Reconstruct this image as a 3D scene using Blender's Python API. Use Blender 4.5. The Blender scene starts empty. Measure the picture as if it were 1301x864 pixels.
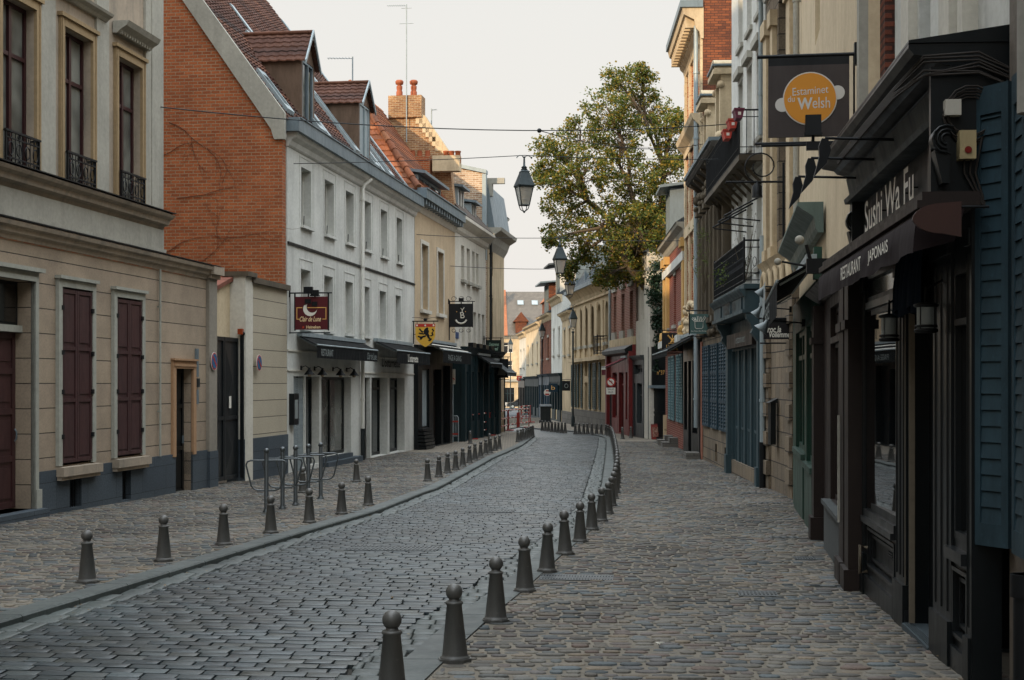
import bpy, math, random
import numpy as np
from mathutils import Vector
random.seed(7); RS=np.random.RandomState(11)
sc=bpy.context.scene; COL=sc.collection
HY=487.0; FX=1807.0; CX=650.5; CZ=1.5
def zg(Y):
    return -0.9*(1-math.exp(-Y/28.0))-max(0.0,Y-100)*.0115 if Y>0 else max(-Y,0)*0.03214
def gp(px,py):
    """point of the ground seen at (px,py) of the survey photograph"""
    Y=20.0
    for _ in range(60): Y=FX*(CZ-zg(Y))/(py-HY)
    return ((px-CX)/FX*Y, Y)
class Frame:
    def __init__(s,O,d,n):
        l=math.hypot(*d); s.O=O; s.d=(d[0]/l,d[1]/l); s.n=n
        if n=='R': s.n=(s.d[1],-s.d[0])
        if n=='L': s.n=(-s.d[1],s.d[0])
    def T(s,u,v,z): return (s.O[0]+u*s.d[0]+v*s.n[0], s.O[1]+u*s.d[1]+v*s.n[1], z)
    def u(s,px,v=0.0):
        k=(px-CX)/FX; ox=s.O[0]+v*s.n[0]; oy=s.O[1]+v*s.n[1]
        return (k*oy-ox)/(s.d[0]-k*s.d[1])
    def Y(s,u,v=0.0): return s.O[1]+u*s.d[1]+v*s.n[1]
    def z(s,px,py,v=0.0): return CZ-(py-HY)/FX*s.Y(s.u(px,v),v)
    def zu(s,u,py,v=0.0): return CZ-(py-HY)/FX*s.Y(u,v)
    def v(s,px,u):
        k=(px-CX)/FX; ox=s.O[0]+u*s.d[0]; oy=s.O[1]+u*s.d[1]
        return (k*oy-ox)/(s.n[0]-k*s.n[1])
    def hole(s,x0,x1,yt,yb,v=0.0):
        """opening from pixel columns x0,x1; rows read at x0"""
        a=s.u(x0,v); b=s.u(x1,v); zt=s.z(x0,yt,v); zb=s.z(x0,yb,v)
        return (min(a,b),max(a,b),min(zb,zt),max(zb,zt))
ID=Frame((0,0),(1,0),(0,1))
# ---------------------------------------------------------------- mesh collector
class MB:
    def __init__(s,fr=ID): s.f=fr; s.V=[]; s.F=[]; s.UV=[]; s.S=[]
    def add(s,pts,faces,smooth=False,uv=None):
        b=len(s.V); s.V+= [s.f.T(*p) for p in pts]
        for fc in faces:
            s.F.append([b+i for i in fc]); s.S.append(smooth)
            if uv is not None: s.UV+=[uv[i] for i in fc]; continue
            P=[pts[i] for i in fc]
            a=Vector(P[1])-Vector(P[0]); c=Vector(P[-1])-Vector(P[0]); n=a.cross(c)
            if n.length<1e-9 and len(P)>3: n=(Vector(P[2])-Vector(P[1])).cross(a)
            ax=max(range(3),key=lambda i:abs(n[i]))
            if ax==1: s.UV+=[(p[0],p[2]) for p in P]
            elif ax==0: s.UV+=[(p[1],p[2]) for p in P]
            else: s.UV+=[(p[0],p[1]) for p in P]
        return s
    def quad(s,a,b,c,d): return s.add([a,b,c,d],[(0,1,2,3)])
    def box(s,u0,u1,v0,v1,z0,z1):
        P=[(u0,v0,z0),(u1,v0,z0),(u1,v1,z0),(u0,v1,z0),(u0,v0,z1),(u1,v0,z1),(u1,v1,z1),(u0,v1,z1)]
        return s.add(P,[(0,3,2,1),(4,5,6,7),(0,1,5,4),(1,2,6,5),(2,3,7,6),(3,0,4,7)])
    def slab(s,A,B,t):
        """A,B: quad corner list + thickness vector"""
        P=list(A)+[tuple(a[i]+t[i] for i in range(3)) for a in A]
        n=len(A); F=[tuple(range(n-1,-1,-1)),tuple(range(n,2*n))]+[(i,(i+1)%n,(i+1)%n+n,i+n) for i in range(n)]
        return s.add(P,F)
    def prism(s,poly,ax,a0,a1,smooth=False):
        """poly in the plane across axis ax ('u': (v,z), 'v': (u,z), 'z': (u,v))"""
        def m(p,a): return {'u':(a,p[0],p[1]),'v':(p[0],a,p[1]),'z':(p[0],p[1],a)}[ax]
        n=len(poly); P=[m(p,a0) for p in poly]+[m(p,a1) for p in poly]
        s.add(P,[tuple(range(n)),tuple(range(2*n-1,n-1,-1))])
        s.add(P,[(i,(i+1)%n,(i+1)%n+n,i+n) for i in range(n)],smooth)
        return s
    def tube(s,pts,r,n=8,cap=True):
        pts=[Vector(p) for p in pts]; m=len(pts); rr=r if isinstance(r,(list,tuple)) else [r]*m
        P=[];F=[]; up=None
        for i,p in enumerate(pts):
            t=(pts[min(i+1,m-1)]-pts[max(i-1,0)])
            if t.length<1e-9: t=Vector((0,0,1))
            t.normalize()
            if up is None: up=Vector((0,0,1)) if abs(t.z)<.9 else Vector((1,0,0))
            x=t.cross(up)
            if x.length<1e-6: x=t.orthogonal()
            x.normalize(); y=x.cross(t).normalized(); up=y
            for k in range(n):
                a=2*math.pi*k/n; q=p+(x*math.cos(a)+y*math.sin(a))*rr[i]; P.append(tuple(q))
        for i in range(m-1):
            for k in range(n):
                F.append((i*n+k,i*n+(k+1)%n,(i+1)*n+(k+1)%n,(i+1)*n+k))
        s.add(P,F,True)
        if cap: s.add(P,[tuple(range(n-1,-1,-1)),tuple(range((m-1)*n,m*n))])
        return s
    def lathe(s,c,prof,n=16,rot=0.0,smooth=True,sx=1,sy=1):
        P=[];F=[]
        for r,z in prof:
            for k in range(n):
                a=rot+2*math.pi*k/n; P.append((c[0]+r*sx*math.cos(a),c[1]+r*sy*math.sin(a),c[2]+z))
        m=len(prof)
        for i in range(m-1):
            for k in range(n): F.append((i*n+k,i*n+(k+1)%n,(i+1)*n+(k+1)%n,(i+1)*n+k))
        s.add(P,F,smooth); s.add(P,[tuple(range(n-1,-1,-1)),tuple(range((m-1)*n,m*n))])
        return s
    def ball(s,c,r,n=16,m=9,sz=1.0):
        return s.lathe(c,[(max(r*math.sin(math.pi*i/m),.0005),-r*sz*math.cos(math.pi*i/m)) for i in range(m+1)],n)
    def build(s,name,mat,parent=None,label=None):
        me=bpy.data.meshes.new(name); L=Vector(parent_loc(parent)) if parent else Vector((0,0,0))
        me.from_pydata([tuple(Vector(v)-L) for v in s.V],[],s.F)
        uv=me.uv_layers.new(name='UVMap'); uv.data.foreach_set('uv',np.array(s.UV,dtype=np.float32).ravel())
        me.polygons.foreach_set('use_smooth',s.S)
        me.materials.append(mat); me.update()
        o=bpy.data.objects.new(name,me); COL.objects.link(o)
        if parent: o.parent=parent
        if label: o['label']=label
        return o
def parent_loc(p):
    L=Vector(p.location)
    while p.parent: p=p.parent; L=L+Vector(p.location)
    return L
def tag(o,label,cat,group=None,kind=None):
    if label: o['label']=label
    if cat: o['category']=cat
    if group: o['group']=group
    if kind: o['kind']=kind
    return o
def thing(name,label,cat,loc=(0,0,0),group=None):
    o=bpy.data.objects.new(name,None); COL.objects.link(o); o.location=loc; o.empty_display_size=.2
    return tag(o,label,cat,group)
def kids(o): return [c for c in bpy.data.objects if c.parent==o]
def dup(root,loc,rotz=0.0,label=None,scale=1.0):
    def cp(o,par):
        c=o.copy(); COL.objects.link(c); c.parent=par
        for ch in kids(o): cp(ch,c)
        return c
    chl=kids(root); r=root.copy(); COL.objects.link(r)
    r.location=loc; r.rotation_euler=(0,0,rotz); r.scale=(scale,)*3
    if label: r['label']=label
    for ch in chl: cp(ch,r)
    return r
# ---------------------------------------------------------------- materials
def lin(c):
    if isinstance(c,str):
        c=[int(c[i:i+2],16)/255 for i in (0,2,4)]
        c=[x/12.92 if x<=.04045 else ((x+.055)/1.055)**2.4 for x in c]
    return (c[0],c[1],c[2],1.0)
def sc_(c,k): return (min(c[0]*k,1),min(c[1]*k,1),min(c[2]*k,1),1)
class NT:
    def __init__(s,name):
        s.m=bpy.data.materials.new(name); s.m.use_nodes=True; s.t=s.m.node_tree
        s.b=s.t.nodes['Principled BSDF']
    def n(s,ty,**k):
        x=s.t.nodes.new('ShaderNode'+ty)
        for a,b in k.items():
            if a.startswith('i_'): x.inputs[a[2:].replace('_',' ')].default_value=b
            else: setattr(x,a,b)
        return x
    def l(s,a,b): s.t.links.new(a,b)
    def mix(s,f,a,b,mode='MIX'):
        x=s.n('Mix',data_type='RGBA',blend_type=mode)
        for i,v in ((0,f),(6,a),(7,b)):
            if isinstance(v,bpy.types.NodeSocket): s.l(v,x.inputs[i])
            else: x.inputs[i].default_value=v
        return x.outputs[2]
    def coord(s,kind='Object',sc=(1,1,1),rot=0):
        t=s.n('TexCoord'); m=s.n('Mapping'); m.inputs['Scale'].default_value=sc; m.inputs['Rotation'].default_value=(0,0,rot)
        s.l(t.outputs[kind],m.inputs[0]); return m.outputs[0]
    def noise(s,scale,co=None,detail=5,rough=.6):
        x=s.n('TexNoise'); x.inputs['Scale'].default_value=scale; x.inputs['Detail'].default_value=detail; x.inputs['Roughness'].default_value=rough
        s.l(co if co is not None else s.coord(),x.inputs['Vector']); return x.outputs['Fac']
    def ramp(s,f,a,b,ca=(0,0,0,1),cb=(1,1,1,1)):
        r=s.n('ValToRGB'); r.color_ramp.elements[0].position=a; r.color_ramp.elements[1].position=b
        r.color_ramp.elements[0].color=ca; r.color_ramp.elements[1].color=cb
        s.l(f,r.inputs[0]); return r.outputs[0]
    def bump(s,h,strength,dist=.02,prev=None):
        b=s.n('Bump'); b.inputs['Strength'].default_value=strength; b.inputs['Distance'].default_value=dist
        s.l(h,b.inputs['Height'])
        if prev is not None: s.l(prev,b.inputs['Normal'])
        return b.outputs[0]
    def out(s,col=None,rough=.8,metal=0,nrm=None,spec=.35):
        if col is not None:
            if isinstance(col,bpy.types.NodeSocket): s.l(col,s.b.inputs['Base Color'])
            else: s.b.inputs['Base Color'].default_value=col
        if isinstance(rough,bpy.types.NodeSocket): s.l(rough,s.b.inputs['Roughness'])
        else: s.b.inputs['Roughness'].default_value=rough
        s.b.inputs['Metallic'].default_value=metal; s.b.inputs['Specular IOR Level'].default_value=spec
        if nrm is not None: s.l(nrm,s.b.inputs['Normal'])
        return s.m
CACHE={}
def plaster(name,c,dirt=.35,grain=.3,stain=None):
    dirt*=1.15
    """rendered wall: broad mottling, vertical rain streaks, fine grain"""
    if name in CACHE: return CACHE[name]
    t=NT(name); c=lin(c); d=lin(stain) if stain else sc_(c,.55)
    big=t.ramp(t.noise(.9),.35,.75); st=t.ramp(t.noise(1.0,t.coord(sc=(3.2,3.2,.22)),6,.65),.48,.78)
    fine=t.noise(14,detail=6)
    f=t.mix(big,(0,0,0,1),(dirt,)*3+(1,)); f2=t.mix(st,(0,0,0,1),(dirt*.9,)*3+(1,))
    m=t.n('Math',operation='ADD',use_clamp=True); t.l(f,m.inputs[0]); t.l(f2,m.inputs[1])
    col=t.mix(m.outputs[0],c,d); col=t.mix(.10,col,t.ramp(fine,.3,.7),'OVERLAY')
    CACHE[name]=t.out(col,.9,nrm=t.bump(fine,grain,.01)); return CACHE[name]
def paint(name,c,rough=.45,wear=.25,metal=0,spec=.4):
    if name in CACHE: return CACHE[name]
    t=NT(name); c=lin(c)
    n=t.noise(2.3,t.coord(sc=(2,2,.6)),6,.7); f=t.noise(25,detail=4)
    col=t.mix(t.ramp(n,.4,.8),sc_(c,1+wear*.5),sc_(c,1-wear)); col=t.mix(t.ramp(f,.62,.72),col,sc_(c,1+wear))
    rr=t.ramp(n,.3,.8,(rough*.8,)*3+(1,),(min(rough*1.35,1),)*3+(1,))
    CACHE[name]=t.out(col,rr,metal,t.bump(f,.12,.004),spec); return CACHE[name]
def brick(name,c1,c2,mortar,w=.22,h=.075,ms=.008,bump=.6,mott=.35,off=.5,dark=None,rough=.85):
    if name in CACHE: return CACHE[name]
    t=NT(name); co=t.coord('UV'); nz=t.noise(7,co,3)
    b=t.n('TexBrick'); b.offset=off; b.inputs['Scale'].default_value=1; b.inputs['Brick Width'].default_value=w; b.inputs['Row Height'].default_value=h
    b.inputs['Mortar Size'].default_value=ms; b.inputs['Mortar Smooth'].default_value=.25; b.inputs['Bias'].default_value=0
    b.inputs['Color1'].default_value=lin(c1); b.inputs['Color2'].default_value=lin(c2); b.inputs['Mortar'].default_value=lin(mortar)
    wv=t.n('VectorMath',operation='MULTIPLY_ADD'); nn=t.n('TexNoise'); nn.inputs['Scale'].default_value=9; t.l(co,nn.inputs['Vector'])
    t.l(nn.outputs['Color'],wv.inputs[0]); wv.inputs[1].default_value=(ms*.7,ms*.7,0); t.l(co,wv.inputs[2]); t.l(wv.outputs[0],b.inputs['Vector'])
    big=t.ramp(t.noise(.8,co,6,.7),.35,.75)
    col=t.mix(big,b.outputs['Color'],t.mix(mott,b.outputs['Color'],sc_(lin(dark or c2),.45)))
    fine=t.noise(30,co,4); col=t.mix(.12 if w>10 else .25,col,t.ramp(fine,.3,.7),'OVERLAY')
    inv=t.n('Math',operation='SUBTRACT'); inv.inputs[0].default_value=1; t.l(b.outputs['Fac'],inv.inputs[1])
    CACHE[name]=t.out(col,rough,nrm=t.bump(fine,.12 if w>10 else .25,.006,t.bump(inv.outputs[0],bump,.012))); return CACHE[name]
def island(name,cols,rough=.6,bump=.3,spec=.4,var=.4,grain=40,trans=False,rv=.2):
    """each loose stone / leaf / tile of the mesh takes its own tone"""
    if name in CACHE: return CACHE[name]
    t=NT(name); g=t.n('NewGeometry'); r=t.n('ValToRGB'); el=r.color_ramp.elements
    cols=[lin(c) for c in cols]
    while len(el)<len(cols): el.new(.5)
    for i,c in enumerate(cols): el[i].position=i/(len(cols)-1); el[i].color=c
    t.l(g.outputs['Random Per Island'],r.inputs[0])
    big=t.ramp(t.noise(.7),.35,.7); fine=t.noise(grain,detail=5)
    col=t.mix(big,r.outputs[0],t.mix(var,r.outputs[0],(0,0,0,1))); col=t.mix(.35,col,t.ramp(fine,.25,.75),'OVERLAY')
    rr=t.ramp(t.noise(3),.3,.7,(rough-rv*.5,)*3+(1,),(rough+rv*.5,)*3+(1,))
    m=t.out(col,rr,nrm=t.bump(fine,bump,.004),spec=spec)
    if trans:
        tr=t.n('BsdfTranslucent'); t.l(col,tr.inputs[0]); mx=t.n('MixShader'); mx.inputs[0].default_value=.35
        o=t.t.nodes['Material Output']; t.l(t.b.outputs[0],mx.inputs[1]); t.l(tr.outputs[0],mx.inputs[2]); t.l(mx.outputs[0],o.inputs[0])
    CACHE[name]=m; return m
def flat(name,c,rough=.6,metal=0,spec=.3):
    if name in CACHE: return CACHE[name]
    CACHE[name]=NT(name).out(lin(c),rough,metal,None,spec); return CACHE[name]
def glass(name,c,rough=.06,wob=.04):
    if name in CACHE: return CACHE[name]
    t=NT(name); n=t.noise(1.2,detail=2); col=t.mix(t.ramp(n,.35,.65),sc_(lin(c),.5),sc_(lin(c),1.4))
    CACHE[name]=t.out(col,rough,nrm=t.bump(n,wob,.05),spec=.9); return CACHE[name]
P_white=plaster('white_render','c9c9c2',.45)
P_greige=plaster('grey_beige_render','a39482',.6,stain='6f6a60')
P_ochre=plaster('ochre_render','998363',.45,stain='75644a')
P_cream=plaster('cream_render','bda88a',.42)
P_cream2=plaster('streaked_cream_render','cdbb9c',.35,stain='8f7b60')
P_stone=plaster('grey_stone_trim','a09d92',.45)
P_trimgrey=plaster('grey_painted_trim','9b9b91',.35)
P_yellow=plaster('yellow_stone','b8a484',.45)
P_ygr=plaster('pale_limestone','c6b393',.45,stain='7c6a52')
P_dark=plaster('sooty_stone','5f5546',.5,stain='2c2823')
P_off=plaster('offwhite_render','cac5b8',.4)
P_zinc=paint('zinc','68747a',.5,.3,.3)
P_lead=paint('zinc_light','8a9598',.5,.25,.2)
M_zinc=P_zinc
B_band=brick('banded_render','a08f7c','a5947f','3a342c',60,.375,.008,.8,.5,0,'5a554c')
B_band2=brick('banded_pale_render','b0a692','aca28e','4a453c',60,.375,.008,.8,.3,0)
B_plinth=brick('bluestone_plinth','39424a','454e55','23282c',1.1,.42,.006,.4,.5)
B_orange=brick('orange_brick','a85c32','8a4724','947e64',.22,.078,.010,.6,.55)
B_sun=brick('weathered_yellow_brick','b08458','84583a','b8a484',.22,.07,.012,.7,.75,dark='6b4a30')
B_pale=brick('patched_pale_brick','bfa489','8d6c50','cfc2ae',.3,.09,.014,.9,.5,dark='7a5c46')
B_red=brick('red_brick','7e3a2a','6a2e22','9a8070',.22,.075,.007,.5,.3)
B_brown=brick('brown_brick','8a4e2e','5a3324','3a2a22',.22,.075,.008,.6,.6)
B_darkbr=brick('dark_brick','4e3028','38221c','5a4a40',.22,.075,.008,.6,.5)
B_ash=brick('sandstone_ashlar','6f6455','857560','332e28',.5,.3,.012,1.0,.55,dark='4a4036')
B_ash2=brick('grey_ashlar','6f6c66','5f5c57','3c3a37',.55,.3,.01,.7,.4)
M_metal=paint('dark_cast_iron','2a2f31',.42,.3,.5,.5)
M_black=paint('black_painted_wood','0c1113',.36,.35,0,.28)
M_blackm=paint('black_iron','121518',.5,.3,.4)
M_brown=paint('brown_painted_wood','231b18',.5,.3,0,.25)
M_teal=paint('teal_painted_wood','2c3f45',.5,.3)
M_teald=paint('dark_teal_wood','13262a',.55,.3,0,.25)
M_blue=paint('blue_painted_shutter','12303d',.55,.2)
M_slate=paint('slate_blue_shutter','263840',.6,.45,0,.25)
M_green=paint('bottle_green_wood','12382c',.4,.3)
M_greenl=paint('pale_green_wood','56655f',.5,.3)
M_maroon=paint('maroon_shutter_paint','3c2525',.5,.35)
M_red=paint('red_shopfront_paint','661c1b',.5,.4)
M_winbr=paint('dark_red_window_frame','2e1114',.4,.2)
M_wood=paint('weathered_larch','5a4738',.8,.4)
M_whitep=paint('white_paint','c8c6bd',.5,.15)
M_greyp=paint('grey_pvc_pipe','9a9a92',.5,.2)
M_cloth=paint('black_awning_cloth','0d1011',.85,.25,0,.1)
M_clothb=paint('brown_awning_cloth','221b1c',.9,.25,0,.1)
M_clothr=paint('wine_awning_cloth','5c1a26',.85,.25,0,.1)
G_dark=glass('dark_glass','0a0d0f',.12); G_sky=glass('pane_glass','2b3133'); G_curt=glass('curtained_glass','6b6c66',.12)
F_white=flat('white_lettering','d6d3c8',.6); F_grey=flat('grey_lettering','7d8482',.6); F_gold=flat('gold_lettering','d8a860',.5)
F_ink=flat('black_ink','0c0c0e',.5)
# ---------------------------------------------------------------- building blocks
def wall(mb,u0,u1,z0,z1,holes=(),v=0.0,depth=.25,body=None,top=True):
    us=sorted(set([u0,u1]+[max(u0,min(u1,x)) for h in holes for x in h[:2]]))
    zs=sorted(set([z0,z1]+[max(z0,min(z1,x)) for h in holes for x in h[2:4]]))
    for a,b in zip(us[:-1],us[1:]):
        if b-a<1e-5: continue
        run=None
        for c,d in zip(zs[:-1],zs[1:]):
            m=((a+b)/2,(c+d)/2); inside=any(h[0]<m[0]<h[1] and h[2]<m[1]<h[3] for h in holes)
            if not inside and run is None: run=c
            if inside and run is not None: mb.quad((a,v,run),(b,v,run),(b,v,c),(a,v,c)); run=None
        if run is not None: mb.quad((a,v,run),(b,v,run),(b,v,zs[-1]),(a,v,zs[-1]))
    for h in holes:
        a,b,c,d=h[:4]; w=v-(h[4] if len(h)>4 else depth)
        mb.quad((a,v,c),(a,w,c),(a,w,d),(a,v,d)); mb.quad((b,v,c),(b,v,d),(b,w,d),(b,w,c))
        mb.quad((a,v,d),(a,w,d),(b,w,d),(b,v,d)); mb.quad((a,v,c),(b,v,c),(b,w,c),(a,w,c))
    if body:
        w=v-body
        mb.quad((u0,v,z0),(u0,w,z0),(u0,w,z1),(u0,v,z1)); mb.quad((u1,v,z0),(u1,v,z1),(u1,w,z1),(u1,w,z0))
        mb.quad((u0,w,z0),(u1,w,z0),(u1,w,z1),(u0,w,z1))
        if top: mb.quad((u0,v,z1),(u0,w,z1),(u1,w,z1),(u1,v,z1))
def win(par,fr,h,depth=.25,fm=None,gm=None,cols=2,trans=(.7,),fw=.055,name='window',v=0.0,label=None,arch=False):
    a,b,c,d=h[:4]; w=v-depth; fm=fm or M_whitep; gm=gm or G_sky
    m=MB(fr); t=.05
    m.box(a,a+fw,w,w+t,c,d); m.box(b-fw,b,w,w+t,c,d); m.box(a+fw,b-fw,w,w+t,c,c+fw*1.2); m.box(a+fw,b-fw,w,w+t,d-fw,d)
    for i in range(1,cols):
        x=a+(b-a)*i/cols; m.box(x-fw*.6,x+fw*.6,w,w+t+.012,c+fw*1.2,d-fw)
    for tr in trans:
        zz=c+(d-c)*tr; m.box(a+fw,b-fw,w,w+t+.006,zz-fw*.5,zz+fw*.5)
    if arch:   # spandrels that round the head of the opening
        pass
    o=m.build(name,fm,par,label)
    g=MB(fr); g.quad((a+.004,w+.015,c+.004),(b-.004,w+.015,c+.004),(b-.004,w+.015,d-.004),(a+.004,w+.015,d-.004)); g.build('pane',gm,o)
    return o
def cornice(mb,u0,u1,v,z,prof):
    """prof: list of (projection, dz) from bottom to top"""
    poly=[(v-.02,z+prof[0][1])]+[(v+p,z+q) for p,q in prof]+[(v-.02,z+prof[-1][1])]
    mb.prism(poly,'u',u0,u1)
def surround(par,fr,h,w=.12,t=.04,mat=None,v=0.0,sill=True,name='window_surround'):
    a,b,c,d=h[:4]; m=MB(fr)
    m.box(a-w,a,v,v+t,c,d+w); m.box(b,b+w,v,v+t,c,d+w); m.box(a,b,v,v+t+.002,d,d+w)
    m.box(a-w-.03,b+w+.03,v,v+t+.05,d+w,d+w+.05)
    if sill: m.box(a-w-.02,b+w+.02,v,v+t+.06,c-.09,c)
    return m.build(name,mat or P_stone,par)
def panel_leaf(m,a,b,z0,z1,v,t=.04,rows=(.33,.66),st=.06,cols=1):
    """framed and panelled leaf: stiles and rails standing over sunk panels"""
    m.box(a,b,v,v+t*.5,z0,z1)
    zs=[z0]+[z0+(z1-z0)*r for r in rows]+[z1]
    for i in range(cols+1):
        x=a+(b-a)*i/cols; x0=max(a,x-st/2 if 0<i<cols else (a if i==0 else b-st)); x1=x0+st
        m.box(x0,x1,v+t*.5,v+t,z0,z1)
    for k,z in enumerate(zs):
        zz0=z if k==0 else (z-st*.5 if k<len(zs)-1 else z-st)
        m.box(a+st,b-st,v+t*.5,v+t-.002,zz0,zz0+st)
    for k in range(len(zs)-1):
        for i in range(cols):
            x0=a+(b-a)*i/cols+st*1.5; x1=a+(b-a)*(i+1)/cols-st*1.5
            if x1>x0+.02: m.box(x0,x1,v+t*.5,v+t*.8,zs[k]+st*1.6,zs[k+1]-st*1.4)
def louver_leaf(m,a,b,z0,z1,v,t=.045,st=.06,step=.055,mids=(.5,)):
    m.box(a,a+st,v,v+t,z0,z1); m.box(b-st,b,v,v+t,z0,z1)
    zs=[z0]+[z0+(z1-z0)*r for r in mids]+[z1]
    m.box(a+st,b-st,v,v+t,z0,z0+st); m.box(a+st,b-st,v,v+t,z1-st,z1)
    for r in mids: zz=z0+(z1-z0)*r; m.box(a+st,b-st,v,v+t,zz-st/2,zz+st/2)
    z=z0+st
    m.quad((a+st,v+.004,z0+st),(b-st,v+.004,z0+st),(b-st,v+.004,z1-st),(a+st,v+.004,z1-st))
    while z<z1-st-step*.5:
        m.quad((a+st,v+t*.95,z),(b-st,v+t*.95,z),(b-st,v+.008,z+step*.98),(a+st,v+.008,z+step*.98)); z+=step
def tiles(m,u0f,u1f,ve,ze,vr,zr,su=.22,row=.16,amp=.018,res=5):
    L=math.hypot(vr-ve,zr-ze); n=max(2,int(L/row)); nz=(-(zr-ze)/L,(vr-ve)/L)
    if nz[1]<0: nz=(-nz[0],-nz[1])
    for i in range(n):
        t0=i/n; t1=(i+1)/n; a=u0f(t0); b=u1f(t0); k=max(2,int((b-a)/su*res))
        if b-a<.05: continue
        P=[]
        for t,lift in ((t0,.034),(t1,.004)):
            for j in range(k+1):
                u=a+(b-a)*j/k; o=lift+amp*math.sin(2*math.pi*u/su)+.004*math.sin(u*13+i*7)
                P.append((u,ve+(vr-ve)*t+nz[0]*o,ze+(zr-ze)*t+nz[1]*o))
        m.add(P,[(j,j+1,k+2+j,k+1+j) for j in range(k)],False)
        for j in range(k): pass
        Q=[P[j] for j in range(k+1)]+[(p[0],p[1]-nz[0]*.03,p[2]-nz[1]*.03) for p in P[:k+1]]
        m.add(Q,[(j,j+1,k+2+j,k+1+j) for j in range(k)],False)
def text(fr,s,u0,z0,h,v,width=None,axis='u',sgn=1,uconst=0.0,depth=.006,shear=0.0,bold=0.0,parent=None,mat=None,name='lettering',label=None,rise=0.0):
    cu=bpy.data.curves.new('t','FONT'); cu.body=s; cu.size=1; cu.shear=shear; cu.offset=bold; cu.extrude=0
    o=bpy.data.objects.new('t',cu); COL.objects.link(o); bpy.context.view_layer.update()
    me=bpy.data.meshes.new_from_object(o); bpy.data.objects.remove(o); bpy.data.curves.remove(cu)
    xs=[p.co.x for p in me.vertices]; ys=[p.co.y for p in me.vertices]
    w=max(xs)-min(xs); hh=max(ys)-min(ys); ky=h/hh; kx=(width/w) if width else ky
    m=MB(fr); P=[]
    for p in me.vertices:
        x=(p.co.x-min(xs))*kx; y=(p.co.y-min(ys))*ky+rise*x
        P.append((u0+sgn*x,v+depth,z0+y) if axis=='u' else (uconst,u0+sgn*x,z0+y))
    m.add(P,[tuple(f.vertices) for f in me.polygons]); bpy.data.meshes.remove(me)
    return m.build(name,mat or F_white,parent,label)
def pipe(par,fr,u,v,z0,z1,r=.05,mat=None,name='downpipe',rings=True,top=None):
    m=MB(fr); pts=[(u,v+r+.03,z0),(u,v+r+.03,z1)]
    if top: pts+= [(u+top[0]*.4,v+r+.05,z1+.12),(u+top[0],v+top[1],z1+.3)]
    m.tube(pts,r,10)
    if rings:
        z=z0+.8
        while z<z1: m.tube([(u,v+r+.03,z),(u,v+r+.03,z+.06)],r*1.25,10); m.box(u-.01,u+.01,v,v+r,z,z+.03); z+=1.9
    return m.build(name,mat or M_greyp,par)
# ================================================================ render, sky, sun, camera
sc.render.engine='CYCLES'; sc.render.resolution_x=1024; sc.render.resolution_y=680
sc.view_settings.view_transform='Standard'; sc.view_settings.look='None'; sc.view_settings.gamma=1; sc.view_settings.exposure=.45
sc.cycles.max_bounces=7; sc.cycles.diffuse_bounces=4
EL=math.radians(21); AZ=math.radians(40)      # sun behind the camera, to its left
sdir=Vector((-math.sin(AZ)*math.cos(EL),-math.cos(AZ)*math.cos(EL),math.sin(EL)))
W=bpy.data.worlds.new('World'); sc.world=W; W.use_nodes=True; nt=W.node_tree; bg=nt.nodes['Background']
sky=nt.nodes.new('ShaderNodeTexSky'); sky.sky_type='NISHITA'; sky.sun_disc=False; sky.sun_elevation=EL
sky.sun_rotation=math.atan2(sdir.x,sdir.y); sky.air_density=2.0; sky.dust_density=6.0; sky.ozone_density=1.0
# a thin white overcast veil lies over the clear sky: brighter towards the zenith
tc=nt.nodes.new('ShaderNodeTexCoord'); sep=nt.nodes.new('ShaderNodeSeparateXYZ'); nt.links.new(tc.outputs['Generated'],sep.inputs[0])
rp=nt.nodes.new('ShaderNodeValToRGB'); rp.color_ramp.elements[0].position=.0; rp.color_ramp.elements[0].color=(6.75,6.45,6.1,1)
rp.color_ramp.elements[1].position=1.0; rp.color_ramp.elements[1].color=(28,30.4,32.6,1)
e=rp.color_ramp.elements.new(.27); e.color=(6.5,6.38,6.12,1)
e=rp.color_ramp.elements.new(.5); e.color=(15,16,16.6,1)
nt.links.new(sep.outputs['Z'],rp.inputs[0])
mx=nt.nodes.new('ShaderNodeMix'); mx.data_type='RGBA'; mx.inputs[0].default_value=.94
nt.links.new(sky.outputs[0],mx.inputs[6]); nt.links.new(rp.outputs[0],mx.inputs[7]); nt.links.new(mx.outputs[2],bg.inputs[0]); bg.inputs[1].default_value=.1
sun=bpy.data.lights.new('sun','SUN'); sun.energy=3.6; sun.angle=math.radians(.8); sun.color=(1,.76,.50)
so=bpy.data.objects.new('sun',sun); COL.objects.link(so); so.rotation_euler=(-sdir).to_track_quat('-Z','Y').to_euler(); so.location=(-20,-20,30)
cam=bpy.data.cameras.new('camera'); cam.sensor_width=36; cam.lens=FX/1301*36; cam.shift_y=(HY-432)/1301; cam.clip_end=2000; cam.clip_start=.05
co=bpy.data.objects.new('camera',cam); COL.objects.link(co); co.location=(0,0,CZ); co.rotation_euler=(math.pi/2,0,0); sc.camera=co
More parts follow.
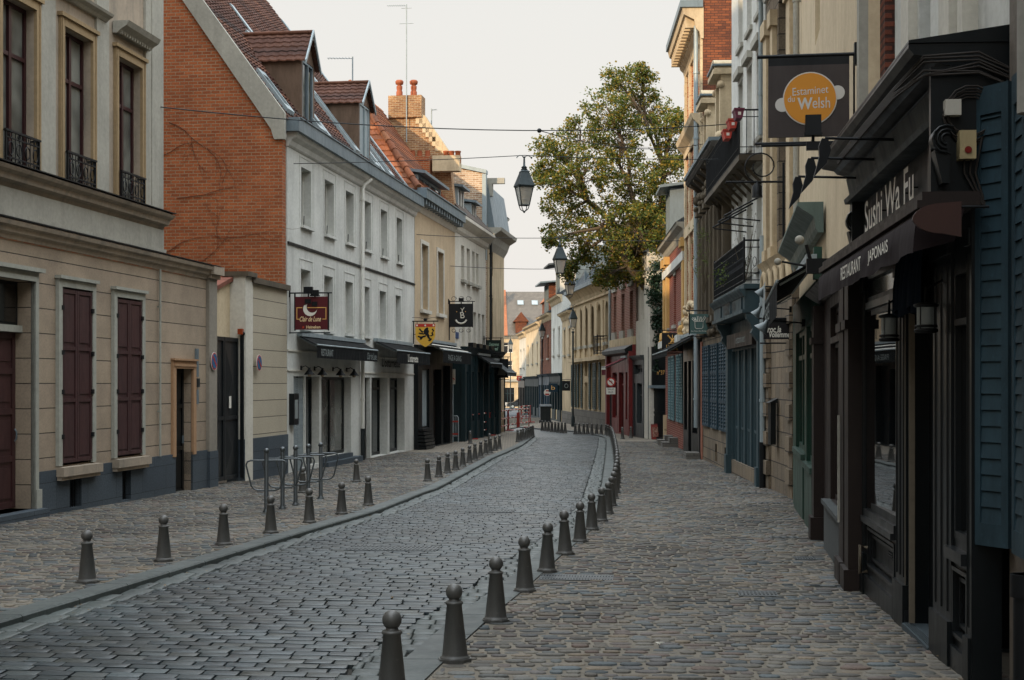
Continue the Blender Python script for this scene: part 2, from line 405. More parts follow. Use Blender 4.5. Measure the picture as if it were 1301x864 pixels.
# ================================================================ street plan (metres, from the ground points)
def curve(pts,extra=()):
    P=sorted([(y,x) for x,y in [gp(*p) for p in pts]]+list(extra)); a=np.array(P); return a[:,0],a[:,1]
LKy,LKx=curve([(0,790),(300,701),(412,667.5),(480,648),(540,624.5),(555,620),(626,581.5),(663,565.5),(679,553.5)],[(-60,-12.7),(69,.2),(73,-1.0),(80,-2.9),(100,-8)])
RSy,RSx=curve([(440,842),(514.7,789),(559,762),(603,734),(642,706),(686,679),(730.5,643),(740,629),(754,586),(760,563.6),(761,555)],[(-60,-9.85),(67.5,3.1),(70.5,2.3),(73.5,1.0),(78,-.3),(100,-5.0)])
LK=lambda Y:float(np.interp(Y,LKy,LKx)); RS=lambda Y:float(np.interp(Y,RSy,RSx))
LKv=lambda Y:np.interp(Y,LKy,LKx); RSv=lambda Y:np.interp(Y,RSy,RSx)
GW,KW=.32,.28                       # gutter courses and kerb on the right
zgv=lambda Y:np.where(Y>0,-0.9*(1-np.exp(-Y/28.0)),-Y*0.03214)
FL=Frame((-6.03-.1408*28.7,0),(.1408,1),'R')       # left-hand frontages
def lineX(x0,y0,m): return lambda Y:x0+m*(Y-y0)
FN=Frame((1.859,0),(.099,1),'L'); FM=Frame((3.10-.15*12.65,0),(.15,1),'L'); FT=Frame((4.09,0),(.035,1),'L')
FK=Frame((4.8+6.8,0),(-.1,1),'L'); FJ=Frame((3.45+.07*81.5,0),(-.07,1),'L')
def XR(Y): 
    if Y<12.65: return 1.859+.099*Y
    if Y<25.1: return 3.10+.15*(Y-12.65)
    if Y<57: return 4.09+.035*Y
    if Y<81.5: return 11.6-.1*Y
    return 9.155-.07*Y
def sheet(name,ys,xl,xr,dz,mat,nx=1,kind='structure',label=None):
    m=MB(); 
    for a,b in zip(ys[:-1],ys[1:]):
        for i in range(nx):
            f0=i/nx; f1=(i+1)/nx
            A=[(xl(a)+(xr(a)-xl(a))*f0,a),(xl(a)+(xr(a)-xl(a))*f1,a),(xl(b)+(xr(b)-xl(b))*f1,b),(xl(b)+(xr(b)-xl(b))*f0,b)]
            m.add([(x,y,zg(y)+dz) for x,y in A],[(0,1,2,3)])
    o=m.build(name,mat); o['kind']=kind; o['label']=label or name; return o
YS=list(np.arange(-40,60,2.0))+list(np.arange(60,100,1.0))+[105,115,130,150,200,300]
T_grd=plaster('earth_and_dust','5d564c',.4)
sheet('ground',YS,lambda y:-900,lambda y:900,-.16,T_grd,1)
T_joint=plaster('dark_joint_sand','2b2822',.4); T_sand=plaster('pale_joint_sand','746d61',.5,1.0)
cob=brick('distant_setts','4d5457','5b6365','2a2c2c',.2,.16,.02,1.0,.3,rough=.42)
pav=brick('distant_paving','5e574e','6a645b','8a8070',.2,.13,.02,.8,.3)
nearY=[y for y in YS if y<=62]; farY=[62]+[y for y in YS if 62<y<=100]
sheet('road',nearY,lambda y:LK(y)-.02,lambda y:RS(y)+GW,-.072,T_joint,1)
sheet('road',farY,lambda y:LK(y)-.02,lambda y:RS(y)+GW,-.055,cob,3)
sheet('square',[92,100,115,130,150,200,260],lambda y:-40,lambda y:3.2 if y<125 else 60,-.075,plaster('asphalt','3d4043',.3))
sheet('pavement',[y for y in nearY if y<=46],lambda y:-6.9+.1408*(y-22) -.3,lambda y:LK(y)-.24,-.008,T_sand,2)
sheet('pavement',[46,48,52,56,60]+farY[1:],lambda y:-10.07+.1408*y-.4,lambda y:LK(y)-.24,-.008,pav,3)
sheet('pavement',[y for y in nearY if y<=56],lambda y:RS(y)+GW+KW,lambda y:XR(y)+.7,-.008,T_sand,2)
sheet('pavement',[56,58,60]+farY[1:],lambda y:RS(y)+GW+KW,lambda y:XR(y)+1.0,-.008,pav,3)
# kerbs: long granite pieces with thin joints
def kerb(name,xf,side,w,ztop,depth,lab):
    m=MB(); y=-30.0
    while y<98:
        L=1.0 if y<60 else 2.0; y1=y+L-.012
        a0,a1=xf(y),xf(y1); b0,b1=a0+side*w,a1+side*w; z0,z1=zg(y)+ztop,zg(y1)+ztop; c=.015
        P=[(a0,y,z0-depth),(a1,y1,z1-depth),(a1,y1,z1-c),(a0,y,z0-c),(a0+side*c,y,z0),(a1+side*c,y1,z1),(b1,y1,z1),(b0,y,z0),(b1,y1,z1-depth),(b0,y,z0-depth)]
        m.add(P,[(0,1,2,3),(3,2,5,4),(4,5,6,7),(7,6,8,9),(0,3,4,7,9),(1,8,6,5,2)]); y+=L
    o=m.build(name,island('kerb_stone',['454b49','4e5452','3f4644'],.6,.25,var=.35,grain=22)); o['kind']='structure'; o['label']=lab
kerb('kerb',lambda y:LK(y),-1,.24,.004,.2,'grey stone kerb of the left pavement')
kerb('kerb',lambda y:RS(y)+GW,1,KW,.004,.2,'grey stone kerb of the right pavement')
# laid stones, one real block each
def stones(name,y0,y1,xlf,xrf,row,ln,dz,jt,mat,rough=1.0,skew=-.128,hgt=.012,bond=False,lab=None,round_=.22,wob=.0,jy=1.0,edge=.93):
    C=[];SX=[];SY=[]; y=y0; par=0
    while y<y1:
        rh=row*random.uniform(1-.16*rough,1+.16*rough); par^=1
        x=xlf(y)-(ln*(.5*par+random.uniform(.0,.22)) if bond else random.random()*ln); xr=xrf(y)
        while x<xr:
            l=ln*random.uniform(1-.34*rough,1+.34*rough) if not bond else ln*random.uniform(.9,1.1)
            x0=max(x,xlf(y)); x1=min(x+l,xr)
            if x1-x0>.05:
                cx=(x0+x1)/2; C.append((cx,y+rh/2+skew*(cx-xlf(y))+wob*math.sin(cx*2.1+y*.7)*.05)); SX.append((x1-x0)/2-jt*.5*random.uniform(.6,1.5)); SY.append(rh/2-jy*jt*.5*random.uniform(.7,1.3))
            x+=l
        y+=rh
    C=np.array(C);SX=np.array(SX);SY=np.array(SY);n=len(C); R=np.random.RandomState(5)
    k=8
    def ring(f,zz,jit):
        c=round_; base=np.array([(-1,-1+2*c),(-1,1-2*c),(-1+c*1.3,1),(1-c*1.3,1),(1,1-2*c),(1,-1+2*c),(1-c*1.3,-1),(-1+c*1.3,-1)])
        P=np.zeros((n,k,3)); J=R.uniform(-jit,jit,(n,k,2))
        P[:,:,0]=C[:,0:1]+SX[:,None]*f*(base[None,:,0]+J[:,:,0]); P[:,:,1]=C[:,1:2]+SY[:,None]*f*(base[None,:,1]+J[:,:,1]*.8)+skew*(P[:,:,0]-C[:,0:1])
        P[:,:,2]=zgv(P[:,:,1])+zz; return P
    tilt=R.uniform(-.004,.006,n)*rough
    b=ring(1.0,dz-.02,.06*rough); R=np.random.RandomState(5); m=ring(1.0,dz+hgt*(.9 if bond else .6),.06*rough); m[:,:,2]+=tilt[:,None]
    R=np.random.RandomState(5); t=ring(edge,dz+hgt*.97,.06*rough); t[:,:,2]+=tilt[:,None]+R.uniform(-.0015,.0015,(n,k))
    cc=np.zeros((n,1,3)); cc[:,0,:2]=C; cc[:,0,2]=zgv(C[:,1])+dz+hgt+tilt
    V=np.concatenate([b,m,t,cc],1).reshape(-1,3)
    F=[]; 
    base=[(i,(i+1)%k,k+(i+1)%k,k+i) for i in range(k)]+[(k+i,k+(i+1)%k,2*k+(i+1)%k,2*k+i) for i in range(k)]
    tri=[(2*k+i,2*k+(i+1)%k,3*k) for i in range(k)]
    off=(np.arange(n)*(3*k+1))
    q=(np.array(base)[None]+off[:,None,None]).reshape(-1,4); tr=(np.array(tri)[None]+off[:,None,None]).reshape(-1,3)
    me=bpy.data.meshes.new(name); me.from_pydata(V.tolist(),[],q.tolist()+tr.tolist())
    me.polygons.foreach_set('use_smooth',(([False]*8 if bond else [True]*8)+[True]*8)*n+[True]*(8*n)); me.materials.append(mat); me.update()
    o=bpy.data.objects.new(name,me); COL.objects.link(o); o['kind']='structure'; o['label']=lab or name
    return o
S_road=island('road_setts',['323b3f','3e474b','293033','4a5457','3a3f3d','323e44','454a48'],.40,.45,.45,.6,60,rv=.2)
S_pave=island('pavement_cobbles',['6a6862','756f65','4f5557','6c5d54','5c6568','7c7060','53504c','706a60','444b4e'],.72,.5,.25,.6,60)
S_gut=island('gutter_setts',['434a49','4e5553','3a4140'],.5,.4,.4,.3,40)
stones('road_setts',3.0,62,lambda y:LK(y)+.30,lambda y:RS(y)-.015,.150,.215,-.058,.011,S_road,.6,hgt=.016,bond=True,jy=1.15,edge=.97,round_=.09,lab='dark wet-looking granite setts of the roadway')
stones('gutter_setts',3.0,62,lambda y:LK(y)+.012,lambda y:LK(y)+.29,.42,.30,-.060,.010,S_gut,.3,-.128,lab='flat gutter stones along the left kerb',round_=.06)
stones('gutter_setts',3.0,62,lambda y:RS(y)+.01,lambda y:RS(y)+GW-.01,.24,.16,-.058,.010,S_gut,.3,-.128,lab='flat gutter stones along the right kerb',round_=.08)
xl_=lambda y:-10.07+.1408*y-.2
stones('pavement_cobbles',8.5,46,lambda y:max(xl_(y),LK(y)-7),lambda y:LK(y)-.25,.118,.15,-.010,.024,S_pave,1.1,-.13,.0085,lab='worn brownish cobbles of the left pavement',round_=.30,wob=1)
stones('pavement_cobbles',5.0,56,lambda y:RS(y)+GW+KW+.01,lambda y:XR(y)+.25,.118,.15,-.010,.024,S_pave,1.1,-.03,.0085,lab='worn brownish cobbles of the right pavement',round_=.30,wob=1)
# ================================================================ LEFT SIDE
L=FL
def at(fr,u,v=0.0):
    x,y,_=fr.T(u,v,0); return (x,y,zg(y))
# ---------------------------------------------------------------- mansion
uE=L.u(203); uW=L.u(271); uS=L.u(271)-16.5
NB=thing('sun_block_house','tall plain unseen house added beside the camera to block the low sun','house',at(FL,-8))  # unseen house added to keep low sun off the street
m=MB(FL); wall(m,-45,FL.u(271)-16.52,-.5,18.2,[(x,x+1.1,z,z+2) for x in (-40,-35,-30,-25,-20,-15,-10,-5,0,5,9) for z in (1,5,9,13)],v=0,depth=.2,body=13); m.build('wall',P_greige,NB)
m=MB(FL); m.prism([(.4,18.2),(-6.5,21),(-13,18.2)],'u',-45,FL.u(271)-16.52); m.build('roof',P_zinc,NB)
MN=thing('town_house','tall grey-beige rendered town house with maroon shutters, nearest on the left','house',at(L,L.u(100)))
g0=zg(30)-.4
hd=(L.u(40)-1.45,L.u(40),zg(21)+.12,L.z(40,358),.36)
w1=L.hole(75,114,364,592); w2=L.hole(145,177.5,377,582)
sd=(L.u(221),L.u(243),zg(27)-.05,L.z(222,468),.27)
v1=L.hole(86,101,606,646); v2=L.hole(153,164,599,636)
zc1=L.z(0,279.5)      # lower cornice top
zpl=L.z(46,600)
zc2=L.z(0,212.4)
m=MB(L)
wall(m,uS,uW-.0,zpl,zc1-.25,[hd,w1,w2,sd],depth=.17,body=.6)
m.build('wall',B_band,MN)
m=MB(L); pl=.035
m.box(hd[1]+.12,v1[0],-.3,pl,g0,zpl); m.box(v1[1],v2[0],-.3,pl,g0,zpl+.001); m.box(v2[1],sd[0],-.3,pl,g0,zpl); m.box(sd[1],uW-.42,-.3,pl,g0,zpl)
m.box(v1[0],v1[1],-.3,pl,v1[3],zpl-.001); m.box(v2[0],v2[1],-.3,pl,v2[3],zpl-.001); m.box(v1[0],v1[1],-.3,pl,g0,v1[2]); m.box(v2[0],v2[1],-.3,pl,g0,v2[2]); m.box(sd[0],sd[1],-.3,-.02,g0,zg(27)-.02)
m.box(uS,hd[0]-.12,-.3,pl,g0,zpl)
m.build('plinth',B_plinth,MN)
for vv in (v1,v2):
    m=MB(L); m.box(vv[0],vv[1],-.2,-.16,vv[2],vv[3])
    o=m.build('cellar_vent',M_black,MN); m=MB(L)
    for i in range(5):
        x=vv[0]+(vv[1]-vv[0])*(i+.5)/5; m.tube([(x,-.06,vv[2]),(x,-.06,vv[3])],.010,6)
    m.build('bar',M_blackm,o)
# upper walls
wa=(L.u(43)-1.02,L.u(43),zc2-.02,L.zu(L.u(20),-12)); wb=L.hole(79,115,33,246); wc=L.hole(148,178,70,262)
wb=(wb[0],wb[1],zc2+.02,wb[3]); wc=(wc[0],wc[1],zc2+.02,wb[3]); wa=(wa[0],wa[1],zc2+.02,wb[3])
m=MB(L); wall(m,uS,uE,zc1-.02,zc2-.1,[],v=-.02,body=.5); m.build('frieze',P_greige,MN)
m=MB(L); wall(m,uS,uE,zc2-.12,12.6,[wa,wb,wc],v=0,depth=.17,body=13); wall(m,uS,uE,12.6,18,[],v=0,body=13); m.build('upper_wall',P_greige,MN)  # top storeys out of view, height and depth set to shade the street
m=MB(L)
for h in (wa,wb,wc):    # pilasters between windows
    m.box(h[1]+.15,h[1]+.62,0,.045,zc2,12.0)
m.box(uE-.5,uE+.03,.0,.06,zc2,17.9); m.box(wa[0]-.62,wa[0]-.15,0,.045,zc2,12.0)
m.build('pilaster',P_stone,MN)
m=MB(L); prof=[(.03,-.24),(.05,-.18),(.10,-.15),(.12,-.08),(.17,-.06),(.19,0),(.16,.02)]
cornice(m,uS,uW-.1,0,zc1,prof); m.build('lower_cornice',P_greige,MN)
m=MB(L); cornice(m,uS,uE+.08,0,zc2,[(.03,-.27),(.06,-.2),(.15,-.17),(.17,-.09),(.24,-.05),(.27,0),(.2,.03)]); m.build('upper_cornice',P_greige,MN)
m=MB(L); m.box(uS,uE+.05,0,.06,zc2-.62,zc2-.265); m.box(uS,uE+.06,0,.10,zc2-.68,zc2-.62); m.build('stone_band',P_stone,MN)
m=MB(L)     # metal flashing lines on the cornices
m.box(uS,uE+.10,.0,.285,zc2+.03,zc2+.045); m.box(uS,uW-.08,.0,.205,zc1+.02,zc1+.035); m.build('flashing',M_blackm,MN)
m=MB(L)
ze=wc[3]+.55
cornice(m,wa[0]-.5,wb[1]+.5,0.02,ze,[(.04,-.12),(.08,-.08),(.15,-.04),(.17,0)])
cornice(m,wc[0]-.18,wc[1]+.22,0.03,ze,[(.06,-.2),(.12,-.14),(.22,-.08),(.27,0)])
for i in range(12):
    x=wc[0]-.1+i*(wc[1]-wc[0]+.28)/12; m.box(x,x+.05,.03,.14,ze-.2,ze-.15)
m.build('entablature',P_stone,MN)
for h in (wa,wb,wc):
    o=win(MN,L,h,.17,M_winbr,G_curt,2,(.69,),.06)
    s_=MB(L); w=.13
    s_.box(h[0]-w,h[0],0,.05,h[2],h[3]+w); s_.box(h[1],h[1]+w,0,.05,h[2],h[3]+w); s_.box(h[0],h[1],0,.052,h[3],h[3]+w); s_.box(h[0]-w-.04,h[1]+w+.04,0,.09,h[3]+w,h[3]+w+.06)
    s_.box(h[0]+.02-w,h[0]-w+.05,.05,.065,h[2],h[3]+w-.03); s_.box(h[1]+w-.05,h[1]+w-.02,.05,.065,h[2],h[3]+w-.03)
    s_.build('window_surround',P_ochre,MN)
    r=MB(L); a,b=h[0]+.01,h[1]-.01; z0=h[2]+.04; z1=z0+.46
    for zz in (z0,z0+.09,z1-.09): r.box(a,b,.075,.10,zz,zz+.018)
    r.box(a-.03,b+.03,.07,.11,z1,z1+.03)
    for x in (a,b): r.box(x-.012,x+.012,.07,.10,z0,z1); r.box(x-.01,x+.01,-.05,.1,z1-.0,z1+.02)
    for i in range(9):
        x=a+(b-a)*(i+.5)/9; r.tube([(x,.088,z0),(x,.088,z1)],.007,5)
    for i in range(4):
        x=a+(b-a)*(i+.5)/4
        for rad,zz in ((.075,z0+.23),(.035,z0+.045),(.035,z1-.045)):
            r.tube([(x+rad*math.cos(t*math.pi/6),.095,zz+rad*1.25*math.sin(t*math.pi/6)) for t in range(13)],.008,5,False)
    r.build('window_guard',M_blackm,MN)
# shutters
for h in (w1,w2):
    surround(MN,L,h,.12,.06,P_trimgrey,sill=False)
    m=MB(L); m.box(h[0]-.16,h[1]+.16,-.1,.16,h[2]-.16,h[2]-.02); m.box(h[0]-.14,h[1]+.14,-.1,.12,h[2]-.22,h[2]-.16); m.build('window_sill',P_greige,MN)
    mid=(h[0]+h[1])/2
    m=MB(L); m.box(h[0],h[1],-.17,-.10,h[2],h[3]); m.build('window_frame',M_winbr,MN)
    for a,b in ((h[0]+.005,mid-.005),(mid+.005,h[1]-.005)):
        m=MB(L); panel_leaf(m,a,b,h[2]+.04,h[3]-.03,.0,.045,(.36,.66),.06); m.build('shutter',M_maroon,MN)
    for zz in (.15,.4,.62,.87):
        z=h[2]+(h[3]-h[2])*zz
        for xx in (h[0]-.03,h[1]-.05): m=MB(L); m.box(xx,xx+.08,.045,.07,z,z+.07); m.build('hinge',M_blackm,MN)
# carriage entrance
m=MB(L); a,b,c,d=hd[:4]
for w,t in ((.14,.05),(.07,.075)):
    m.box(a-w,a,0,t,c,d+w); m.box(b,b+w,0,t,c,d+w); m.box(a,b,0,t+.001,d,d+w)
m.box(a-.2,b+.2,0,.13,d+.14,d+.2); m.box(b,b+.16,0,.09,c-.1,c+.28)
m.build('door_surround',P_trimgrey,MN)
ztr=L.zu(L.u(20),412); zdt=ztr-.1
m=MB(L); m.box(a,b,-.36,-.14,zdt,ztr); m.build('transom_bar',P_trimgrey,MN)
o=MB(L); o.box(a,b,-.3,-.22,ztr,d); o=o.build('transom_light',M_black,MN)
m=MB(L); m.quad((a+.06,-.215,ztr+.05),(b-.06,-.215,ztr+.05),(b-.06,-.215,d-.05),(a+.06,-.215,d-.05)); m.build('pane',G_dark,o)
for A,B in ((a,(a+b)/2-.004),((a+b)/2+.004,b)):
    m=MB(L); panel_leaf(m,A+.003,B-.003,c+.02,zdt-.003,-.3,.05,(.28,.55,.78),.09)
    dd=m.build('door',M_maroon,MN)
m=MB(L); m.tube([(b-.07,-.23,c+1.0),(b-.07,-.2,c+1.04),(b-.07,-.2,c+1.14),(b-.07,-.23,c+1.18)],.012,6); m.build('door_handle',M_zinc,dd)
m=MB(L); m.box(a-.1,b+.14,-.35,.22,g0,c); m.build('door_step',B_plinth,MN)
# side door with pink surround
a,b,c,d=sd[:4]
m=MB(L); w=.15
m.box(a-w,a,0,.05,zpl-.05,d+w); m.box(b,b+w,0,.05,zpl-.05,d+w); m.box(a,b,0,.052,d,d+w); m.box(a-w-.02,b+w+.02,0,.09,d+w,d+w+.035); m.box(a-w+.04,b+w-.04,.05,.07,d+.04,d+.08)
m.build('door_surround',plaster('salmon_painted_stone','a58262',.3),MN)
m=MB(L); panel_leaf(m,a,b,c,d,-.2,.05,(.36,.7),.08); dd=m.build('door',M_black,MN)
m=MB(L); m.box(b-.1,b-.07,-.15,-.12,c+.95,c+1.1); m.build('door_handle',M_zinc,dd)
# end pier, rain pipe
m=MB(L); m.box(uW-.42,uW+.03,-.3,.07,g0,zc1-.1); m.build('end_pier',plaster('grey_pier_render','8d867a',.4),MN)
m=MB(L); m.box(uW-.44,uW+.05,-.3,.09,g0,zpl-.03); m.build('pier_base',B_plinth,MN)
m=MB(L); m.box(uW-.5,uW+.1,-.35,.2,zc1-.14,zc1+.03); m.box(uW-.46,uW+.06,-.33,.13,zc1-.22,zc1-.14); m.build('pier_cap',P_greige,MN)
pipe(MN,L,L.u(200),0,zpl,zc1-.24,.022,P_trimgrey)
m=MB(L)
for z0_,z1_ in ((.42,.7),(.95,1.5)): m.box(sd[1]+.19,sd[1]+.3,.0,.04,zpl+.5+z0_,zpl+.5+z1_)
m.build('letter_box',M_zinc,MN)
m=MB(L); m.box(sd[1]+.18,sd[1]+.34,.0,.05,zpl+1.25,zpl+1.42); m.build('intercom',M_metal,MN)
# ---------------------------------------------------------------- yard wall with gate
YW=thing('yard_wall','pale rendered yard wall with a tall dark metal gate','wall',at(L,L.u(330)))
u0=L.u(309); u1=L.u(365)-.03; zt=L.z(345,365); zp2=L.z(328,556)
m=MB(L); m.box(u0+.45,u1,-.35,0,zp2,zt); m.build('wall',B_band2,YW)
m=MB(L); m.box(u0,u0+.5,-.4,.05,g0,L.z(319,353)); m.build('pier',P_off,YW)
zA_,zB_=L.z(307,356),L.z(273,379)
m=MB(L); m.prism([(uW+.01,zg1_:=L.z(290,428)-.02),(u0+.02,zg1_),(u0+.02,zA_),(uW+.01,zB_)],'v',-.5,-.3); m.build('inner_wall',P_cream2,YW)
m=MB(L); m.slab([(u0+.02,-.55,zA_),(uW+.01,-.55,zB_),(uW+.01,-.22,zB_),(u0+.02,-.22,zA_)],None,(0,0,.09)); m.build('tile_coping',paint('old_coping_tile','6a3c2c',.8,.4),YW)
m=MB(L); m.box(u0+.44,u1+.02,-.4,.09,zt,zt+.12); m.box(u0-.05,u0+.58,-.46,.13,L.z(319,353),L.z(319,353)+.1); m.build('coping',P_dark,YW)
m=MB(L); m.box(u0-.01,u1-.02,-.36,.04,g0,zp2); m.build('plinth',B_plinth,YW)
gv=-.12; zg1=L.z(290,428); zgb=zg(29)+.06
G=MB(L); ga,gb=uW+.04,u0-.06; mid=(ga+gb)/2
G.box(ga,gb,gv-.05,gv,zgb,zg1)
for A,B in ((ga,mid-.01),(mid+.01,gb)):
    for x in (A,B-.06): G.box(x,x+.06,gv,gv+.035,zgb,zg1)
    zm=zgb+(zg1-zgb)*.42
    for z in (zgb,zm,zg1-.08): G.box(A+.06,B-.06,gv,gv+.034,z,z+.08)
    cx=(A+B)/2      # diamond-folded panels
    for za,zb in ((zgb+.1,zm-.02),(zm+.1,zg1-.1)):
        zc=(za+zb)/2; P=[(A+.07,gv+.003,za),(B-.07,gv+.003,za),(B-.07,gv+.003,zb),(A+.07,gv+.003,zb),(cx,gv+.045,zc)]
        G.add(P,[(0,1,4),(1,2,4),(2,3,4),(3,0,4)])
gate=G.build('gate',paint('dark_gate_paint','191d1f',.35,.2,.0,.5),YW)
m=MB(L); m.box(mid+.25,mid+.37,gv+.04,gv+.05,zgb+1.5,zgb+1.75); m.build('notice',F_white,gate)
m=MB(L); m.box(u0-.06,u0+.0,-.05,.02,zgb,zg1+.06); m.ball((u0-.03,0,zg1+.1),.05); m.build('gate_post',M_blackm,YW)
m=MB(L); m.box(u0-.14,u0-.02,-.08,.02,zg1+.08,zg1+.2); m.build('warning_light',flat('amber_lens','8c3a1a',.3),YW)
# round no-parking plates
def noparking(u,z,lab):
    t=thing('no_parking_sign',lab,'sign',at(L,u,.1),'no parking plates'); c=(u,.11,z); m=MB(L)
    def disc(r,v,mat,nm): 
        q=MB(L); n=28; P=[(u+r*math.cos(2*math.pi*i/n),v,z+r*math.sin(2*math.pi*i/n)) for i in range(n)]; P2=[(p[0],v-.008,p[2]) for p in P]
        q.add(P+P2,[tuple(range(n)),tuple(range(2*n-1,n-1,-1))]+[(i,(i+1)%n,(i+1)%n+n,i+n) for i in range(n)]); q.build(nm,mat,t)
    disc(.185,.10,flat('sign_rim','c8c4bc',.5),'plate'); disc(.17,.104,flat('sign_red','a8322c',.5),'red_ring'); disc(.145,.108,flat('sign_blue','2c5f86',.5),'blue_face')
    q=MB(L); s=.025; d=.118
    q.add([(u-d-s*.7+.02,.112,z+d-s*.7-.02),(u-d+s*.7+.02,.112,z+d+s*.7-.02),(u+d+s*.7-.02,.112,z-d+s*.7+.02),(u+d-s*.7-.02,.112,z-d-s*.7+.02)],[(0,1,2,3)]); q.build('red_bar',flat('sign_red','a8322c'),t)
noparking(L.u(266.3),L.z(266,459),'round no parking plate on the grey pier left of the dark metal gate')
noparking(L.u(324),L.z(324,461),'round no parking plate on the yard wall right of the dark metal gate')
# ---------------------------------------------------------------- white house
u0=L.u(365); u1=L.u(526.5); zgut=L.z(377,166); zcb=L.z(377,182)
WH=thing('white_house','white rendered house over restaurant awnings, with an orange brick gable and tiled roof','house',at(L,(u0+u1)/2))
up=[L.hole(*h) for h in ((382.8,395.3,212.8,287),(412.5,424.4,228,298),(439.4,449.4,242,308),(462.5,471.4,253,316.4),(483.9,492,265,324),(503.9,511,274.7,331.7))]
lo=[L.hole(*h) for h in ((382.3,394.4,341.3,413),(412,423,349.6,420),(438.8,448.5,356.8,424),(461,469.6,362.8,427),(482.4,490.7,369,430),(502.7,509.5,374.7,433))]
def level(hs): 
    zb=sum(h[2] for h in hs)/len(hs); zt=sum(h[3] for h in hs)/len(hs); return [(h[0],h[1],zb,zt) for h in hs]
up=level(up); lo=level(lo)
zlt=L.z(373,478); zb_=zg(42)-.3
gr=[(L.u(373),L.u(387.3),zg(35)-.1,zlt,.06),(L.u(388.5),L.u(405.6),zg(36)+.1,zlt,.25),(L.u(408.3),L.u(446),zg(38)+.24,zlt,.25),(L.u(459.5),L.u(470.2),zg(42)-.1,zlt,.12),(L.u(472),L.u(492.5),zg(44)+.02,zlt,.3),(L.u(495),L.u(514),zg(45)+.02,zlt,.3)]
m=MB(L); wall(m,u0,u1,zb_,zcb,up+lo+gr,depth=.25,body=6.0); m.build('wall',P_white,WH)
m=MB(L); z=L.z(366.7,308.6); m.box(u0,u1,0,.035,z-.03,z+.03); m.build('string_course',M_blackm,WH)
zf0=L.z(373,470); zf1=L.z(373,446); m=MB(L); m.box(u0,u1,0,.03,zf1-.01,zf1+.03); m.box(u0,u1,0,.03,zlt+.12,zlt+.15); m.build('fascia_moulding',P_off,WH)
m=MB(L); cornice(m,u0-.02,u1+.02,0,zgut-.18,[(.02,-.32),(.06,-.28),(.10,-.18),(.2,-.1),(.25,-.02),(.25,.02)]); m.build('eaves_moulding',P_white,WH)
m=MB(L); m.box(u0-.05,u1+.04,-.1,.33,zgut-.17,zgut+.14); m.box(u0-.05,u1+.04,-.1,.36,zgut+.14,zgut+.17); m.box(u0-.16,u0-.04,-.55,.33,zgut-.17,zgut+.14); m.build('gutter',P_zinc,WH)
for h in up+lo:
    win(WH,L,h,.25,M_whitep,G_sky,1,(),.05)
    m=MB(L); m.box(h[0]-.06,h[1]+.06,-.02,.09,h[2]-.07,h[2]); m.build('window_sill',P_white,WH)
    m=MB(L); w=.16
    m.box(h[0]-w,h[0]-w+.02,0,.012,h[2],h[3]+.25); m.box(h[1]+w-.02,h[1]+w,0,.012,h[2],h[3]+.25); m.box(h[0]-w,h[1]+w,0,.013,h[3]+.23,h[3]+.25); m.build('window_surround',P_white,WH)
for h in up: 
    m=MB(L); m.tube([(h[0]+.03,.05,h[2]),(h[0]+.03,.06,h[2]+.22)],.012,5); m.build('shutter_stay',M_blackm,WH)
pipe(WH,L,L.u(457.3),0,zg(41)+.9,L.z(458,240),.055,M_whitep,top=(.25,.28))
m=MB(L); m.tube([(L.u(457.3),.085,zg(41)),(L.u(457.3),.085,zg(41)+.9)],.065,10); m.build('pipe_foot',M_metal,WH)
# shopfront glazing
h=gr[0]; m=MB(L)
zz=h[2]
while zz<h[3]-.04: m.box(h[0],h[1],-.06,-.045 if int(zz*25)%2 else -.05,zz,zz+.042); zz+=.045
m.build('roller_shutter',P_lead,WH)
for i,(cols,tr) in ((1,(1,())),(2,(2,())),(4,(2,(.86,))),(5,(2,(.86,)))):
    win(WH,L,gr[i],.25 if i<3 else .3,M_black,G_sky if i!=2 else G_curt,cols,tr,.07,name='shop_window' if i<4 else 'glazed_door')
m=MB(L); m.box(gr[2][0]-.1,gr[2][1]+.5,-.05,.22,zg(38)-.1,zg(38)+.13); m.box(gr[2][0]-.02,gr[2][1],-.1,.06,zg(38)+.13,zg(38)+.24); m.build('door_step',B_plinth,WH)
text(L,"L'ostarnette",L.u(484),L.z(484,466),.28,.03,2.5,parent=WH,mat=F_ink,shear=.0,bold=.02)
def awning(par,fr,ua,ub,zw,proj,zf,val,mat,nm='awning',vwall=.05,scal=False):
    m=MB(fr); m.slab([(ua,vwall,zw),(ub,vwall,zw),(ub,proj,zf),(ua,proj,zf)],None,(0,0,.02))
    n=max(2,int((ub-ua)/.3))
    for i in range(n):
        x0=ua+(ub-ua)*i/n; x1=ua+(ub-ua)*(i+1)/n; xm=(x0+x1)/2; dz=.03 if scal else 0
        m.add([(x0,proj+.004,zf),(x1,proj+.004,zf),(x1,proj+.006,zf-val),(xm,proj+.02,zf-val-dz),(x0,proj+.006,zf-val)],[(0,1,2,3,4)])
    o=m.build(nm,mat,par)
    b=MB(fr); b.box(ua-.03,ub+.03,vwall-.03,vwall+.1,zw,zw+.1); b.tube([(ua,proj,zf+.02),(ub,proj,zf+.02)],.022,8)
    for u in (ua+.12,ub-.12): b.tube([(u,vwall,zw-.03),(u,proj-.03,zf-.02)],.018,6)
    b.build('awning_arm',P_lead,o); return o
ua,ub=L.u(377),L.u(458); 
A1=awning(WH,L,ua,ub,L.z(376,427),.5,L.zu(ua,439,.5),.30,M_cloth)
zv=L.zu(ua,439,.5)-.24
text(L,'RESTAURANT',ua+.35,zv,.17,.512,1.1,parent=A1,mat=F_grey,bold=.01); text(L,'Clair de Lune',ub-1.3,zv-.01,.19,.512,1.1,parent=A1,mat=F_grey,shear=.3)
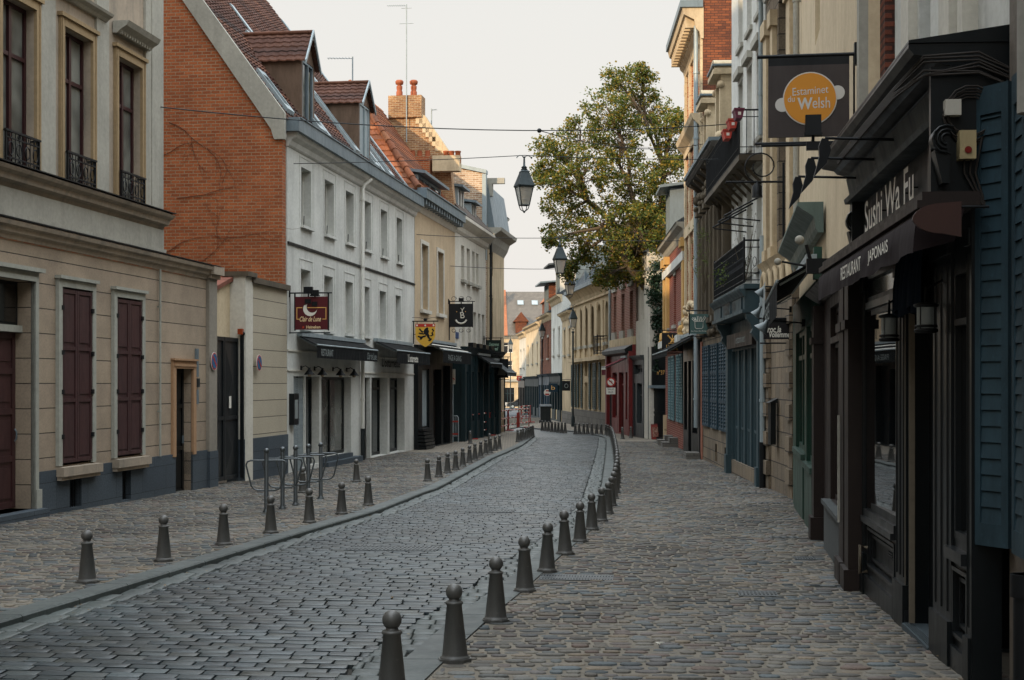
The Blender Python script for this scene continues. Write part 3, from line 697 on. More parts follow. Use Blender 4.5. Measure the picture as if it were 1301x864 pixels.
ua,ub=L.u(474),L.u(519)
A2=awning(WH,L,ua,ub,L.z(474,434),.72,L.zu(ua,446,.72),.36,M_cloth)
text(L,"L'ostarnette",ua+1.5,L.zu(ua,446,.72)-.3,.24,.732,1.5,parent=A2,mat=F_white,bold=.015)
# gooseneck shop lamps
def shoplamp(u,z,lab):
    t=thing('wall_lamp',lab,'lamp',at(L,u,.1),'black shade lamps over the restaurant window')
    m=MB(L); m.box(u-.03,u+.03,0,.03,z-.02,z+.1); m.tube([(u,.02,z+.06),(u,.12,z+.1),(u,.2,z+.05)],.012,6); m.build('arm',M_blackm,t)
    m=MB(L); m.lathe((u,.22,z-.12),[(.13,0),(.125,.02),(.06,.1),(.03,.14),(.03,.18)],14); m.build('shade',M_blackm,t)
    m=MB(L); m.ball((u,.22,z-.12),.05); m.build('bulb',flat('lamp_glass','a08a72',.2),t)
for i,px in enumerate((384,401,424.5,442)):
    shoplamp(L.u(px-2),L.z(384,470),['leftmost','second','third','rightmost'][i]+' of the four black shade lamps over the white restaurant front')
# menu case
t=thing('menu_case','black glazed menu case on the white wall beside the roller shutter','menu case',at(L,L.u(370),.1)); a,b=L.u(367.2),L.u(373.6)
zt_,zb2=L.z(368,500),L.z(368,540)
m=MB(L); m.box(a,b,.0,.12,zb2,zt_); m.build('case',M_black,t); m=MB(L); m.box(a+.08,b-.08,.12,.125,zb2+.15,zt_-.15); m.build('menu_sheet',F_grey,t)
# brick gable
nv=-10.5
zeave=zgut-.1; sl=1.30; ridge_v=-5.2; zr=zeave+.35+sl*(-ridge_v-.0)
m=MB(L); m.prism([(-.03,zb_),(nv,zb_),(nv,zeave),(ridge_v,zr),(-.03,zeave+.02)],'u',u0-.02,u0-.32); 
GB=m.build('brick_gable',B_orange,WH)
m=MB(L)
w=.34
m.prism([(.05,zeave+.0),(.05,zeave+.32),(ridge_v,zr+.36),(ridge_v,zr-.12),(-.28,zeave-.05),(-.2,zeave-.3),(.05,zeave-.3)],'u',u0-.40,u0-.26)
m.prism([(ridge_v,zr+.36),(nv,zeave+.3),(nv,zeave-.1),(ridge_v,zr-.12)],'u',u0-.40,u0-.26)
m.build('gable_coping',P_stone,WH)
m=MB(L)    # bare creeper stems on the brick
def creeper(px,py,ang,ln,r,dep=0):
    pts=[(u0-.335,px,py)]; x,y=px,py
    for i in range(7):
        ang+=random.uniform(-.28,.28); x+=ln/7*math.cos(ang); y+=ln/7*math.sin(ang); pts.append((u0-.335,x,y))
        if dep<2 and random.random()<.34: creeper(x,y,ang+random.choice((-1,1))*random.uniform(.4,.9),ln*.6,r*.65,dep+1)
    m.tube(pts,[r*(1-.1*i) for i in range(8)],5)
for c in ((-2.9,4.6,.5,1.3,.009),(-2.9,2.9,1.1,1.6,.012),(-3.0,6.9,.6,1.1,.010),(-2.9,2.4,.15,1.5,.011),(-2.7,3.6,1.2,2.2,.009),(-2.8,7.7,-.2,1.6,.010),(-2.6,5.9,.1,1.5,.01)): creeper(*c)
m.build('creeper_stem',flat('dry_stem','5a3020',.9),WH)
# roof
m=MB(L); tiles(m,lambda t:u0-.2,lambda t:u1+.02,.05,zgut+.08,ridge_v,zr,.24,.17)
m.build('roof',island('clay_tiles',['54382c','624236','483028','704a38','3c302c'],.85,.4,.2,.5,18),WH)
RFM=CACHE['clay_tiles']
def roofz(v,off=0): return zgut+.08+(.05-v)*(zr-zgut-.08)/(.05-ridge_v)+off
def sky_light(par,ua,ub,va,vb,rf,nm='skylight'):
    m=MB(L); P=[(ua,va,rf(va,.10)),(ub,va,rf(va,.10)),(ub,vb,rf(vb,.10)),(ua,vb,rf(vb,.10))]
    fw=.08
    for A,B,C,D in ((ua,ua+fw,va,vb),(ub-fw,ub,va,vb),(ua+fw,ub-fw,va,va-.1),(ua+fw,ub-fw,vb+.1,vb)):
        m.slab([(A,C,rf(C,.04)),(B,C,rf(C,.04)),(B,D,rf(D,.04)),(A,D,rf(D,.04))],None,(0,.05,.09))
    o=m.build(nm,P_lead,par); g=MB(L); g.quad((ua+fw,va-.05,rf(va-.05,.09)),(ub-fw,va-.05,rf(va-.05,.09)),(ub-fw,vb+.05,rf(vb+.05,.09)),(ua+fw,vb+.05,rf(vb+.05,.09))); g.build('pane',G_sky,o)
for ua,ub,va,vb in ((u0+.35,u0+.95,-.15,-.9),(u0+3.4,u0+4.0,-.2,-2.2),(u0+7.6,u0+8.1,-.3,-1.7),(u0+9.6,u0+10.2,-.2,-2.4),(u0+11.6,u0+12.2,-.2,-2.0)): sky_light(WH,ua,ub,va,vb,roofz)
# zinc valleys and flashings laid over the tiles
for ua,va,vb in ((u0+4.5,-.05,-3.0),(u0+10.9,-.05,-3.2),(u1-.2,-.05,-4.6)):
    m=MB(L); m.slab([(ua,va,roofz(va,.06)),(ua+.28,va,roofz(va,.06)),(ua+.28,vb,roofz(vb,.06)),(ua,vb,roofz(vb,.06))],None,(0,.02,.03)); m.build('valley_flashing',P_lead,WH)
def dormer(par,fr,ua,ub,vf,zb,zw,zp,rf,cheek,tmat,winm=M_zinc,ov=.12,flatroof=False,glassm=None):
    """front face at vf; zw wall top, zp ridge"""
    def vhit(z): 
        v=vf
        while rf(v)<z and v>-9: v-=.05
        return v-.1
    um=(ua+ub)/2; m=MB(fr)
    for u in (ua,ub):
        m.prism([(vf,zb),(vf,zw),(vhit(zw),zw)],'u',u-.03,u+.03)
    m.box(ua,ua+.1,vf-.04,vf,zb,zw); m.box(ub-.1,ub,vf-.04,vf,zb,zw)
    if not flatroof: m.prism([(ua,zw),(ub,zw),(um,zp)],'v',vf-.05,vf)
    else: m.box(ua,ub,vf-.04,vf,zw-.08,zw)
    o=m.build('dormer',cheek,par)
    win(o,fr,(ua+.1,ub-.1,zb,zw-.02),.05,winm,glassm or G_sky,2 if ub-ua<1.6 else 4,(),.05,v=vf)
    m=MB(fr)
    if flatroof:
        m.slab([(ua-ov,vf+ov*1.5,zw),(ub+ov,vf+ov*1.5,zw),(ub+ov,vhit(zp),zp),(ua-ov,vhit(zp),zp)],None,(0,0,.1)); m.build('dormer_roof',tmat,o); return o
    n=10; 
    for side in (-1,1):
        e=um+side*((ub-ua)/2+ov); ez=zw-.1; k=26; P=[]; v1=vhit(zp)
        rows=6
        for r in range(rows):
            a0=r/rows; a1=(r+1)/rows; Q=[]
            for a,lf in ((a0,.035),(a1,.0)):
                for j in range(k+1):
                    vv=vf+ov+(v1-vf-ov)*j/k; w=.014*math.sin(vv*2*math.pi/.24)
                    Q.append((e+(um-e)*a,vv,ez+(zp-ez)*a+lf+w+.02))
            m.add(Q,[(j,j+1,k+2+j,k+1+j) for j in range(k)])
            Q2=[Q[j] for j in range(k+1)]+[(q[0],q[1],q[2]-.035) for q in Q[:k+1]]; m.add(Q2,[(j,j+1,k+2+j,k+1+j) for j in range(k)])
    m.tube([(um,vf+ov,zp+.04),(um,v1,zp+.04)],.06,8)
    m.build('dormer_roof',tmat,o)
    m=MB(fr)
    for side in (-1,1):
        e=um+side*((ub-ua)/2+ov+.01); 
        m.slab([(e,vf+ov+.01,zw-.16),(um,vf+ov+.01,zp+.0),(um,vf+ov+.01,zp+.1),(e,vf+ov+.01,zw-.06)],None,(0,.04,0))
    m.build('bargeboard',P_lead,o)
    return o
vf=-.35
ua,ub=L.u(383,vf),L.u(399,vf); dormer(WH,L,ua,ub,vf,L.zu(ua,160,vf),L.zu(ua,74,vf),L.zu(ua,36,vf),roofz,M_wood,RFM,winm=M_zinc)
ua,ub=L.u(456,vf),L.u(470,vf); dormer(WH,L,ua,ub,vf,L.zu(ua,208,vf),L.zu(ua,128,vf),L.zu(ua,100,vf),roofz,M_wood,RFM,winm=M_lead if 'M_lead' in globals() else P_lead,glassm=P_lead)
# ---------------------------------------------------------------- cream house
u0c=L.u(527); u1c=L.u(578)
CH=thing('cream_house','narrow cream house with two tall windows and a steep hipped orange tile roof','house',at(L,(u0c+u1c)/2))
zg2=L.z(534.7,256); wins=level([L.hole(535,543.5,310,393),L.hole(555.5,563,317.7,398)])
zsh=L.z(528,440)
m=MB(L); wall(m,u0c,u1c,zsh-.3,zg2,wins,depth=.22,body=6.5); m.build('wall',P_cream,CH)
for h in wins:
    win(CH,L,h,.22,M_whitep,G_sky,1,(.8,),.06); m=MB(L); w=.13
    m.box(h[0]-w,h[0],0,.03,h[2],h[3]+w); m.box(h[1],h[1]+w,0,.03,h[2],h[3]+w); m.box(h[0],h[1],0,.032,h[3],h[3]+w); m.box(h[0]-w-.05,h[1]+w+.05,0,.12,h[2]-.12,h[2]); m.build('window_surround',P_off,CH)
m=MB(L); cornice(m,u0c,u1c,0,zg2-.1,[(.02,-.3),(.06,-.22),(.08,-.12),(.16,-.04),(.2,0)]); m.build('cornice',P_off,CH)
m=MB(L); m.box(u0c-.02,u1c+.05,-.1,.42,zg2-.02,zg2+.3); m.box(u0c-.02,u1c+.05,-.1,.46,zg2+.3,zg2+.34)
k=16
for i in range(k):
    x=u0c+(u1c-u0c)*(i+.3)/k; m.box(x,x+.18,.1,.36,zg2-.2,zg2-.02)
m.build('gutter',P_zinc,CH)
# steep hipped roof
zeC=zg2+.3; zrC=L.zu(u0c+2.8,106,-3.0); slope=(zrC-zeC)/3.1
def roofc(v,off=0): return zeC+(0-v)*slope+off
m=MB(L); tiles(m,lambda t:u0c+2.8*t,lambda t:u1c,.1,zeC,-3.0,zrC,.24,.2)
# hip end faces the camera: rows run along v
n=20;k=40
for i in range(n):
    t0=i/n;t1=(i+1)/n;P=[]
    for t,lf in ((t0,.05),(t1,.01)):
        va=0.1-3.1*t; vb=-6.3+3.3*t
        for j in range(k+1):
            vv=va+(vb-va)*j/k; w=.03*math.sin(vv*2*math.pi/.3); P.append((u0c+2.8*t-lf-w,vv,zeC+(zrC-zeC)*t+lf*.3))
    m.add(P,[(j,j+1,k+2+j,k+1+j) for j in range(k)])
    Q=[P[j] for j in range(k+1)]+[(p[0]+.02,p[1],p[2]-.05) for p in P[:k+1]]; m.add(Q,[(j,j+1,k+2+j,k+1+j) for j in range(k)])
m.build('roof',island('orange_pantiles',['7a4830','8a5438','644030','96603f'],.85,.4,.2,.4,18),CH)
m=MB(L)
for i in range(12):
    a=i/12;b=(i+1.15)/12; p=lambda t:(u0c+2.8*t-.03,.1-3.1*t+.02,zeC+(zrC-zeC)*t+.06)
    m.tube([p(a),p(min(b,1))],[.12,.09],8)
m.build('hip_tiles',CACHE['orange_pantiles'],CH)
vf=-.3; ua,ub=L.u(531,vf),L.u(560,vf); dormer(CH,L,ua,ub,vf,zeC+.05,L.zu(ua,221,vf),L.zu(ua,217,vf),roofc,P_lead,P_zinc,winm=P_lead,flatroof=True,ov=.2)
# chimney gable
uG=u1c
GH=thing('gable_chimney_wall','sunlit yellow brick gable with stepped edge carrying a broad chimney behind the cream house','chimney',at(L,uG,-3))
def vz(px,py,u=uG): v=L.v(px,u); return (v,CZ-(py-HY)/FX*L.Y(u,v))
m=MB(L); P=[vz(571,196),vz(537,147),vz(497,147),vz(440,240)]
m.prism([(P[0][0]+.2,zeC+.5)]+P+[(P[3][0],5.0),(P[0][0]+.2,5.0)],'u',uG-.15,uG+.35); m.build('gable',B_sun,GH)
m=MB(L); A=vz(537,122); B=vz(495,122); z0=vz(537,150)[1]
m.box(uG-.25,uG+.5,B[0],A[0],z0,A[1]); m.build('chimney_stack',B_sun,GH)
m=MB(L); a=vz(540,147); b=vz(574,197); c=vz(560,190); d=vz(531,150)
m.prism([a,b,(b[0]-.05,b[1]-.5),c,d],'u',uG-.17,uG+.30)
for i in range(7):
    t=i/7; x=d[0]+(c[0]-d[0])*t; z=d[1]+(c[1]-d[1])*t; m.box(uG-.18,uG,x-.05,x+.22,z-.25,z+.12)
m.build('rendered_edge',P_ygr,GH)
potm=paint('terracotta_pot','8a4a2c',.8,.3)
for px in (506.8,525):
    v,z=vz(px,122); m=MB(L); m.lathe((uG+.1,v,z-.02),[(.13,0),(.13,.2),(.10,.24),(.12,.34),(.12,.42),(.07,.46),(.15,.50),(.17,.6),(.12,.66),(.03,.68)],12); m.build('chimney_pot',potm,GH)
m=MB(L); a=vz(587,198); b=vz(553,196); m.box(uG-.6,uG-.15,b[0],a[0],b[1]-.75,b[1]-.15); st=m.build('low_stack',P_ygr,GH)
for px in (569,576,584):
    v,z=vz(px,206); m=MB(L); m.lathe((uG-.38,v,z-.1),[(.11,0),(.12,.1),(.1,.4),(.12,.42),(.12,.47)],10); m.build('chimney_pot',potm,GH)
a=vz(550,200); b=vz(524,200); m=MB(L); m.box(uG-.7,uG-.15,b[0],a[0],a[1]-1.3,a[1]-.05); m.build('small_stack',B_orange,GH)
for px in (527.5,536,546):
    v,z=vz(px,200); m=MB(L); m.lathe((uG-.42,v,z-.06),[(.10,0),(.10,.1),(.09,.24),(.1,.26)],10); m.build('chimney_pot',potm,GH)
def antenna(fr,u,v,z0,z1,lab,n=9,ln=.9,side=-1):
    t=thing('tv_antenna',lab,'antenna',fr.T(u,v,z0)); m=MB(fr); m.tube([(u,v,z0),(u,v,z1)],.022,6); m.build('mast',P_lead,t)
    m=MB(fr); m.tube([(u,v,z1-.06),(u,v+side*ln,z1-.02)],.012,5)
    for i in range(n): x=v+side*ln*(i+1)/n; m.tube([(u-.12,x,z1-.04),(u+.12,x,z1-.04)],.007,4)
    m.build('receiver',P_lead,t); return t
v,zt_=vz(518.5,8); v2,zb2=vz(518,182)
t=antenna(L,uG-.3,v,zb2,zt_,'tall thin aerial mast standing in front of the chimney gable',9,.75)
m=MB(L)
for dz,w in ((.75,.28),(.15,.2)): m.tube([(uG-.3,v-w,zt_-dz),(uG-.3,v+w,zt_-dz)],.012,5)
m.build('cross_bar',P_lead,t)
v,z=vz(448,72,L.u(500)); antenna(L,L.u(500),v,z-2.2,z,'low aerial rising behind the second tiled dormer',8,.8)
v,z=vz(547,137); antenna(L,uG+.2,v,z-1.4,z,'small aerial on the sloping edge of the chimney gable',5,.2,1)
# ---------------------------------------------------------------- shopfronts under the cream house
SF=MB(L); sa=L.u(525.5)+.02; sb=L.u(570); zsb=zg(52)-.2
O1=(L.u(531),L.u(540),zg(49)+.7,zsh-.75); O2=(L.u(545.5),L.u(556),zg(51)+.02,zsh-.75); O3=(L.u(557),L.u(567),zg(53)+.02,zsh-.6)
wall(SF,sa,sb,zsb,zsh+.05,[O1,O2,O3],v=.15,depth=.3,body=.4); SF.build('shopfront',M_black,CH)
win(CH,L,O1,.1,M_black,P_lead,1,(),.05,name='roller_shutter',v=.15); win(CH,L,O2,.3,M_brown,G_dark,1,(.8,),.07,name='shop_door',v=.15)
m=MB(L); panel_leaf(m,O3[0],O3[1],O3[2],O3[3],-.1,.05,(.4,),.12); m.build('shop_door',M_black,CH)
m=MB(L)
for i in range(6): z=zg(49)+.02+i*.12; m.box(sa+.02,sa+1.6-(.0),.15,.15+.28-.02*i,z,z+.09)
m.build('stall_riser',M_black,CH)
ua,ub=L.u(534),L.u(572)
A3=awning(CH,L,ua,ub,zsh+.18,.8,zsh-.12,.42,M_cloth,vwall=.16)
m=MB(L); z=zsh-.12
for t in (.35,.8):
    vv=.16+(.8-.16)*t; zz=zsh+.18-.3*t; m.slab([(ua,vv,zz+.022),(ub,vv,zz+.022),(ub,vv+.05,zz-.002),(ua,vv+.05,zz-.002)],None,(0,0,.006))
m.build('white_stripe',F_white,A3)
text(L,'PAGE A GANG',ua+.9,zsh-.45,.2,.81,2.6,parent=A3,mat=F_grey)
# ---------------------------------------------------------------- second white house + teal pub front
u0=u1c+.02; u1=L.u(617)
W2=thing('white_corner_house','off-white house with two grey dormers over a dark teal pub front','house',at(L,(u0+u1)/2))
ztop=L.z(586,283); zsh=L.z(584,445)
up=level([L.hole(586,590,309,350),L.hole(593,597,314,357),L.hole(600,603.3,319,363),L.hole(605,608,324,366)])
lo=level([L.hole(586.5,590.5,390,440),L.hole(594.5,598,393,440),L.hole(601.5,605,396,442),L.hole(607.5,610.5,399,443),L.hole(612.5,615.5,402,444)])
m=MB(L); wall(m,u0,u1,zsh-.2,ztop,up+lo,depth=.2,body=6.5); m.build('wall',P_off,W2)
for i,h in enumerate(up+lo):
    win(W2,L,h,.2,M_brown if i>5 else M_whitep,G_sky if i<7 else G_dark,2,(.6,),.05)
    m=MB(L); m.box(h[0]-.1,h[1]+.1,0,.14,h[2]-.12,h[2]); m.build('window_sill',P_stone,W2)
m=MB(L); cornice(m,u0-.1,u1+.1,0,ztop,[(.02,-.5),(.1,-.4),(.14,-.25),(.3,-.12),(.42,0),(.42,.12),(.3,.16)]); m.build('cornice',P_off,W2)
def roof2(v,off=0): return ztop+.1+(.3-v)*1.15+off
m=MB(L); n=14
m.slab([(u0,.35,ztop+.12),(u1,.35,ztop+.12),(u1,-3.2,roof2(-3.2)),(u0,-3.2,roof2(-3.2))],None,(0,0,.08)); m.build('roof',brick('old_grey_tiles','4a4038','5c4c40','221e1b',.2,.16,.02,.9,.4),W2)
vf=-.1
for xa,xb,yb,yt in ((582,589.5,262,238),(599,605,290,258)):
    ua,ub=L.u(xa,vf),L.u(xb,vf); zb=L.zu(ua,yb,vf); dormer(W2,L,ua,ub,vf,zb,L.zu(ua,yt,vf),L.zu(ua,yt-4,vf),roof2,P_lead,P_zinc,winm=M_whitep,flatroof=True,ov=.15)
# pub front
m=MB(L); zs0=zg(60)-.3
hs=[]; uu=u0+.5
while uu+1.3<u1+3.0: hs.append((uu,uu+1.05,zg(58)+(.75 if len(hs)%3 else .05),zsh-.85)); uu+=1.5
wall(m,u0,L.u(630),zs0,zsh,hs,v=.25,depth=.2,body=.5); m.build('pub_front',M_teald,W2)
for i,h in enumerate(hs):
    win(W2,L,h,.18,M_teald,G_sky if i%3 else G_dark,2,(.75,),.06,name='shop_window',v=.25)
m=MB(L); cornice(m,u0-.1,L.u(630),.25,zsh+.12,[(.02,-.3),(.1,-.2),(.2,-.08),(.3,0)]); m.box(u0-.05,u0+.28,.25,.42,zs0,zsh-.1)
for h in hs: m.box(h[1]+.12,h[1]+.34,.25,.36,zs0,zsh-.2)
m.build('pub_cornice',M_teald,W2)
for i in range(5):
    x=u0+1.0+i*1.6; m=MB(L); m.box(x,x+.8,.35,.55,zsh+.12,zsh+.3); m.build('window_box',M_black,W2)
A=awning(W2,L,L.u(596),L.u(612),zsh-.15,.9,zsh-.5,.15,M_cloth,vwall=.3)
A=awning(W2,L,L.u(616),L.u(629),zsh-.3,1.0,zsh-.85,.15,paint('grey_striped_cloth','3c4244',.8,.3),vwall=.3)
# notice board, street plate
t=thing('street_name_plate','small blue street name plate above the teal pub cornice','sign',at(L,u0+.35,.1)); m=MB(L); m.box(u0+.1,u0+.7,.0,.03,L.z(580,430),L.z(580,422)); m.build('plate',flat('enamel_blue','20406e',.4),t)
t=thing('diversion_sign','tall white road sign with a red arc on the teal pub front','sign',at(L,L.u(573),.5)); ua=L.u(573)
va,vb=L.v(571.5,ua),L.v(578.5,ua); za,zb=L.zu(ua,488,va),L.zu(ua,469,va)
m=MB(L); m.box(ua-.02,ua,va,vb,za,zb); m.build('panel',F_white,t); m=MB(L); cx=(va+vb)/2; r=.07
m.tube([(ua-.03,cx+r*math.cos(a*math.pi/8),za+.16+r*math.sin(a*math.pi/8)) for a in range(9)],.02,5); m.build('red_arc',flat('sign_red','a8322c'),t)
m=MB(L); m.tube([(ua+.02,cx,zg(54)),(ua+.02,cx,za+.2)],.03,6); m.build('post',P_lead,t)
# ---------------------------------------------------------------- tall house at the bend
u0=L.u(617); u1=u0+5.5
TH=thing('tall_bend_house','tall narrow house with patched brick flank and slate-blue mansard','house',at(L,u0+1))
def vz2(px,py): v=L.v(px,u0); return (v,CZ-(py-HY)/FX*L.Y(u0,v))
a=vz2(614.5,221); b=vz2(553,207); zb_=zg(66)-.3; 
m=MB(L); m.prism([(0,zb_),(0,a[1]),(b[0],b[1]),(b[0]-2,b[1]),(b[0]-2,zb_)],'u',u0+.02,u0+.4); m.build('brick_flank',B_pale,TH)
m=MB(L); m.prism([(.03,a[1]+.02),(b[0],b[1]+.02),(b[0],b[1]+.18),(.03,a[1]+.18)],'u',u0-.05,u0+.45); m.box(u0-.05,u0+.3,-.15,.02,L.zu(u0,330,0),a[1]); m.build('coping',P_lead,TH)
m=MB(L); wall(m,u0+.4,u1,zb_,a[1]-2.2,[(u0+1,u0+2,z,z+1.8) for z in (3.6,6.4)],v=.02,depth=.2,body=8); m.build('wall',P_ygr,TH)
zc=L.zu(u0,292,.0)
m=MB(L); cornice(m,u0+.38,u1,0,zc,[(.02,-.8),(.2,-.5),(.3,-.2),(.62,0),(.66,.15)]); m.build('cornice',P_stone,TH)
m=MB(L); m.prism([(.35,zc+.1),(.02,a[1]-.4),(-.5,a[1]),(-2.5,a[1]),(-2.5,zc)],'u',u0+.41,u1); m.build('mansard',P_zinc,TH)
m=MB(L); m.box(u0+.6,u0+.85,-.1,.75,a[1]-.35,a[1]-.1); m.box(u0+.55,u0+.95,-.1,.2,a[1]-.9,a[1]-.35); m.build('hoist_beam',P_stone,TH)
pipe(TH,L,u0+.6,.05,zb_,zc-.4,.06,M_metal)
# houses continuing round the left bend (hidden flank turning away)
XB=L.T(u1,0,0)
FB=Frame((XB[0],XB[1]),(-.45,1),'R')
def simple_house(fr,u0,u1,ze,floors,wm,lab,name='terraced_house',nw=3,roofm=None,shop=None,ridge=None,win_m=M_whitep,depth=8,cat='house',shutters=None,sillm=None,lintel=None,shopz=3.0,base=None,ww=.9,corn=None,v=0.0,shopglass=True):
    H=thing(name,lab,cat,at(fr,(u0+u1)/2)); zb=zg(fr.Y((u0+u1)/2)); holes=[]; w=(u1-u0)/nw
    for (za,zb2) in floors:
        for i in range(nw):
            c=u0+w*(i+.5); holes.append((c-ww/2,c+ww/2,za,zb2))
    zs=zb+shopz if shop else zb-.4
    m=MB(fr); wall(m,u0,u1,zs,ze,holes,v=v,depth=.18,body=depth); m.build('wall',wm,H)
    if base:
        m=MB(fr); m.box(u0,u1,v,v+.05,zb-.4,zb+.7); m.build('plinth',base,H)
    for h in holes:
        win(H,fr,h,.18,win_m,G_dark if random.random()<.6 else G_sky,2,(.68,),.06,v=v)
        m=MB(fr); m.box(h[0]-.1,h[1]+.1,v,v+.1,h[2]-.12,h[2]); m.box(h[0]-.06,h[1]+.06,v,v+.04,h[3],h[3]+.16); m.build('window_sill',sillm or P_stone,H)
        if shutters:
            for a,b in ((h[0]-.42,h[0]-.03),(h[1]+.03,h[1]+.42)):
                m=MB(fr); louver_leaf(m,a,b,h[2],h[3],v+.02,step=.12); m.build('shutter',shutters,H)
    m=MB(fr); cornice(m,u0-.02,u1+.02,v,ze,[(.02,-.4),(.08,-.3),(.12,-.15),(.3,-.05),(.34,.06)]); m.build('cornice',corn or P_stone,H)
    rz=ridge or ze+3.0
    m=MB(fr); m.prism([(v+.36,ze+.05),(v-depth/2,rz),(v-depth,ze+.05)],'u',u0,u1); m.build('roof',roofm or brick('slate_roof','3c4246','4a5054','22262a',.3,.2,.012,.5,.3),H)
    if shop:
        hs=[]; k=max(2,int((u1-u0)/1.5)); ww2=(u1-u0)/k
        for i in range(k): hs.append((u0+ww2*i+.2,u0+ww2*(i+1)-.12,zb+(.08 if i%2 else .7),zb+shopz-.75))
        m=MB(fr); wall(m,u0+.02,u1-.02,zb-.4,zs,hs,v=v+.12,depth=.18,body=.4); cornice(m,u0,u1,v+.12,zs,[(.02,-.2),(.1,-.1),(.2,0)]); m.build('shopfront',shop,H)
        for i,h in enumerate(hs): win(H,fr,h,.16,shop,G_dark,1 if i%2 else 2,(.8,),.06,name='shop_door' if i%2 else 'shop_window',v=v+.12)
    return H
simple_house(FB,0.05,9,9.4,[(3.6,5.4),(6.2,7.7)],P_ochre,'ochre house turning away round the left bend, barely seen behind the tall narrow house',nw=4,shop=M_teald)
simple_house(FB,9.05,19,11.0,[(3.4,5.0),(5.9,7.3)],P_off,'pale house further round the left bend, hidden, raised to shade the far houses',nw=4,shop=M_black)  # hidden house, made taller to keep sun off the far fronts
# ================================================================ hanging signs, left
def bracket_sign(name,lab,fr,u,px0,px1,py0,py1,mat,cat='hanging sign',post=None,frame=M_blackm,thick=.04,both=True,scroll=False,group=None,vwall=0.0):
    va,vb=sorted((fr.v(px0,u),fr.v(px1,u))); vm=(va+vb)/2; z1=fr.zu(u,py0,vm); z0=fr.zu(u,py1,vm)
    t=thing(name,lab,cat,fr.T(u,vwall,(z0+z1)/2),group)
    m=MB(fr); m.box(u-thick/2,u+thick/2,va,vb,z0,z1); P=m.build('panel',mat,t)
    m=MB(fr); zt=z1+.09
    m.tube([(u,vwall-.02,zt),(u,vb+.1,zt)],.018,6); (m.box(u-.02,u+.02,va-.03,va-.0,z0-.02,zt),m.box(u-.02,u+.02,vb,vb+.03,z0-.02,zt)) if thick>.025 else (m.box(u-.008,u+.008,va,vb,z1,zt))
    if post: m.tube([(u,vwall+.04,zt+.05),(u,vwall+.04,z0-post)],.022,6); 
    else: m.tube([(u,vwall-.02,z0-.07),(u,vb+.06,z0-.07)],.015,6); m.tube([(u,vwall+.02,z0-.09),(u,vwall+.02,zt)],.010,5)
    m.box(u-.04,u+.04,vwall-.02,vwall+.02,zt-.1,zt+.1)
    if scroll:
        for k in range(3):
            c=va+(vb-va)*(k+.5)/3; m.tube([(u,c+.11*math.cos(a*math.pi/5)*(1-a*.03),zt+.1+.10*math.sin(a*math.pi/5)*(1-a*.03)) for a in range(13)],.008,5,False)
            m.tube([(u,c+.09*math.cos(a*math.pi/5)*(1-a*.03),z0-.13-.08*math.sin(a*math.pi/5)*(1-a*.03)) for a in range(13)],.008,5,False)
    m.build('bracket',frame,t)
    return t,P,va,vb,z0,z1
def flood(par,fr,u,v,z,s=.16,down=True):
    m=MB(fr); m.box(u-s*.35,u+s*.35,v-s*.7,v+s*.7,z,z+s*.9); m.box(u-s*.5,u+s*.5,v-s*.8,v+s*.8,z-.03,z+.0); m.tube([(u,v,z-.16),(u,v,z)],.02,6); m.box(u-s*.4,u+s*.4,v-s*.5,v+s*.5,z-.26,z-.16); return m.build('floodlight',M_blackm,par)
u=L.u(367.5)
t,P,va,vb,z0,z1=bracket_sign('hanging_sign','dark red hanging sign with a crescent moon in a gold frame',L,u,375.5,416.5,377,419,flat('wine_red_panel','4f171d',.5))
uc=u-.026; w=vb-va; h=z1-z0
m=MB(L)
fy0,fy1=z0+h*.31,z0+h*.68; fx0,fx1=va+.03,vb-.03; b=.018
m.box(uc,uc+.004,fx0,fx1*.0+va+w*.22,fy1-b,fy1); m.box(uc,uc+.004,va+w*.38,fx1,fy1-b,fy1); m.box(uc,uc+.004,fx0,va+w*.14,fy0,fy0+b); m.box(uc,uc+.004,vb-w*.16,fx1,fy0,fy0+b); m.box(uc,uc+.004,fx0,fx0+b,fy0,fy1); m.box(uc,uc+.004,fx1-b,fx1,fy0,fy1)
m.build('gold_frame',F_gold,P)
m=MB(L); cx,cz=va+w*.46,z0+h*.63; PO=[];PI=[]
for i in range(15):
    a=math.radians(150+200*i/14); PO.append((cx+.17*math.cos(a),cz+.17*math.sin(a))); PI.append((cx+.05+.135*math.cos(a),cz+.045+.135*math.sin(a)))
pts=[(uc,p[0],p[1]) for p in PO]+[(uc,p[0],p[1]) for p in PI]; m.add(pts,[(i,i+1,16+i,15+i) for i in range(14)]); m.build('crescent_moon',F_white,P)
text(L,'Clair de Lune',va+w*.14,z0+h*.25,.12,0,w*.66,axis='v',uconst=uc,shear=.4,parent=P,mat=flat('pale_gold_script','e2c79a'),bold=.01)
text(L,'Heineken',va+w*.34,z0+.03,.07,0,w*.44,axis='v',uconst=uc,parent=P,mat=flat('pale_gold_script','e2c79a'),bold=.02)
m=MB(L); m.prism([(va+w*.25+.035*math.sin(k*math.pi/5)*(1 if k%2==0 else .45),z0+.06+.035*math.cos(k*math.pi/5)*(1 if k%2==0 else .45)) for k in range(10)],'u',uc,uc+.004); m.build('red_star',flat('star_red','b8402a'),P)
flood(t,L,u,va+w*.4,z1+.1,.15); flood(t,L,u,va+w*.6,z1+.04,.13)
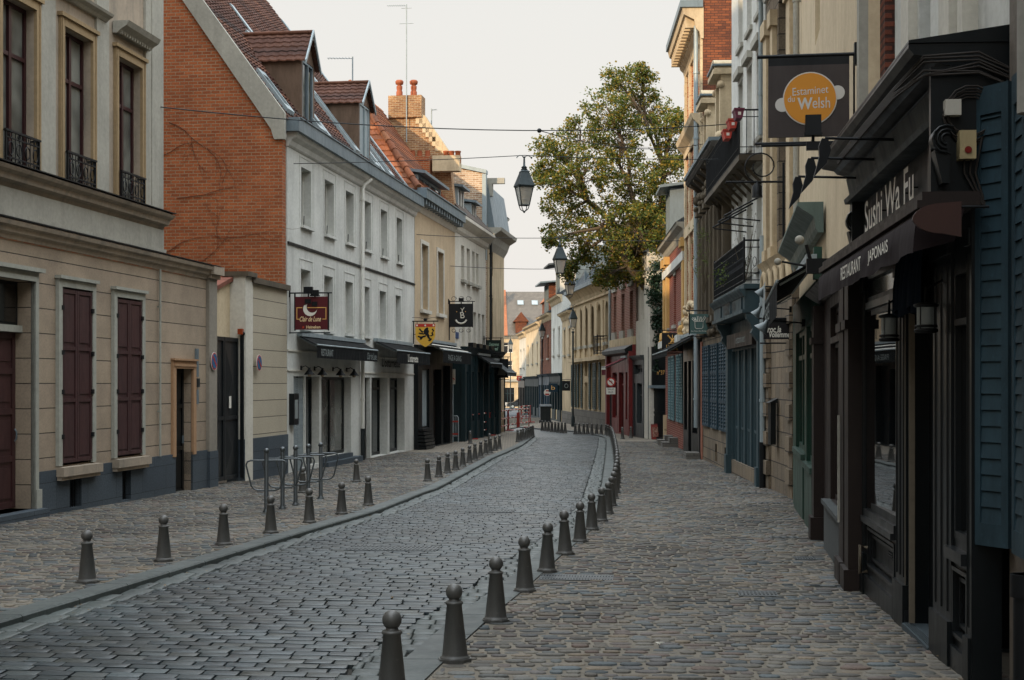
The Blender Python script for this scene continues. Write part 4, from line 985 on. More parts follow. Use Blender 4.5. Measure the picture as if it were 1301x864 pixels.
# yellow shield
u=L.u(523.5); va,vb=L.v(528,u),L.v(553,u); w=vb-va; vm=(va+vb)/2; z1=L.zu(u,411.5,vm); z0=L.zu(u,441,vm)
t=thing('shield_sign','yellow shield sign with a black lion and a red band','hanging sign',L.T(u,0,z0)); h=z1-z0
def shield(sx,top,bot):
    pts=[(vm-w/2*sx,top),(vm+w/2*sx,top)]
    for i in range(12): a=i/11; pts.append((vm+w/2*sx*(1-a**2.4 if a<1 else 0),top-(top-bot)*(.42+.58*a)))
    for i in range(10,-1,-1): a=i/11; pts.append((vm-w/2*sx*(1-a**2.4),top-(top-bot)*(.42+.58*a)))
    return pts
m=MB(L); m.prism(shield(1,z1,z0),'u',u-.02,u+.02); P=m.build('panel',flat('shield_yellow','d0a23c',.5),t)
m=MB(L); m.box(u-.025,u-.021,vm-w/2,vm+w/2,z1-h*.13,z1); B=m.build('red_band',flat('band_red','b03024'),P)
for k in (-.42,0,.42): m=MB(L); m.prism([(vm+w*k+.03*math.cos(a),z1-h*.065+.03*math.sin(a)) for a in [i*math.pi/5 for i in range(10)]],'u',u-.028,u-.0255); m.build('white_roundel',F_white,B)
LION=[[(.02,.80),(.10,.84),(.14,.78),(.12,.72),(.17,.66),(.14,.52),(.20,.40),(.13,.36),(.02,.44),(-.06,.52),(-.07,.66),(-.04,.74)],
 [(-.06,.62),(-.16,.68),(-.24,.80),(-.28,.74),(-.22,.66),(-.14,.56)],[(-.06,.54),(-.18,.56),(-.28,.58),(-.30,.52),(-.18,.49),(-.05,.47)],
 [(.04,.44),(-.08,.42),(-.20,.38),(-.32,.42),(-.34,.36),(-.22,.30),(-.26,.24),(-.18,.22),(-.10,.32),(.02,.36)],
 [(.06,.42),(.16,.42),(.22,.30),(.30,.26),(.24,.16),(.16,.14),(.12,.18),(.18,.22),(.10,.32)],
 [(.18,.42),(.30,.46),(.26,.56),(.34,.64),(.28,.74),(.34,.78),(.40,.66),(.33,.58),(.37,.44),(.26,.38)]]
m=MB(L)
for poly in LION: m.prism([(vm+x*w*1.15,z0+h*(.13+y*.86)) for x,y in poly],'u',u-.027,u-.021)
m.build('black_lion',F_ink,P)
m=MB(L); zt=z1+.09; m.tube([(u,.0,zt),(u,vb+.1,zt)],.02,6); m.tube([(u,.05,zt),(u,.05,z0+.1)],.02,6); m.tube([(u,.05,z1-.35),(u,va,z1-.35)],.012,5)
for v_ in (va+.05,vb-.05): m.tube([(u,v_,z1),(u,v_,zt)],.012,5)
m.box(u-.04,u+.04,vm-.05,vm+.05,zt-.02,zt+.1)
m.tube([(u,vm-.35+.3*math.cos(a*math.pi/6),zt+.05+.08*math.sin(a*math.pi/6)) for a in range(7)],.007,4); m.tube([(u,vm+.35+.3*math.cos(a*math.pi/6),zt+.05+.08*math.sin(a*math.pi/6)) for a in range(7)],.007,4)
m.build('bracket',M_blackm,t)
# black anchor sign
u=L.u(569.5)
t,P,va,vb,z0,z1=bracket_sign('hanging_sign','square black hanging sign with a white emblem under iron scrolls',L,u,572,600,386,415.5,flat('black_panel','15181b',.5),post=.5,scroll=True)
w=vb-va;h=z1-z0;uc=u-.026;vm=(va+vb)/2
m=MB(L); m.tube([(uc,vm+.22*math.cos(math.radians(a)),z0+h*.40+.22*math.sin(math.radians(a))) for a in range(200,341,14)],.035,6)
m.build('white_ribbon',F_white,P)
text(L,'B',vm-.04,z0+h*.38,h*.26,0,axis='v',uconst=uc,parent=P,shear=-.1); text(L,'Y',vm-.05,z0+h*.6,h*.24,0,axis='v',uconst=uc,parent=P)
for k in (-.17,.17): m=MB(L); m.ball((uc,vm+k,z0+h*.66),.018,6,5); m.build('gold_dot',F_gold,P)
flood(t,L,u,vm,z1+.1,.13)
# green script sign
u=L.u(615)
t,P,va,vb,z0,z1=bracket_sign('hanging_sign','small black hanging sign with pale green script at the left bend of the street',L,u,618,636,432,447,flat('green_black_panel','12201b',.5))
text(L,"L'estaminet",va+.12,z0+(z1-z0)*.5,.15,0,(vb-va)*.7,axis='v',uconst=u-.025,parent=P,mat=flat('mint','a8c8b0'),shear=.3); text(L,"du Brasil",va+.12,z0+.06,.15,0,(vb-va)*.65,axis='v',uconst=u-.025,parent=P,mat=CACHE['mint'],shear=.3)
u=L.u(624)
t,P,va,vb,z0,z1=bracket_sign('hanging_sign','black hanging sign with a pale bell-shaped emblem, furthest on the left side',L,u,630,645,456,480,flat('black_panel','15181b',.5))
vm=(va+vb)/2; m=MB(L); m.lathe((u-.03,vm,z0+.12),[(.2,0),(.17,.12),(.1,.4),(.04,.52),(.01,.55)],12,sx=.1); m.build('emblem',P_stone,P)

simple_house(FB,19.05,60,11.0,[(3.6,5.2),(6.2,7.6)],P_off,'long unseen pale terrace round the left bend, added to block the sun',nw=9,shop=None)  # unseen row added to block sun from the far right houses
# ================================================================ RIGHT SIDE
N=FN; M_=FM; T_=FT
# ---------------------------------------------------------------- sushi restaurant
SU=thing('sushi_restaurant','black timber restaurant front with a brown awning and white lettering, nearest right','restaurant',at(N,10.3))
un,uf=8.25,12.62
zb_=zg(8)-.4
m=MB(N); hs=[(a,b,3.9,6.6) for a,b in ((N.u(1137,-.2),N.u(1128,-.2)),(N.u(1182,-.2),N.u(1168,-.2)),(N.u(1234,-.2),N.u(1222,-.2)))]
hs=[(min(a,b),max(a,b),c,7.2) for a,b,c,_ in hs]
wall(m,un-.05,uf-.35,3.3,9.5,hs,v=-.2,depth=.14,body=5); m.build('upper_wall',P_white,SU)
for h in hs: win(SU,N,h,.14,M_black,G_dark,1,(.5,),.05,v=-.2)
m=MB(N)
for h in hs: m.box(h[1]+.08,h[1]+.42,-.2,-.13,3.3,9.5); 
m.box(hs[2][0]-.2,hs[2][0]-.05,-.2,-.1,3.3,9.5); m.build('pilaster',P_off,SU)
m=MB(N); m.box(uf-.36,uf+.02,-1.0,-.13,3.0,9.5); m.build('brick_strip',brick('diagonal_brick','7a4230','6a3828','3a2620',.4,.07,.016,1.2,.4),SU)
# joinery
gw=(N.u(1140),N.u(1103),.43,2.12); tw=(N.u(1140),N.u(1103),2.2,2.42); dr=(N.u(1188),N.u(1155),zg(10)-.1,2.42,.75); nw_=(N.u(1232),N.u(1213),.55,2.2); pn=(N.u(1140)+.05,N.u(1103)-.05,zg(11)+.22,.27,.04); pn2=(N.u(1232)-.0,N.u(1213),zg(9)+.2,.38,.04)
m=MB(N); wall(m,un,uf,zb_,2.62,[gw,tw,dr,nw_,pn,pn2],v=0,depth=.04,body=.14); 
m.quad((pn[0],-.04,pn[2]),(pn[1],-.04,pn[2]),(pn[1],-.04,pn[3]),(pn[0],-.04,pn[3])); m.quad((pn2[0],-.04,pn2[2]),(pn2[1],-.04,pn2[2]),(pn2[1],-.04,pn2[3]),(pn2[0],-.04,pn2[3]))
m.build('shopfront',M_black,SU)
m=MB(N)   # mouldings that give the joinery its relief
for h in (pn,pn2):
    for k,(w,t) in enumerate(((.03,.02),(.09,-.012))):
        a,b,c,d=h[0]+w-.03,h[1]-w+.03,h[2]+w-.03,h[3]-w+.03
        m.box(a,b,-.04,t,c,c+.025); m.box(a,b,-.04,t,d-.025,d); m.box(a,a+.025,-.04,t-.001,c,d); m.box(b-.025,b,-.04,t-.001,c,d)
m.box(gw[0]-.04,gw[1]+.04,0,.06,.31,.36); m.box(gw[0]-.04,gw[1]+.04,0,.035,.36,.42); m.box(nw_[0]-.04,nw_[1]+.04,0,.06,.43,.5)
m.box(gw[0]-.02,gw[1]+.02,0,.03,2.13,2.19)
m.box(un,N.u(1188)-.02,0,.03,zb_,zg(9)+.14); m.box(N.u(1155)+.02,uf,0,.03,zb_,zg(11)+.14)
m.build('moulding',paint('satin_black_moulding','15181a',.32,.3,0,.4),SU)
m=MB(N)
for a,b in ((N.u(1154),N.u(1141)),(N.u(1212),N.u(1189)),(N.u(1239),N.u(1233)),(N.u(1102),N.u(1096))):
    a,b=min(a,b),max(a,b); m.box(a,b,0,.018,zg(10)+.16,2.5); m.box(a-.01,b+.01,0,.045,zg(10)-.1,zg(10)+.3); m.box(a-.01,b+.01,0,.04,2.3,2.4)
    n=3
    for i in range(n): x=a+(b-a)*(i+.5)/n; m.tube([(x,.018,zg(10)+.35),(x,.018,2.25)],.009,6)
m.build('pilaster_strip',M_black,SU)
G_shop=NT('reflecting_shop_glass'); nz=G_shop.noise(.9,detail=2); G_shop=G_shop.out(lin('0a0d0e'),.015,0,G_shop.bump(nz,.015,.05),1.0); G_shop.node_tree.nodes['Principled BSDF'].inputs['IOR'].default_value=1.9
SW=win(SU,N,gw,.045,M_black,G_shop,1,(),.045,name='shop_window')
pv=[c for c in kids(SW)][0].data.vertices
for i_,v_ in enumerate(pv):
    dv=.042 if i_ in (1,2) else -.012
    v_.co=(v_.co[0]+N.n[0]*dv,v_.co[1]+N.n[1]*dv,v_.co[2])
win(SU,N,tw,.045,M_black,G_curt,1,(),.03,name='transom_window'); win(SU,N,nw_,.045,M_black,G_shop,1,(.8,),.04,name='shop_window')
for z in (.05,.2,.35,.48): pass
m=MB(N); m.box(dr[0]-.02,dr[1]+.02,-.75,.05,zg(10)-.3,zg(10)+.03)
for i in range(5): m.box(dr[0],dr[1],-.02+i*.012,-.015+i*.012,zg(10)+.03,zg(10)+.038)
m.build('threshold',plaster('slate_threshold','3c464b',.3),SU)
m=MB(N); panel_leaf(m,dr[0],dr[1],zg(10)+.05,2.42,-.75,.05,(.36,),.12,); D=m.build('door',M_black,SU)
m=MB(N); m.quad((dr[0]+.16,-.695,.75),(dr[1]-.2,-.695,.75),(dr[1]-.2,-.695,2.25),(dr[0]+.16,-.695,2.25)); m.build('pane',G_dark,D)
m=MB(N)
for i in range(6): x=dr[0]+.2+i*.09; m.tube([(x,-.66,.72),(x+.01,-.65,.9),(x-.01,-.66,1.05),(x,-.66,1.2)],.035,6)
m.build('knotted_curtain',plaster('straw_cord','8c8468',.3),D)
m=MB(N)
for x in (dr[1]-.12,N.u(1155)+.05): m.box(x,x+.015,-.02,.02,zg(10)+.05,2.4)
m.build('door_edge_strip',plaster('brass_worn','6d6456',.3),SU)
# door-side grille plate & handle
m=MB(N); 
for i in range(9): m.box(pn[0]+.28,pn[0]+.5,-.03,-.02+.004*math.sin(i),pn[2]+.18+i*.022,pn[2]+.19+i*.022)
m.build('vent_grille',M_metal,SU)
m=MB(N); x=pn[1]-.1; m.tube([(x,.03,.1),(x,.09,.12),(x,.09,-.12),(x,.03,-.1)],.014,8); m.build('handle_bar',plaster('brass_worn','6d6456'),SU)
# sign zone
m=MB(N); m.box(un,uf,-.25,.02,2.62,3.08); m.build('sign_board',paint('charcoal_board','1a1f22',.5,.3),SU)
m=MB(N); m.box(un+.02,un+.16,.02,.12,2.55,3.08); m.box(uf-.16,uf-.02,.02,.12,2.55,3.08); m.box(un+1.05,un+1.1,.02,.06,2.62,3.08); m.build('sign_post',M_black,SU)
m=MB(N); m.prism([(-.2,3.08),(.16,3.08),(.17,3.12),(.12,3.16),(.15,3.3),(-.2,3.3)],'u',un,uf); m.build('fascia',paint('grey_weathered_board','3c4345',.6,.4),SU)
m=MB(N); cornice(m,un-.03,uf+.05,-.2,3.3,[(.3,0),(.34,.03),(.42,.05),(.45,.08),(.55,.10),(.58,.14),(.58,.16)]); m.prism([(-.2,3.46),(.38,3.465),(.38,3.48),(-.2,3.56)],'u',un-.04,uf+.06); m.build('cornice',M_black,SU)
text(N,'Sushi Wa Fu',N.u(1109),2.76,.27,.06,2.25,sgn=-1,parent=SU,mat=flat('bright_letters','eeebe2',.5),bold=.008)
m=MB(N)
for px in (1118,1130,1146,1160,1170): m.tube([(N.u(px),.02,2.86),(N.u(px),.064,2.86)],.006,5)
m.build('letter_stud',M_blackm,SU)
# awning with valance
ua,ub=8.02,12.75
m=MB(N); m.box(ua,ub,.02,.34,2.50,2.58); m.box(ua-.02,ub+.02,.3,.37,2.485,2.53); B=m.build('awning_box',M_brown,SU)
m=MB(N); n=40; P=[]
for i in range(n+1):
    u=ua+(ub-ua)*i/n; w=.006*math.sin(i*.9)+.004*math.sin(i*2.3)
    for k,(vv,z) in enumerate(((.33,2.50),(.37,2.44),(.385+w,2.33),(.39+w*1.6,2.235+.008*math.sin(i*.8)))): P.append((u,vv,z))
m.add(P,[(i*4+k,i*4+k+1,i*4+k+5,i*4+k+4) for i in range(n) for k in range(3)],True)
m.add([(ua,.33,2.5),(ua,.37,2.44),(ua,.39,2.24),(ua,.16,2.30),(ua,.1,2.5)],[(0,1,2,3,4)])
V=m.build('awning_valance',M_clothb,SU)
text(N,'RESTAURANT',10.98,2.29,.10,.402,1.05,sgn=-1,parent=V,mat=F_white,bold=.01); text(N,'JAPONAIS',9.6,2.29,.10,.402,.82,sgn=-1,parent=V,mat=F_white,bold=.01)
# hanging noren cloth in the doorway
m=MB(N); n=18
for a,b in ((dr[0]+.0,dr[0]+.45),(dr[0]+.5,dr[1])):
    P=[]
    for i in range(n+1):
        u=a+(b-a)*i/n; w=.03*math.sin(i*1.1)
        P+= [(u,.08+w*.3,2.42),(u,.09+w,2.2),(u,.09+w*1.3,2.0+.03*math.sin(i*.7))]
    m.add(P,[(i*3+k,i*3+k+1,i*3+k+4,i*3+k+3) for i in range(n) for k in range(2)],True)
m.build('doorway_cloth',paint('navy_cloth','141d29',.9,.3,0,.1),SU)
# near end panel: cable loops, junction boxes, console
m=MB(N); m.box(un-.06,un-.01,-.16,.26,2.56,3.32); m.box(un-.05,un-.0,-.14,.03,zb_,2.56); m.build('end_panel',M_black,SU)
m=MB(N)
for k in range(5):
    pts=[]
    for a in range(15):
        t=a/14*2*math.pi; pts.append((un-.075-.006*k,.04+.13*math.cos(t)*(1+.1*k%.3),3.0+.14*math.sin(t)+.015*k))
    m.tube(pts,.006,5)
for k in range(7):
    z=3.28+.02*k; m.tube([(un-.08,-.35+.1*random.random(),z-.15),(un-.10,.0,z-.02*random.random()),(un-.08,.3,z-.1+.1*random.random()),(un+.6,.36,3.27+.01*k),(un+1.8,.38,3.25+.01*k),(un+3.2,.37,3.26+.008*k)],.007,5)
for k in range(3): m.tube([(un-.09,-.02+.05*k,2.9),(un-.1,.02+.03*k,2.7),(un-.09,-.06,2.45),(un-.09,-.16+.02*k,2.2)],.007,5)
m.build('loose_cable',flat('cable_sheath','2b2622',.7),SU)
vA,vB=N.v(1220,un-.1),N.v(1200,un-.1); m=MB(N); m.box(un-.13,un-.06,vA,vB,N.zu(un-.1,147,vA),N.zu(un-.1,127,vA)); m.build('junction_box',paint('white_plastic','a9a59a',.5,.3),SU)
vA,vB=N.v(1238,un-.1),N.v(1217,un-.1); zA,zB=N.zu(un-.1,203,vA),N.zu(un-.1,167,vA); m=MB(N); m.box(un-.15,un-.06,vA,vB,zA,zB); o=m.build('alarm_box',paint('yellowed_plastic','9a8a66',.5,.3),SU)
m=MB(N); c=((vA+vB)/2,zA+.05); m.prism([(c[0]+.02*math.cos(i*math.pi/8),c[1]+.02*math.sin(i*math.pi/8)) for i in range(16)],'u',un-.158,un-.149); m.build('red_lamp',flat('alarm_red','6e1c16',.3),o)
def scroll(fr,u0_,u1_,v,z,r,par,mat):
    m=MB(fr); pts=[]
    for i in range(26): t=i/25; a=t*2.3*math.pi; rr=r*(1-.75*t); pts.append((v+rr*math.sin(a),z+rr*math.cos(a)))
    P=[(v-.02,z+r)]+pts[:9]+[(v-.02,z-r)]
    m.prism(P,'u',u0_,u1_,True)
    for i in range(3): m.tube([(u0_-.01+.0*i,v+r*(.9-.28*i)*math.cos(a*math.pi/6),z+r*(.9-.28*i)*math.sin(a*math.pi/6)) for a in range(-3,5)],r*.09,5)
    m.prism([(v-.02,z-r*.8),(v+r*.75,z-r*.7),(v+r*.45,z-r*2.0),(v+.02,z-r*2.9),(v-.02,z-r*2.9)],'u',u0_+.01,u1_-.01)
    return m.build('console',mat,par)
scroll(N,un-.2,un-.06,.2,2.88,.085,SU,M_black); scroll(N,uf-.1,uf+.06,.05,2.92,.12,SU,M_black)
# lanterns by the door
def lantern(u,v,z0,z1,lab):
    t=thing('porch_lantern',lab,'lantern',N.T(u,v,z1)); r=.062; m=MB(N)
    m.lathe((u,v,z0),[(.066,0),(.075,.01),(.075,.022),(.062,.028)],20); m.lathe((u,v,z0+.035),[(.07,0),(.074,.008),(.066,.016)],20); m.lathe((u,v,z1),[(.066,-.012),(.078,-.004),(.078,.006),(.05,.016),(.012,.022),(.006,.12)],20)
    m.tube([(u,v,z1+.1),(u,v-.1,z1+.16),(u,v-.12,z1+.1)],.008,6)
    for q in range(4): m.tube([(u+.063*math.cos(q*1.57+.8),v+.063*math.sin(q*1.57+.8),z0+.01),(u+.063*math.cos(q*1.57+.8),v+.063*math.sin(q*1.57+.8),z1)],.003,4)
    m.build('lantern_frame',M_blackm,t)
    m=MB(N); m.lathe((u,v,z0+.028),[(.058,0),(.058,z1-z0-.035)],20); m.build('lantern_glass',paint('frosted_glass','8b9394',.4,.12,0,.4),t)
lantern(10.5,.12,N.zu(10.5,434,.12),N.zu(10.5,402,.12),'far frosted cylinder lantern at the left of the restaurant doorway')
lantern(9.08,.12,N.zu(9.08,423,.12),N.zu(9.08,388,.12),'near frosted cylinder lantern at the right of the restaurant doorway')
# leaf shaped spot arms on the cornice
for i,(u,lab) in enumerate(((10.2,'nearest'),(11.1,'middle'),(12.1,'farthest'))):
    t=thing('sign_spotlight',lab+' of the three leaf-shaped spot arms above the restaurant lettering','lamp',N.T(u,.1,3.25),'leaf-shaped spot arms')
    m=MB(N); m.tube([(u,.1,3.24),(u,.62,3.26)],.011,6); m.box(u-.025,u+.025,.08,.13,3.2,3.28); m.build('arm',M_blackm,t)
    m=MB(N); P=[(.70,3.20),(.66,3.245),(.615,3.235),(.605,3.18),(.65,3.07),(.70,3.0),(.695,3.1)]; m.prism([(.60,3.25),(.645,3.255),(.665,3.20),(.66,3.13),(.70,2.98),(.61,3.08),(.58,3.17)],'u',u-.03,u+.03); m.build('leaf_shade',M_blackm,t)
# brown half-oval sign
us_=7.9; va,vb=N.v(1221,us_),N.v(1159,us_); zA,zB=N.zu(us_,301,va),N.zu(us_,256,va)
t=thing('blank_sign','plain brown sign board with one rounded end sticking out beside the restaurant doorway','sign',N.T(us_,va,zB))
pts=[(va,zB),(va,zA)]; h=zB-zA
for i in range(13): a=-math.pi/2+math.pi*i/12; pts.append((vb-(vb-va)*.62*(1-math.cos(a)),zA+h*.5+h*.46*math.sin(a)+ (h*.06 if a<0 else .0)))
m=MB(N); m.prism(pts,'u',us_-.012,us_+.012); m.build('board',paint('brown_board','3a211a',.5,.15),t)
m=MB(N); m.tube([(us_,.0,zB-.03),(us_,va+.1,zB-.03)],.008,5); m.build('bracket',M_blackm,t)
# ---------------------------------------------------------------- nearest house with the blue shutter
NH=thing('near_corner_house','pale house with peeling render at the right edge of the photo','house',at(N,6))
m=MB(N); wall(m,-34,un-.1,zg(6)-.5,14,[(4.6,7.0,.5,3.2)],v=-.17,depth=.2,body=6); m.build('wall',plaster('peeling_render','6b6359',.7,.8,'4a423a'),NH)  # unseen run behind the camera and extra height added to block sky light
win(NH,N,(4.6,7.0,.5,3.2),.18,M_slate,G_dark,3,(.7,),.06,v=-.17)
pipe(NH,N,7.42,-.17,2.9,13.5,.055,plaster('painted_zinc_pipe','8f8c84',.4)); m=MB(N); m.tube([(7.5,-.09,zg(7)-.1),(7.5,-.09,.5)],.06,12); m.tube([(7.5,-.09,.38),(7.5,-.09,.5)],.075,12); m.build('cast_drain',M_blackm,NH)
# open louvred shutter
def shutter_leaf(A,B,z0,z1,lab,name='louvred_shutter',mat=None,step=.092):
    d=Vector((B[0]-A[0],B[1]-A[1],0)); fr=Frame(A,(d.x,d.y),'R'); t=thing(name,lab,'shutter',(A[0],A[1],z0),'blue louvred shutters'); w=d.length
    m=MB(fr); m.box(0,.05,-.02,.02,z0,z1); m.box(w-.05,w,-.02,.02,z0,z1); m.box(.05,w-.05,-.02,.02,z0,z0+.13); m.box(.05,w-.05,-.02,.02,z1-.16,z1); m.build('frame',mat,t)
    m=MB(fr); z=z0+.13; m.box(.05,w-.05,-.012,-.006,z0+.13,z1-.16)
    while z<z1-.17:
        zz=min(z+step*.93,z1-.165); m.slab([(.05,.014,z),(w-.05,.014,z),(w-.05,.004,zz),(.05,.004,zz)],None,(0,-.006,0)); z+=step
    m.build('louvre',mat,t)
    m=MB(fr)
    for zz in (z0+.35,(z0+z1)/2,z1-.35): m.box(w-.0,w+.04,-.03,.0,zz,zz+.05)
    m.build('hinge',M_blackm,t); return t
k=lambda px,Y:((px-CX)/FX*Y,Y)
Z0,Z1=.575,3.19
shutter_leaf(k(1240,8.18),k(1284,7.95),Z0,Z1,'weathered blue louvred shutter leaf facing the camera at the right edge',mat=M_slate)
shutter_leaf(k(1290,7.75),k(1306,7.45),Z0,Z1-.02,'second blue shutter leaf folded behind, cut by the right edge of the photo',mat=M_slate)
# ---------------------------------------------------------------- cream house over the brown and green shops
CR=thing('streaked_cream_house','tall streaked cream house with small arched windows above a brown and a green shop','house',at(M_,19))
uA=M_.u(1096); uG0=M_.u(1043); uB=M_.u(1012)
hs=[]
for a,b,yt in ((1031,1037,22),(1046,1053,18),(1060,1067,30)):
    h=M_.hole(a,b,yt,yt+120); hs.append(h)
hs=[(min(h[0],h[1]),max(h[0],h[1]),6.2,8.0) for h in hs]; hs+=[(h[0],h[1],9.0,10.4) for h in hs]
m=MB(M_); wall(m,uA+.02,uB+.02,2.55,13,hs,v=-.05,depth=.22,body=7); m.build('wall',P_cream2,CR)
for h in hs: win(CR,M_,h,.2,M_whitep,G_sky,1,(.6,),.05,v=-.05)
m=MB(M_); m.box(uA+.02,uA+.22,-.05,.03,2.6,13); m.build('corner_strip',P_stone,CR); pipe(CR,M_,M_.u(1014),-.05,3.2,12.8,.05,P_stone)
# brown shop
zb_=zg(14)-.4; z1=2.5
p1=(M_.u(1081),M_.u(1055),zg(15)+.55,1.95); p2=(M_.u(1081),M_.u(1055),2.02,2.36)
m=MB(M_); wall(m,uA+.03,uG0,zb_,z1+.1,[p1,p2],v=0,depth=.12,body=.3); m.build('brown_shopfront',M_brown,CR)
win(CR,M_,p1,.1,M_brown,G_dark,4,(),.05,name='shop_window'); m=MB(M_)
for i in range(3): a=p2[0]+(p2[1]-p2[0])*i/3; panel_leaf(m,a+.02,a+(p2[1]-p2[0])/3-.02,p2[2],p2[3],-.1,.04,(),.06)
m.build('fascia_panel',M_brown,CR)
m=MB(M_); m.box(p1[0]-.05,p1[1]+.05,0,.07,zb_,zg(15)+.5); m.box(p1[0]-.07,p1[1]+.07,0,.10,zg(15)+.5,zg(15)+.55); m.build('stall_riser',plaster('grey_riser','484c4c',.5),CR)
m=MB(M_)
for a,b in ((uG0-.5,uG0-.12),(M_.u(1088),M_.u(1082)),(uA+.06,M_.u(1090))):
    a,b=min(a,b),max(a,b); m.box(a,b,0,.12,zb_,2.45); m.box(a-.03,b+.03,0,.16,zb_,zg(16)+.25); m.box(a-.02,b+.02,0,.15,1.98,2.06)
m.build('pilaster_strip',M_brown,CR)
m=MB(M_); cornice(m,uA+.03,uG0,0,2.55,[(.02,-.06),(.12,0),(.2,.06)]); m.build('shop_cornice',M_brown,CR)
m=MB(M_); m.box(M_.u(1085)-.02,M_.u(1085)+.02,.13,.15,.2,1.2); m.build('white_strip',P_stone,CR)
# green shop
g1=(M_.u(1027.5),M_.u(1016),zg(21)+.95,2.3); g2=(M_.u(1040),M_.u(1030),zg(19)+.85,2.3)
m=MB(M_); wall(m,uG0+.02,uB-.02,zg(20)-.4,2.8,[g1,g2],v=.06,depth=.12,body=.3); m.build('green_shopfront',M_green,CR)
for g in (g1,g2): win(CR,M_,g,.1,M_green,G_dark,2,(.78,),.07,name='shop_window',v=.06)
m=MB(M_)
for g in (g1,g2): m.box(g[0]-.06,g[1]+.06,.06,.12,g[2]-.08,g[2]); m.box(g[0],g[1],.06,.09,zg(20)-.3,g[2]-.1)
m.build('stall_riser',paint('dull_green_riser','2c4239',.5,.35),CR)
m=MB(M_); cornice(m,uG0-.2,uB+.15,0,3.72,[(.05,-.34),(.08,-.28),(.10,-.15),(.16,-.1),(.24,-.05),(.30,0),(.30,.04)]); m.build('green_cornice',M_greenl,CR)
m=MB(M_); m.box(uG0-.22,uG0-.0,0,.10,2.8,3.2); m.build('cornice_end',M_green,CR)
a,b=uG0-.3,uB-.1
A=awning(CR,M_,a,b,3.0,.55,2.75,.42,M_cloth,vwall=.1)
text(M_,'BIERES',b-1.6,2.42,.24,.565,2.2,sgn=-1,parent=A,mat=F_grey)
m=MB(M_); n=24
for i in range(n):
    x0=uB-1.8+1.6*i/n; x1=x0+1.6/n; m.add([(x0,.57,3.1),(x1,.57,3.1),(x1,.58,2.62),((x0+x1)/2,.58,2.56),(x0,.58,2.62)],[(0,1,2,3,4)])
m.build('scalloped_trim',paint('pale_scallop','7f8788',.6,.3),CR)
# shop lamps on arms (round pale heads)
def armlamp(fr,u,v0,v1,z,lab,mat=None,r=.085,tilt=.5,group='work lamps on arms over the green shop'):
    t=thing('arm_lamp',lab,'lamp',fr.T(u,v0,z),group); m=MB(fr); m.tube([(u,v0,z),(u,v1,z+.04)],.012,6); m.box(u-.03,u+.03,v0-.02,v0+.02,z-.05,z+.05); m.build('arm',M_blackm,t)
    m=MB(fr); m.tube([(u,v1,z+.05),(u,v1+.02,z-.0),(u,v1+.10,z-.10)],[.02,.035,r],12); m.build('lamp_head',mat or flat('dull_lamp_metal','5d6465',.4,.3),t)
armlamp(M_,M_.u(1015),.1,.55,3.05,'upper pale lamp on an arm between the stone house and the green shop')
armlamp(M_,M_.u(1012),.1,.6,2.75,'middle pale lamp on an arm between the stone house and the green shop')
armlamp(M_,M_.u(1030),.1,.6,2.35,'large pale lamp head above the black script sign',r=.11)
m=MB(M_); 
t=thing('projector','small round spotlight on a box fixed under the cream wall, above the brown shop','lamp',M_.T(M_.u(1068),.3,2.9)); u=M_.u(1068); m.box(u-.08,u+.08,0,.35,2.65,2.8); m.tube([(u,.3,2.75),(u,.35,2.95)],.02,6); m.build('housing',M_blackm,t); m=MB(M_); m.ball((u,.42,3.0),.05,12,7); m.build('lens',P_stone,t)
t=thing('projector','small round spotlight at the left end of the black lettered awning','lamp',M_.T(M_.u(1040),.4,2.95)); u=M_.u(1046); m=MB(M_); m.tube([(u,.0,2.9),(u,.5,3.0)],.015,6); m.build('arm',M_blackm,t); m=MB(M_); m.ball((u,.55,3.0),.045,12,7); m.build('lens',P_stone,t)
# ---------------------------------------------------------------- estaminet sign
u=M_.u(1088); t,P,va,vb,z0,z1=bracket_sign('hanging_sign','large square brown sign with an orange lemon-shaped disc reading Estaminet du Welsh',M_,u,1079,976,83,174,paint('brown_sign_board','38302e',.6,.15),thick=.02)
w=vb-va;h=z1-z0;vm=va+w*.485;zm=z0+h*.53;uc=u-.011
def disc2(fr,u,c,z,r,nm,mat,par,t=.004,n=40): m=MB(fr); m.prism([(c+r*math.cos(2*math.pi*i/n),z+r*math.sin(2*math.pi*i/n)) for i in range(n)],'u',u-t,u); return m.build(nm,mat,par)
R=w*.325
Fw=flat('sign_white','c9c6c0',.5)
for s_,dz in ((1,-.05),(-1,.05)): disc2(M_,uc,vm+s_*(R+.012),zm+dz,R*.27,'lemon_tip',Fw,P,.003)
disc2(M_,uc-.0035,vm,zm,R*1.03,'white_rim',Fw,P,.003); disc2(M_,uc-.007,vm,zm,R*.985,'orange_disc',flat('lemon_orange','cf8a2c',.5),P,.003)
text(M_,'Estaminet',vm+R*.66,zm+R*.12,R*.30,0,R*1.36,axis='v',sgn=-1,uconst=uc-.012,parent=P,mat=Fw,rise=.06,bold=.0)
text(M_,'du',vm+R*.84,zm-R*.12,R*.24,0,R*.26,axis='v',sgn=-1,uconst=uc-.012,parent=P,mat=Fw,rise=.04)
text(M_,'W',vm+R*.48,zm-R*.42,R*.46,0,R*.58,axis='v',sgn=-1,uconst=uc-.012,parent=P,mat=Fw,bold=.03)
text(M_,'elsh',vm-R*.10,zm-R*.38,R*.42,0,R*.66,axis='v',sgn=-1,uconst=uc-.012,parent=P,mat=Fw)
m=MB(M_); zl=M_.zu(u,180,va); m.tube([(u,-.02,zl),(u,vb+.12,zl)],.012,6); m.tube([(u+.04,-.02,zl+.01),(u+.04,vb+.12,zl+.01)],.010,6); m.build('lower_bar',M_blackm,t)
cv=M_.v(1033,u-.2)
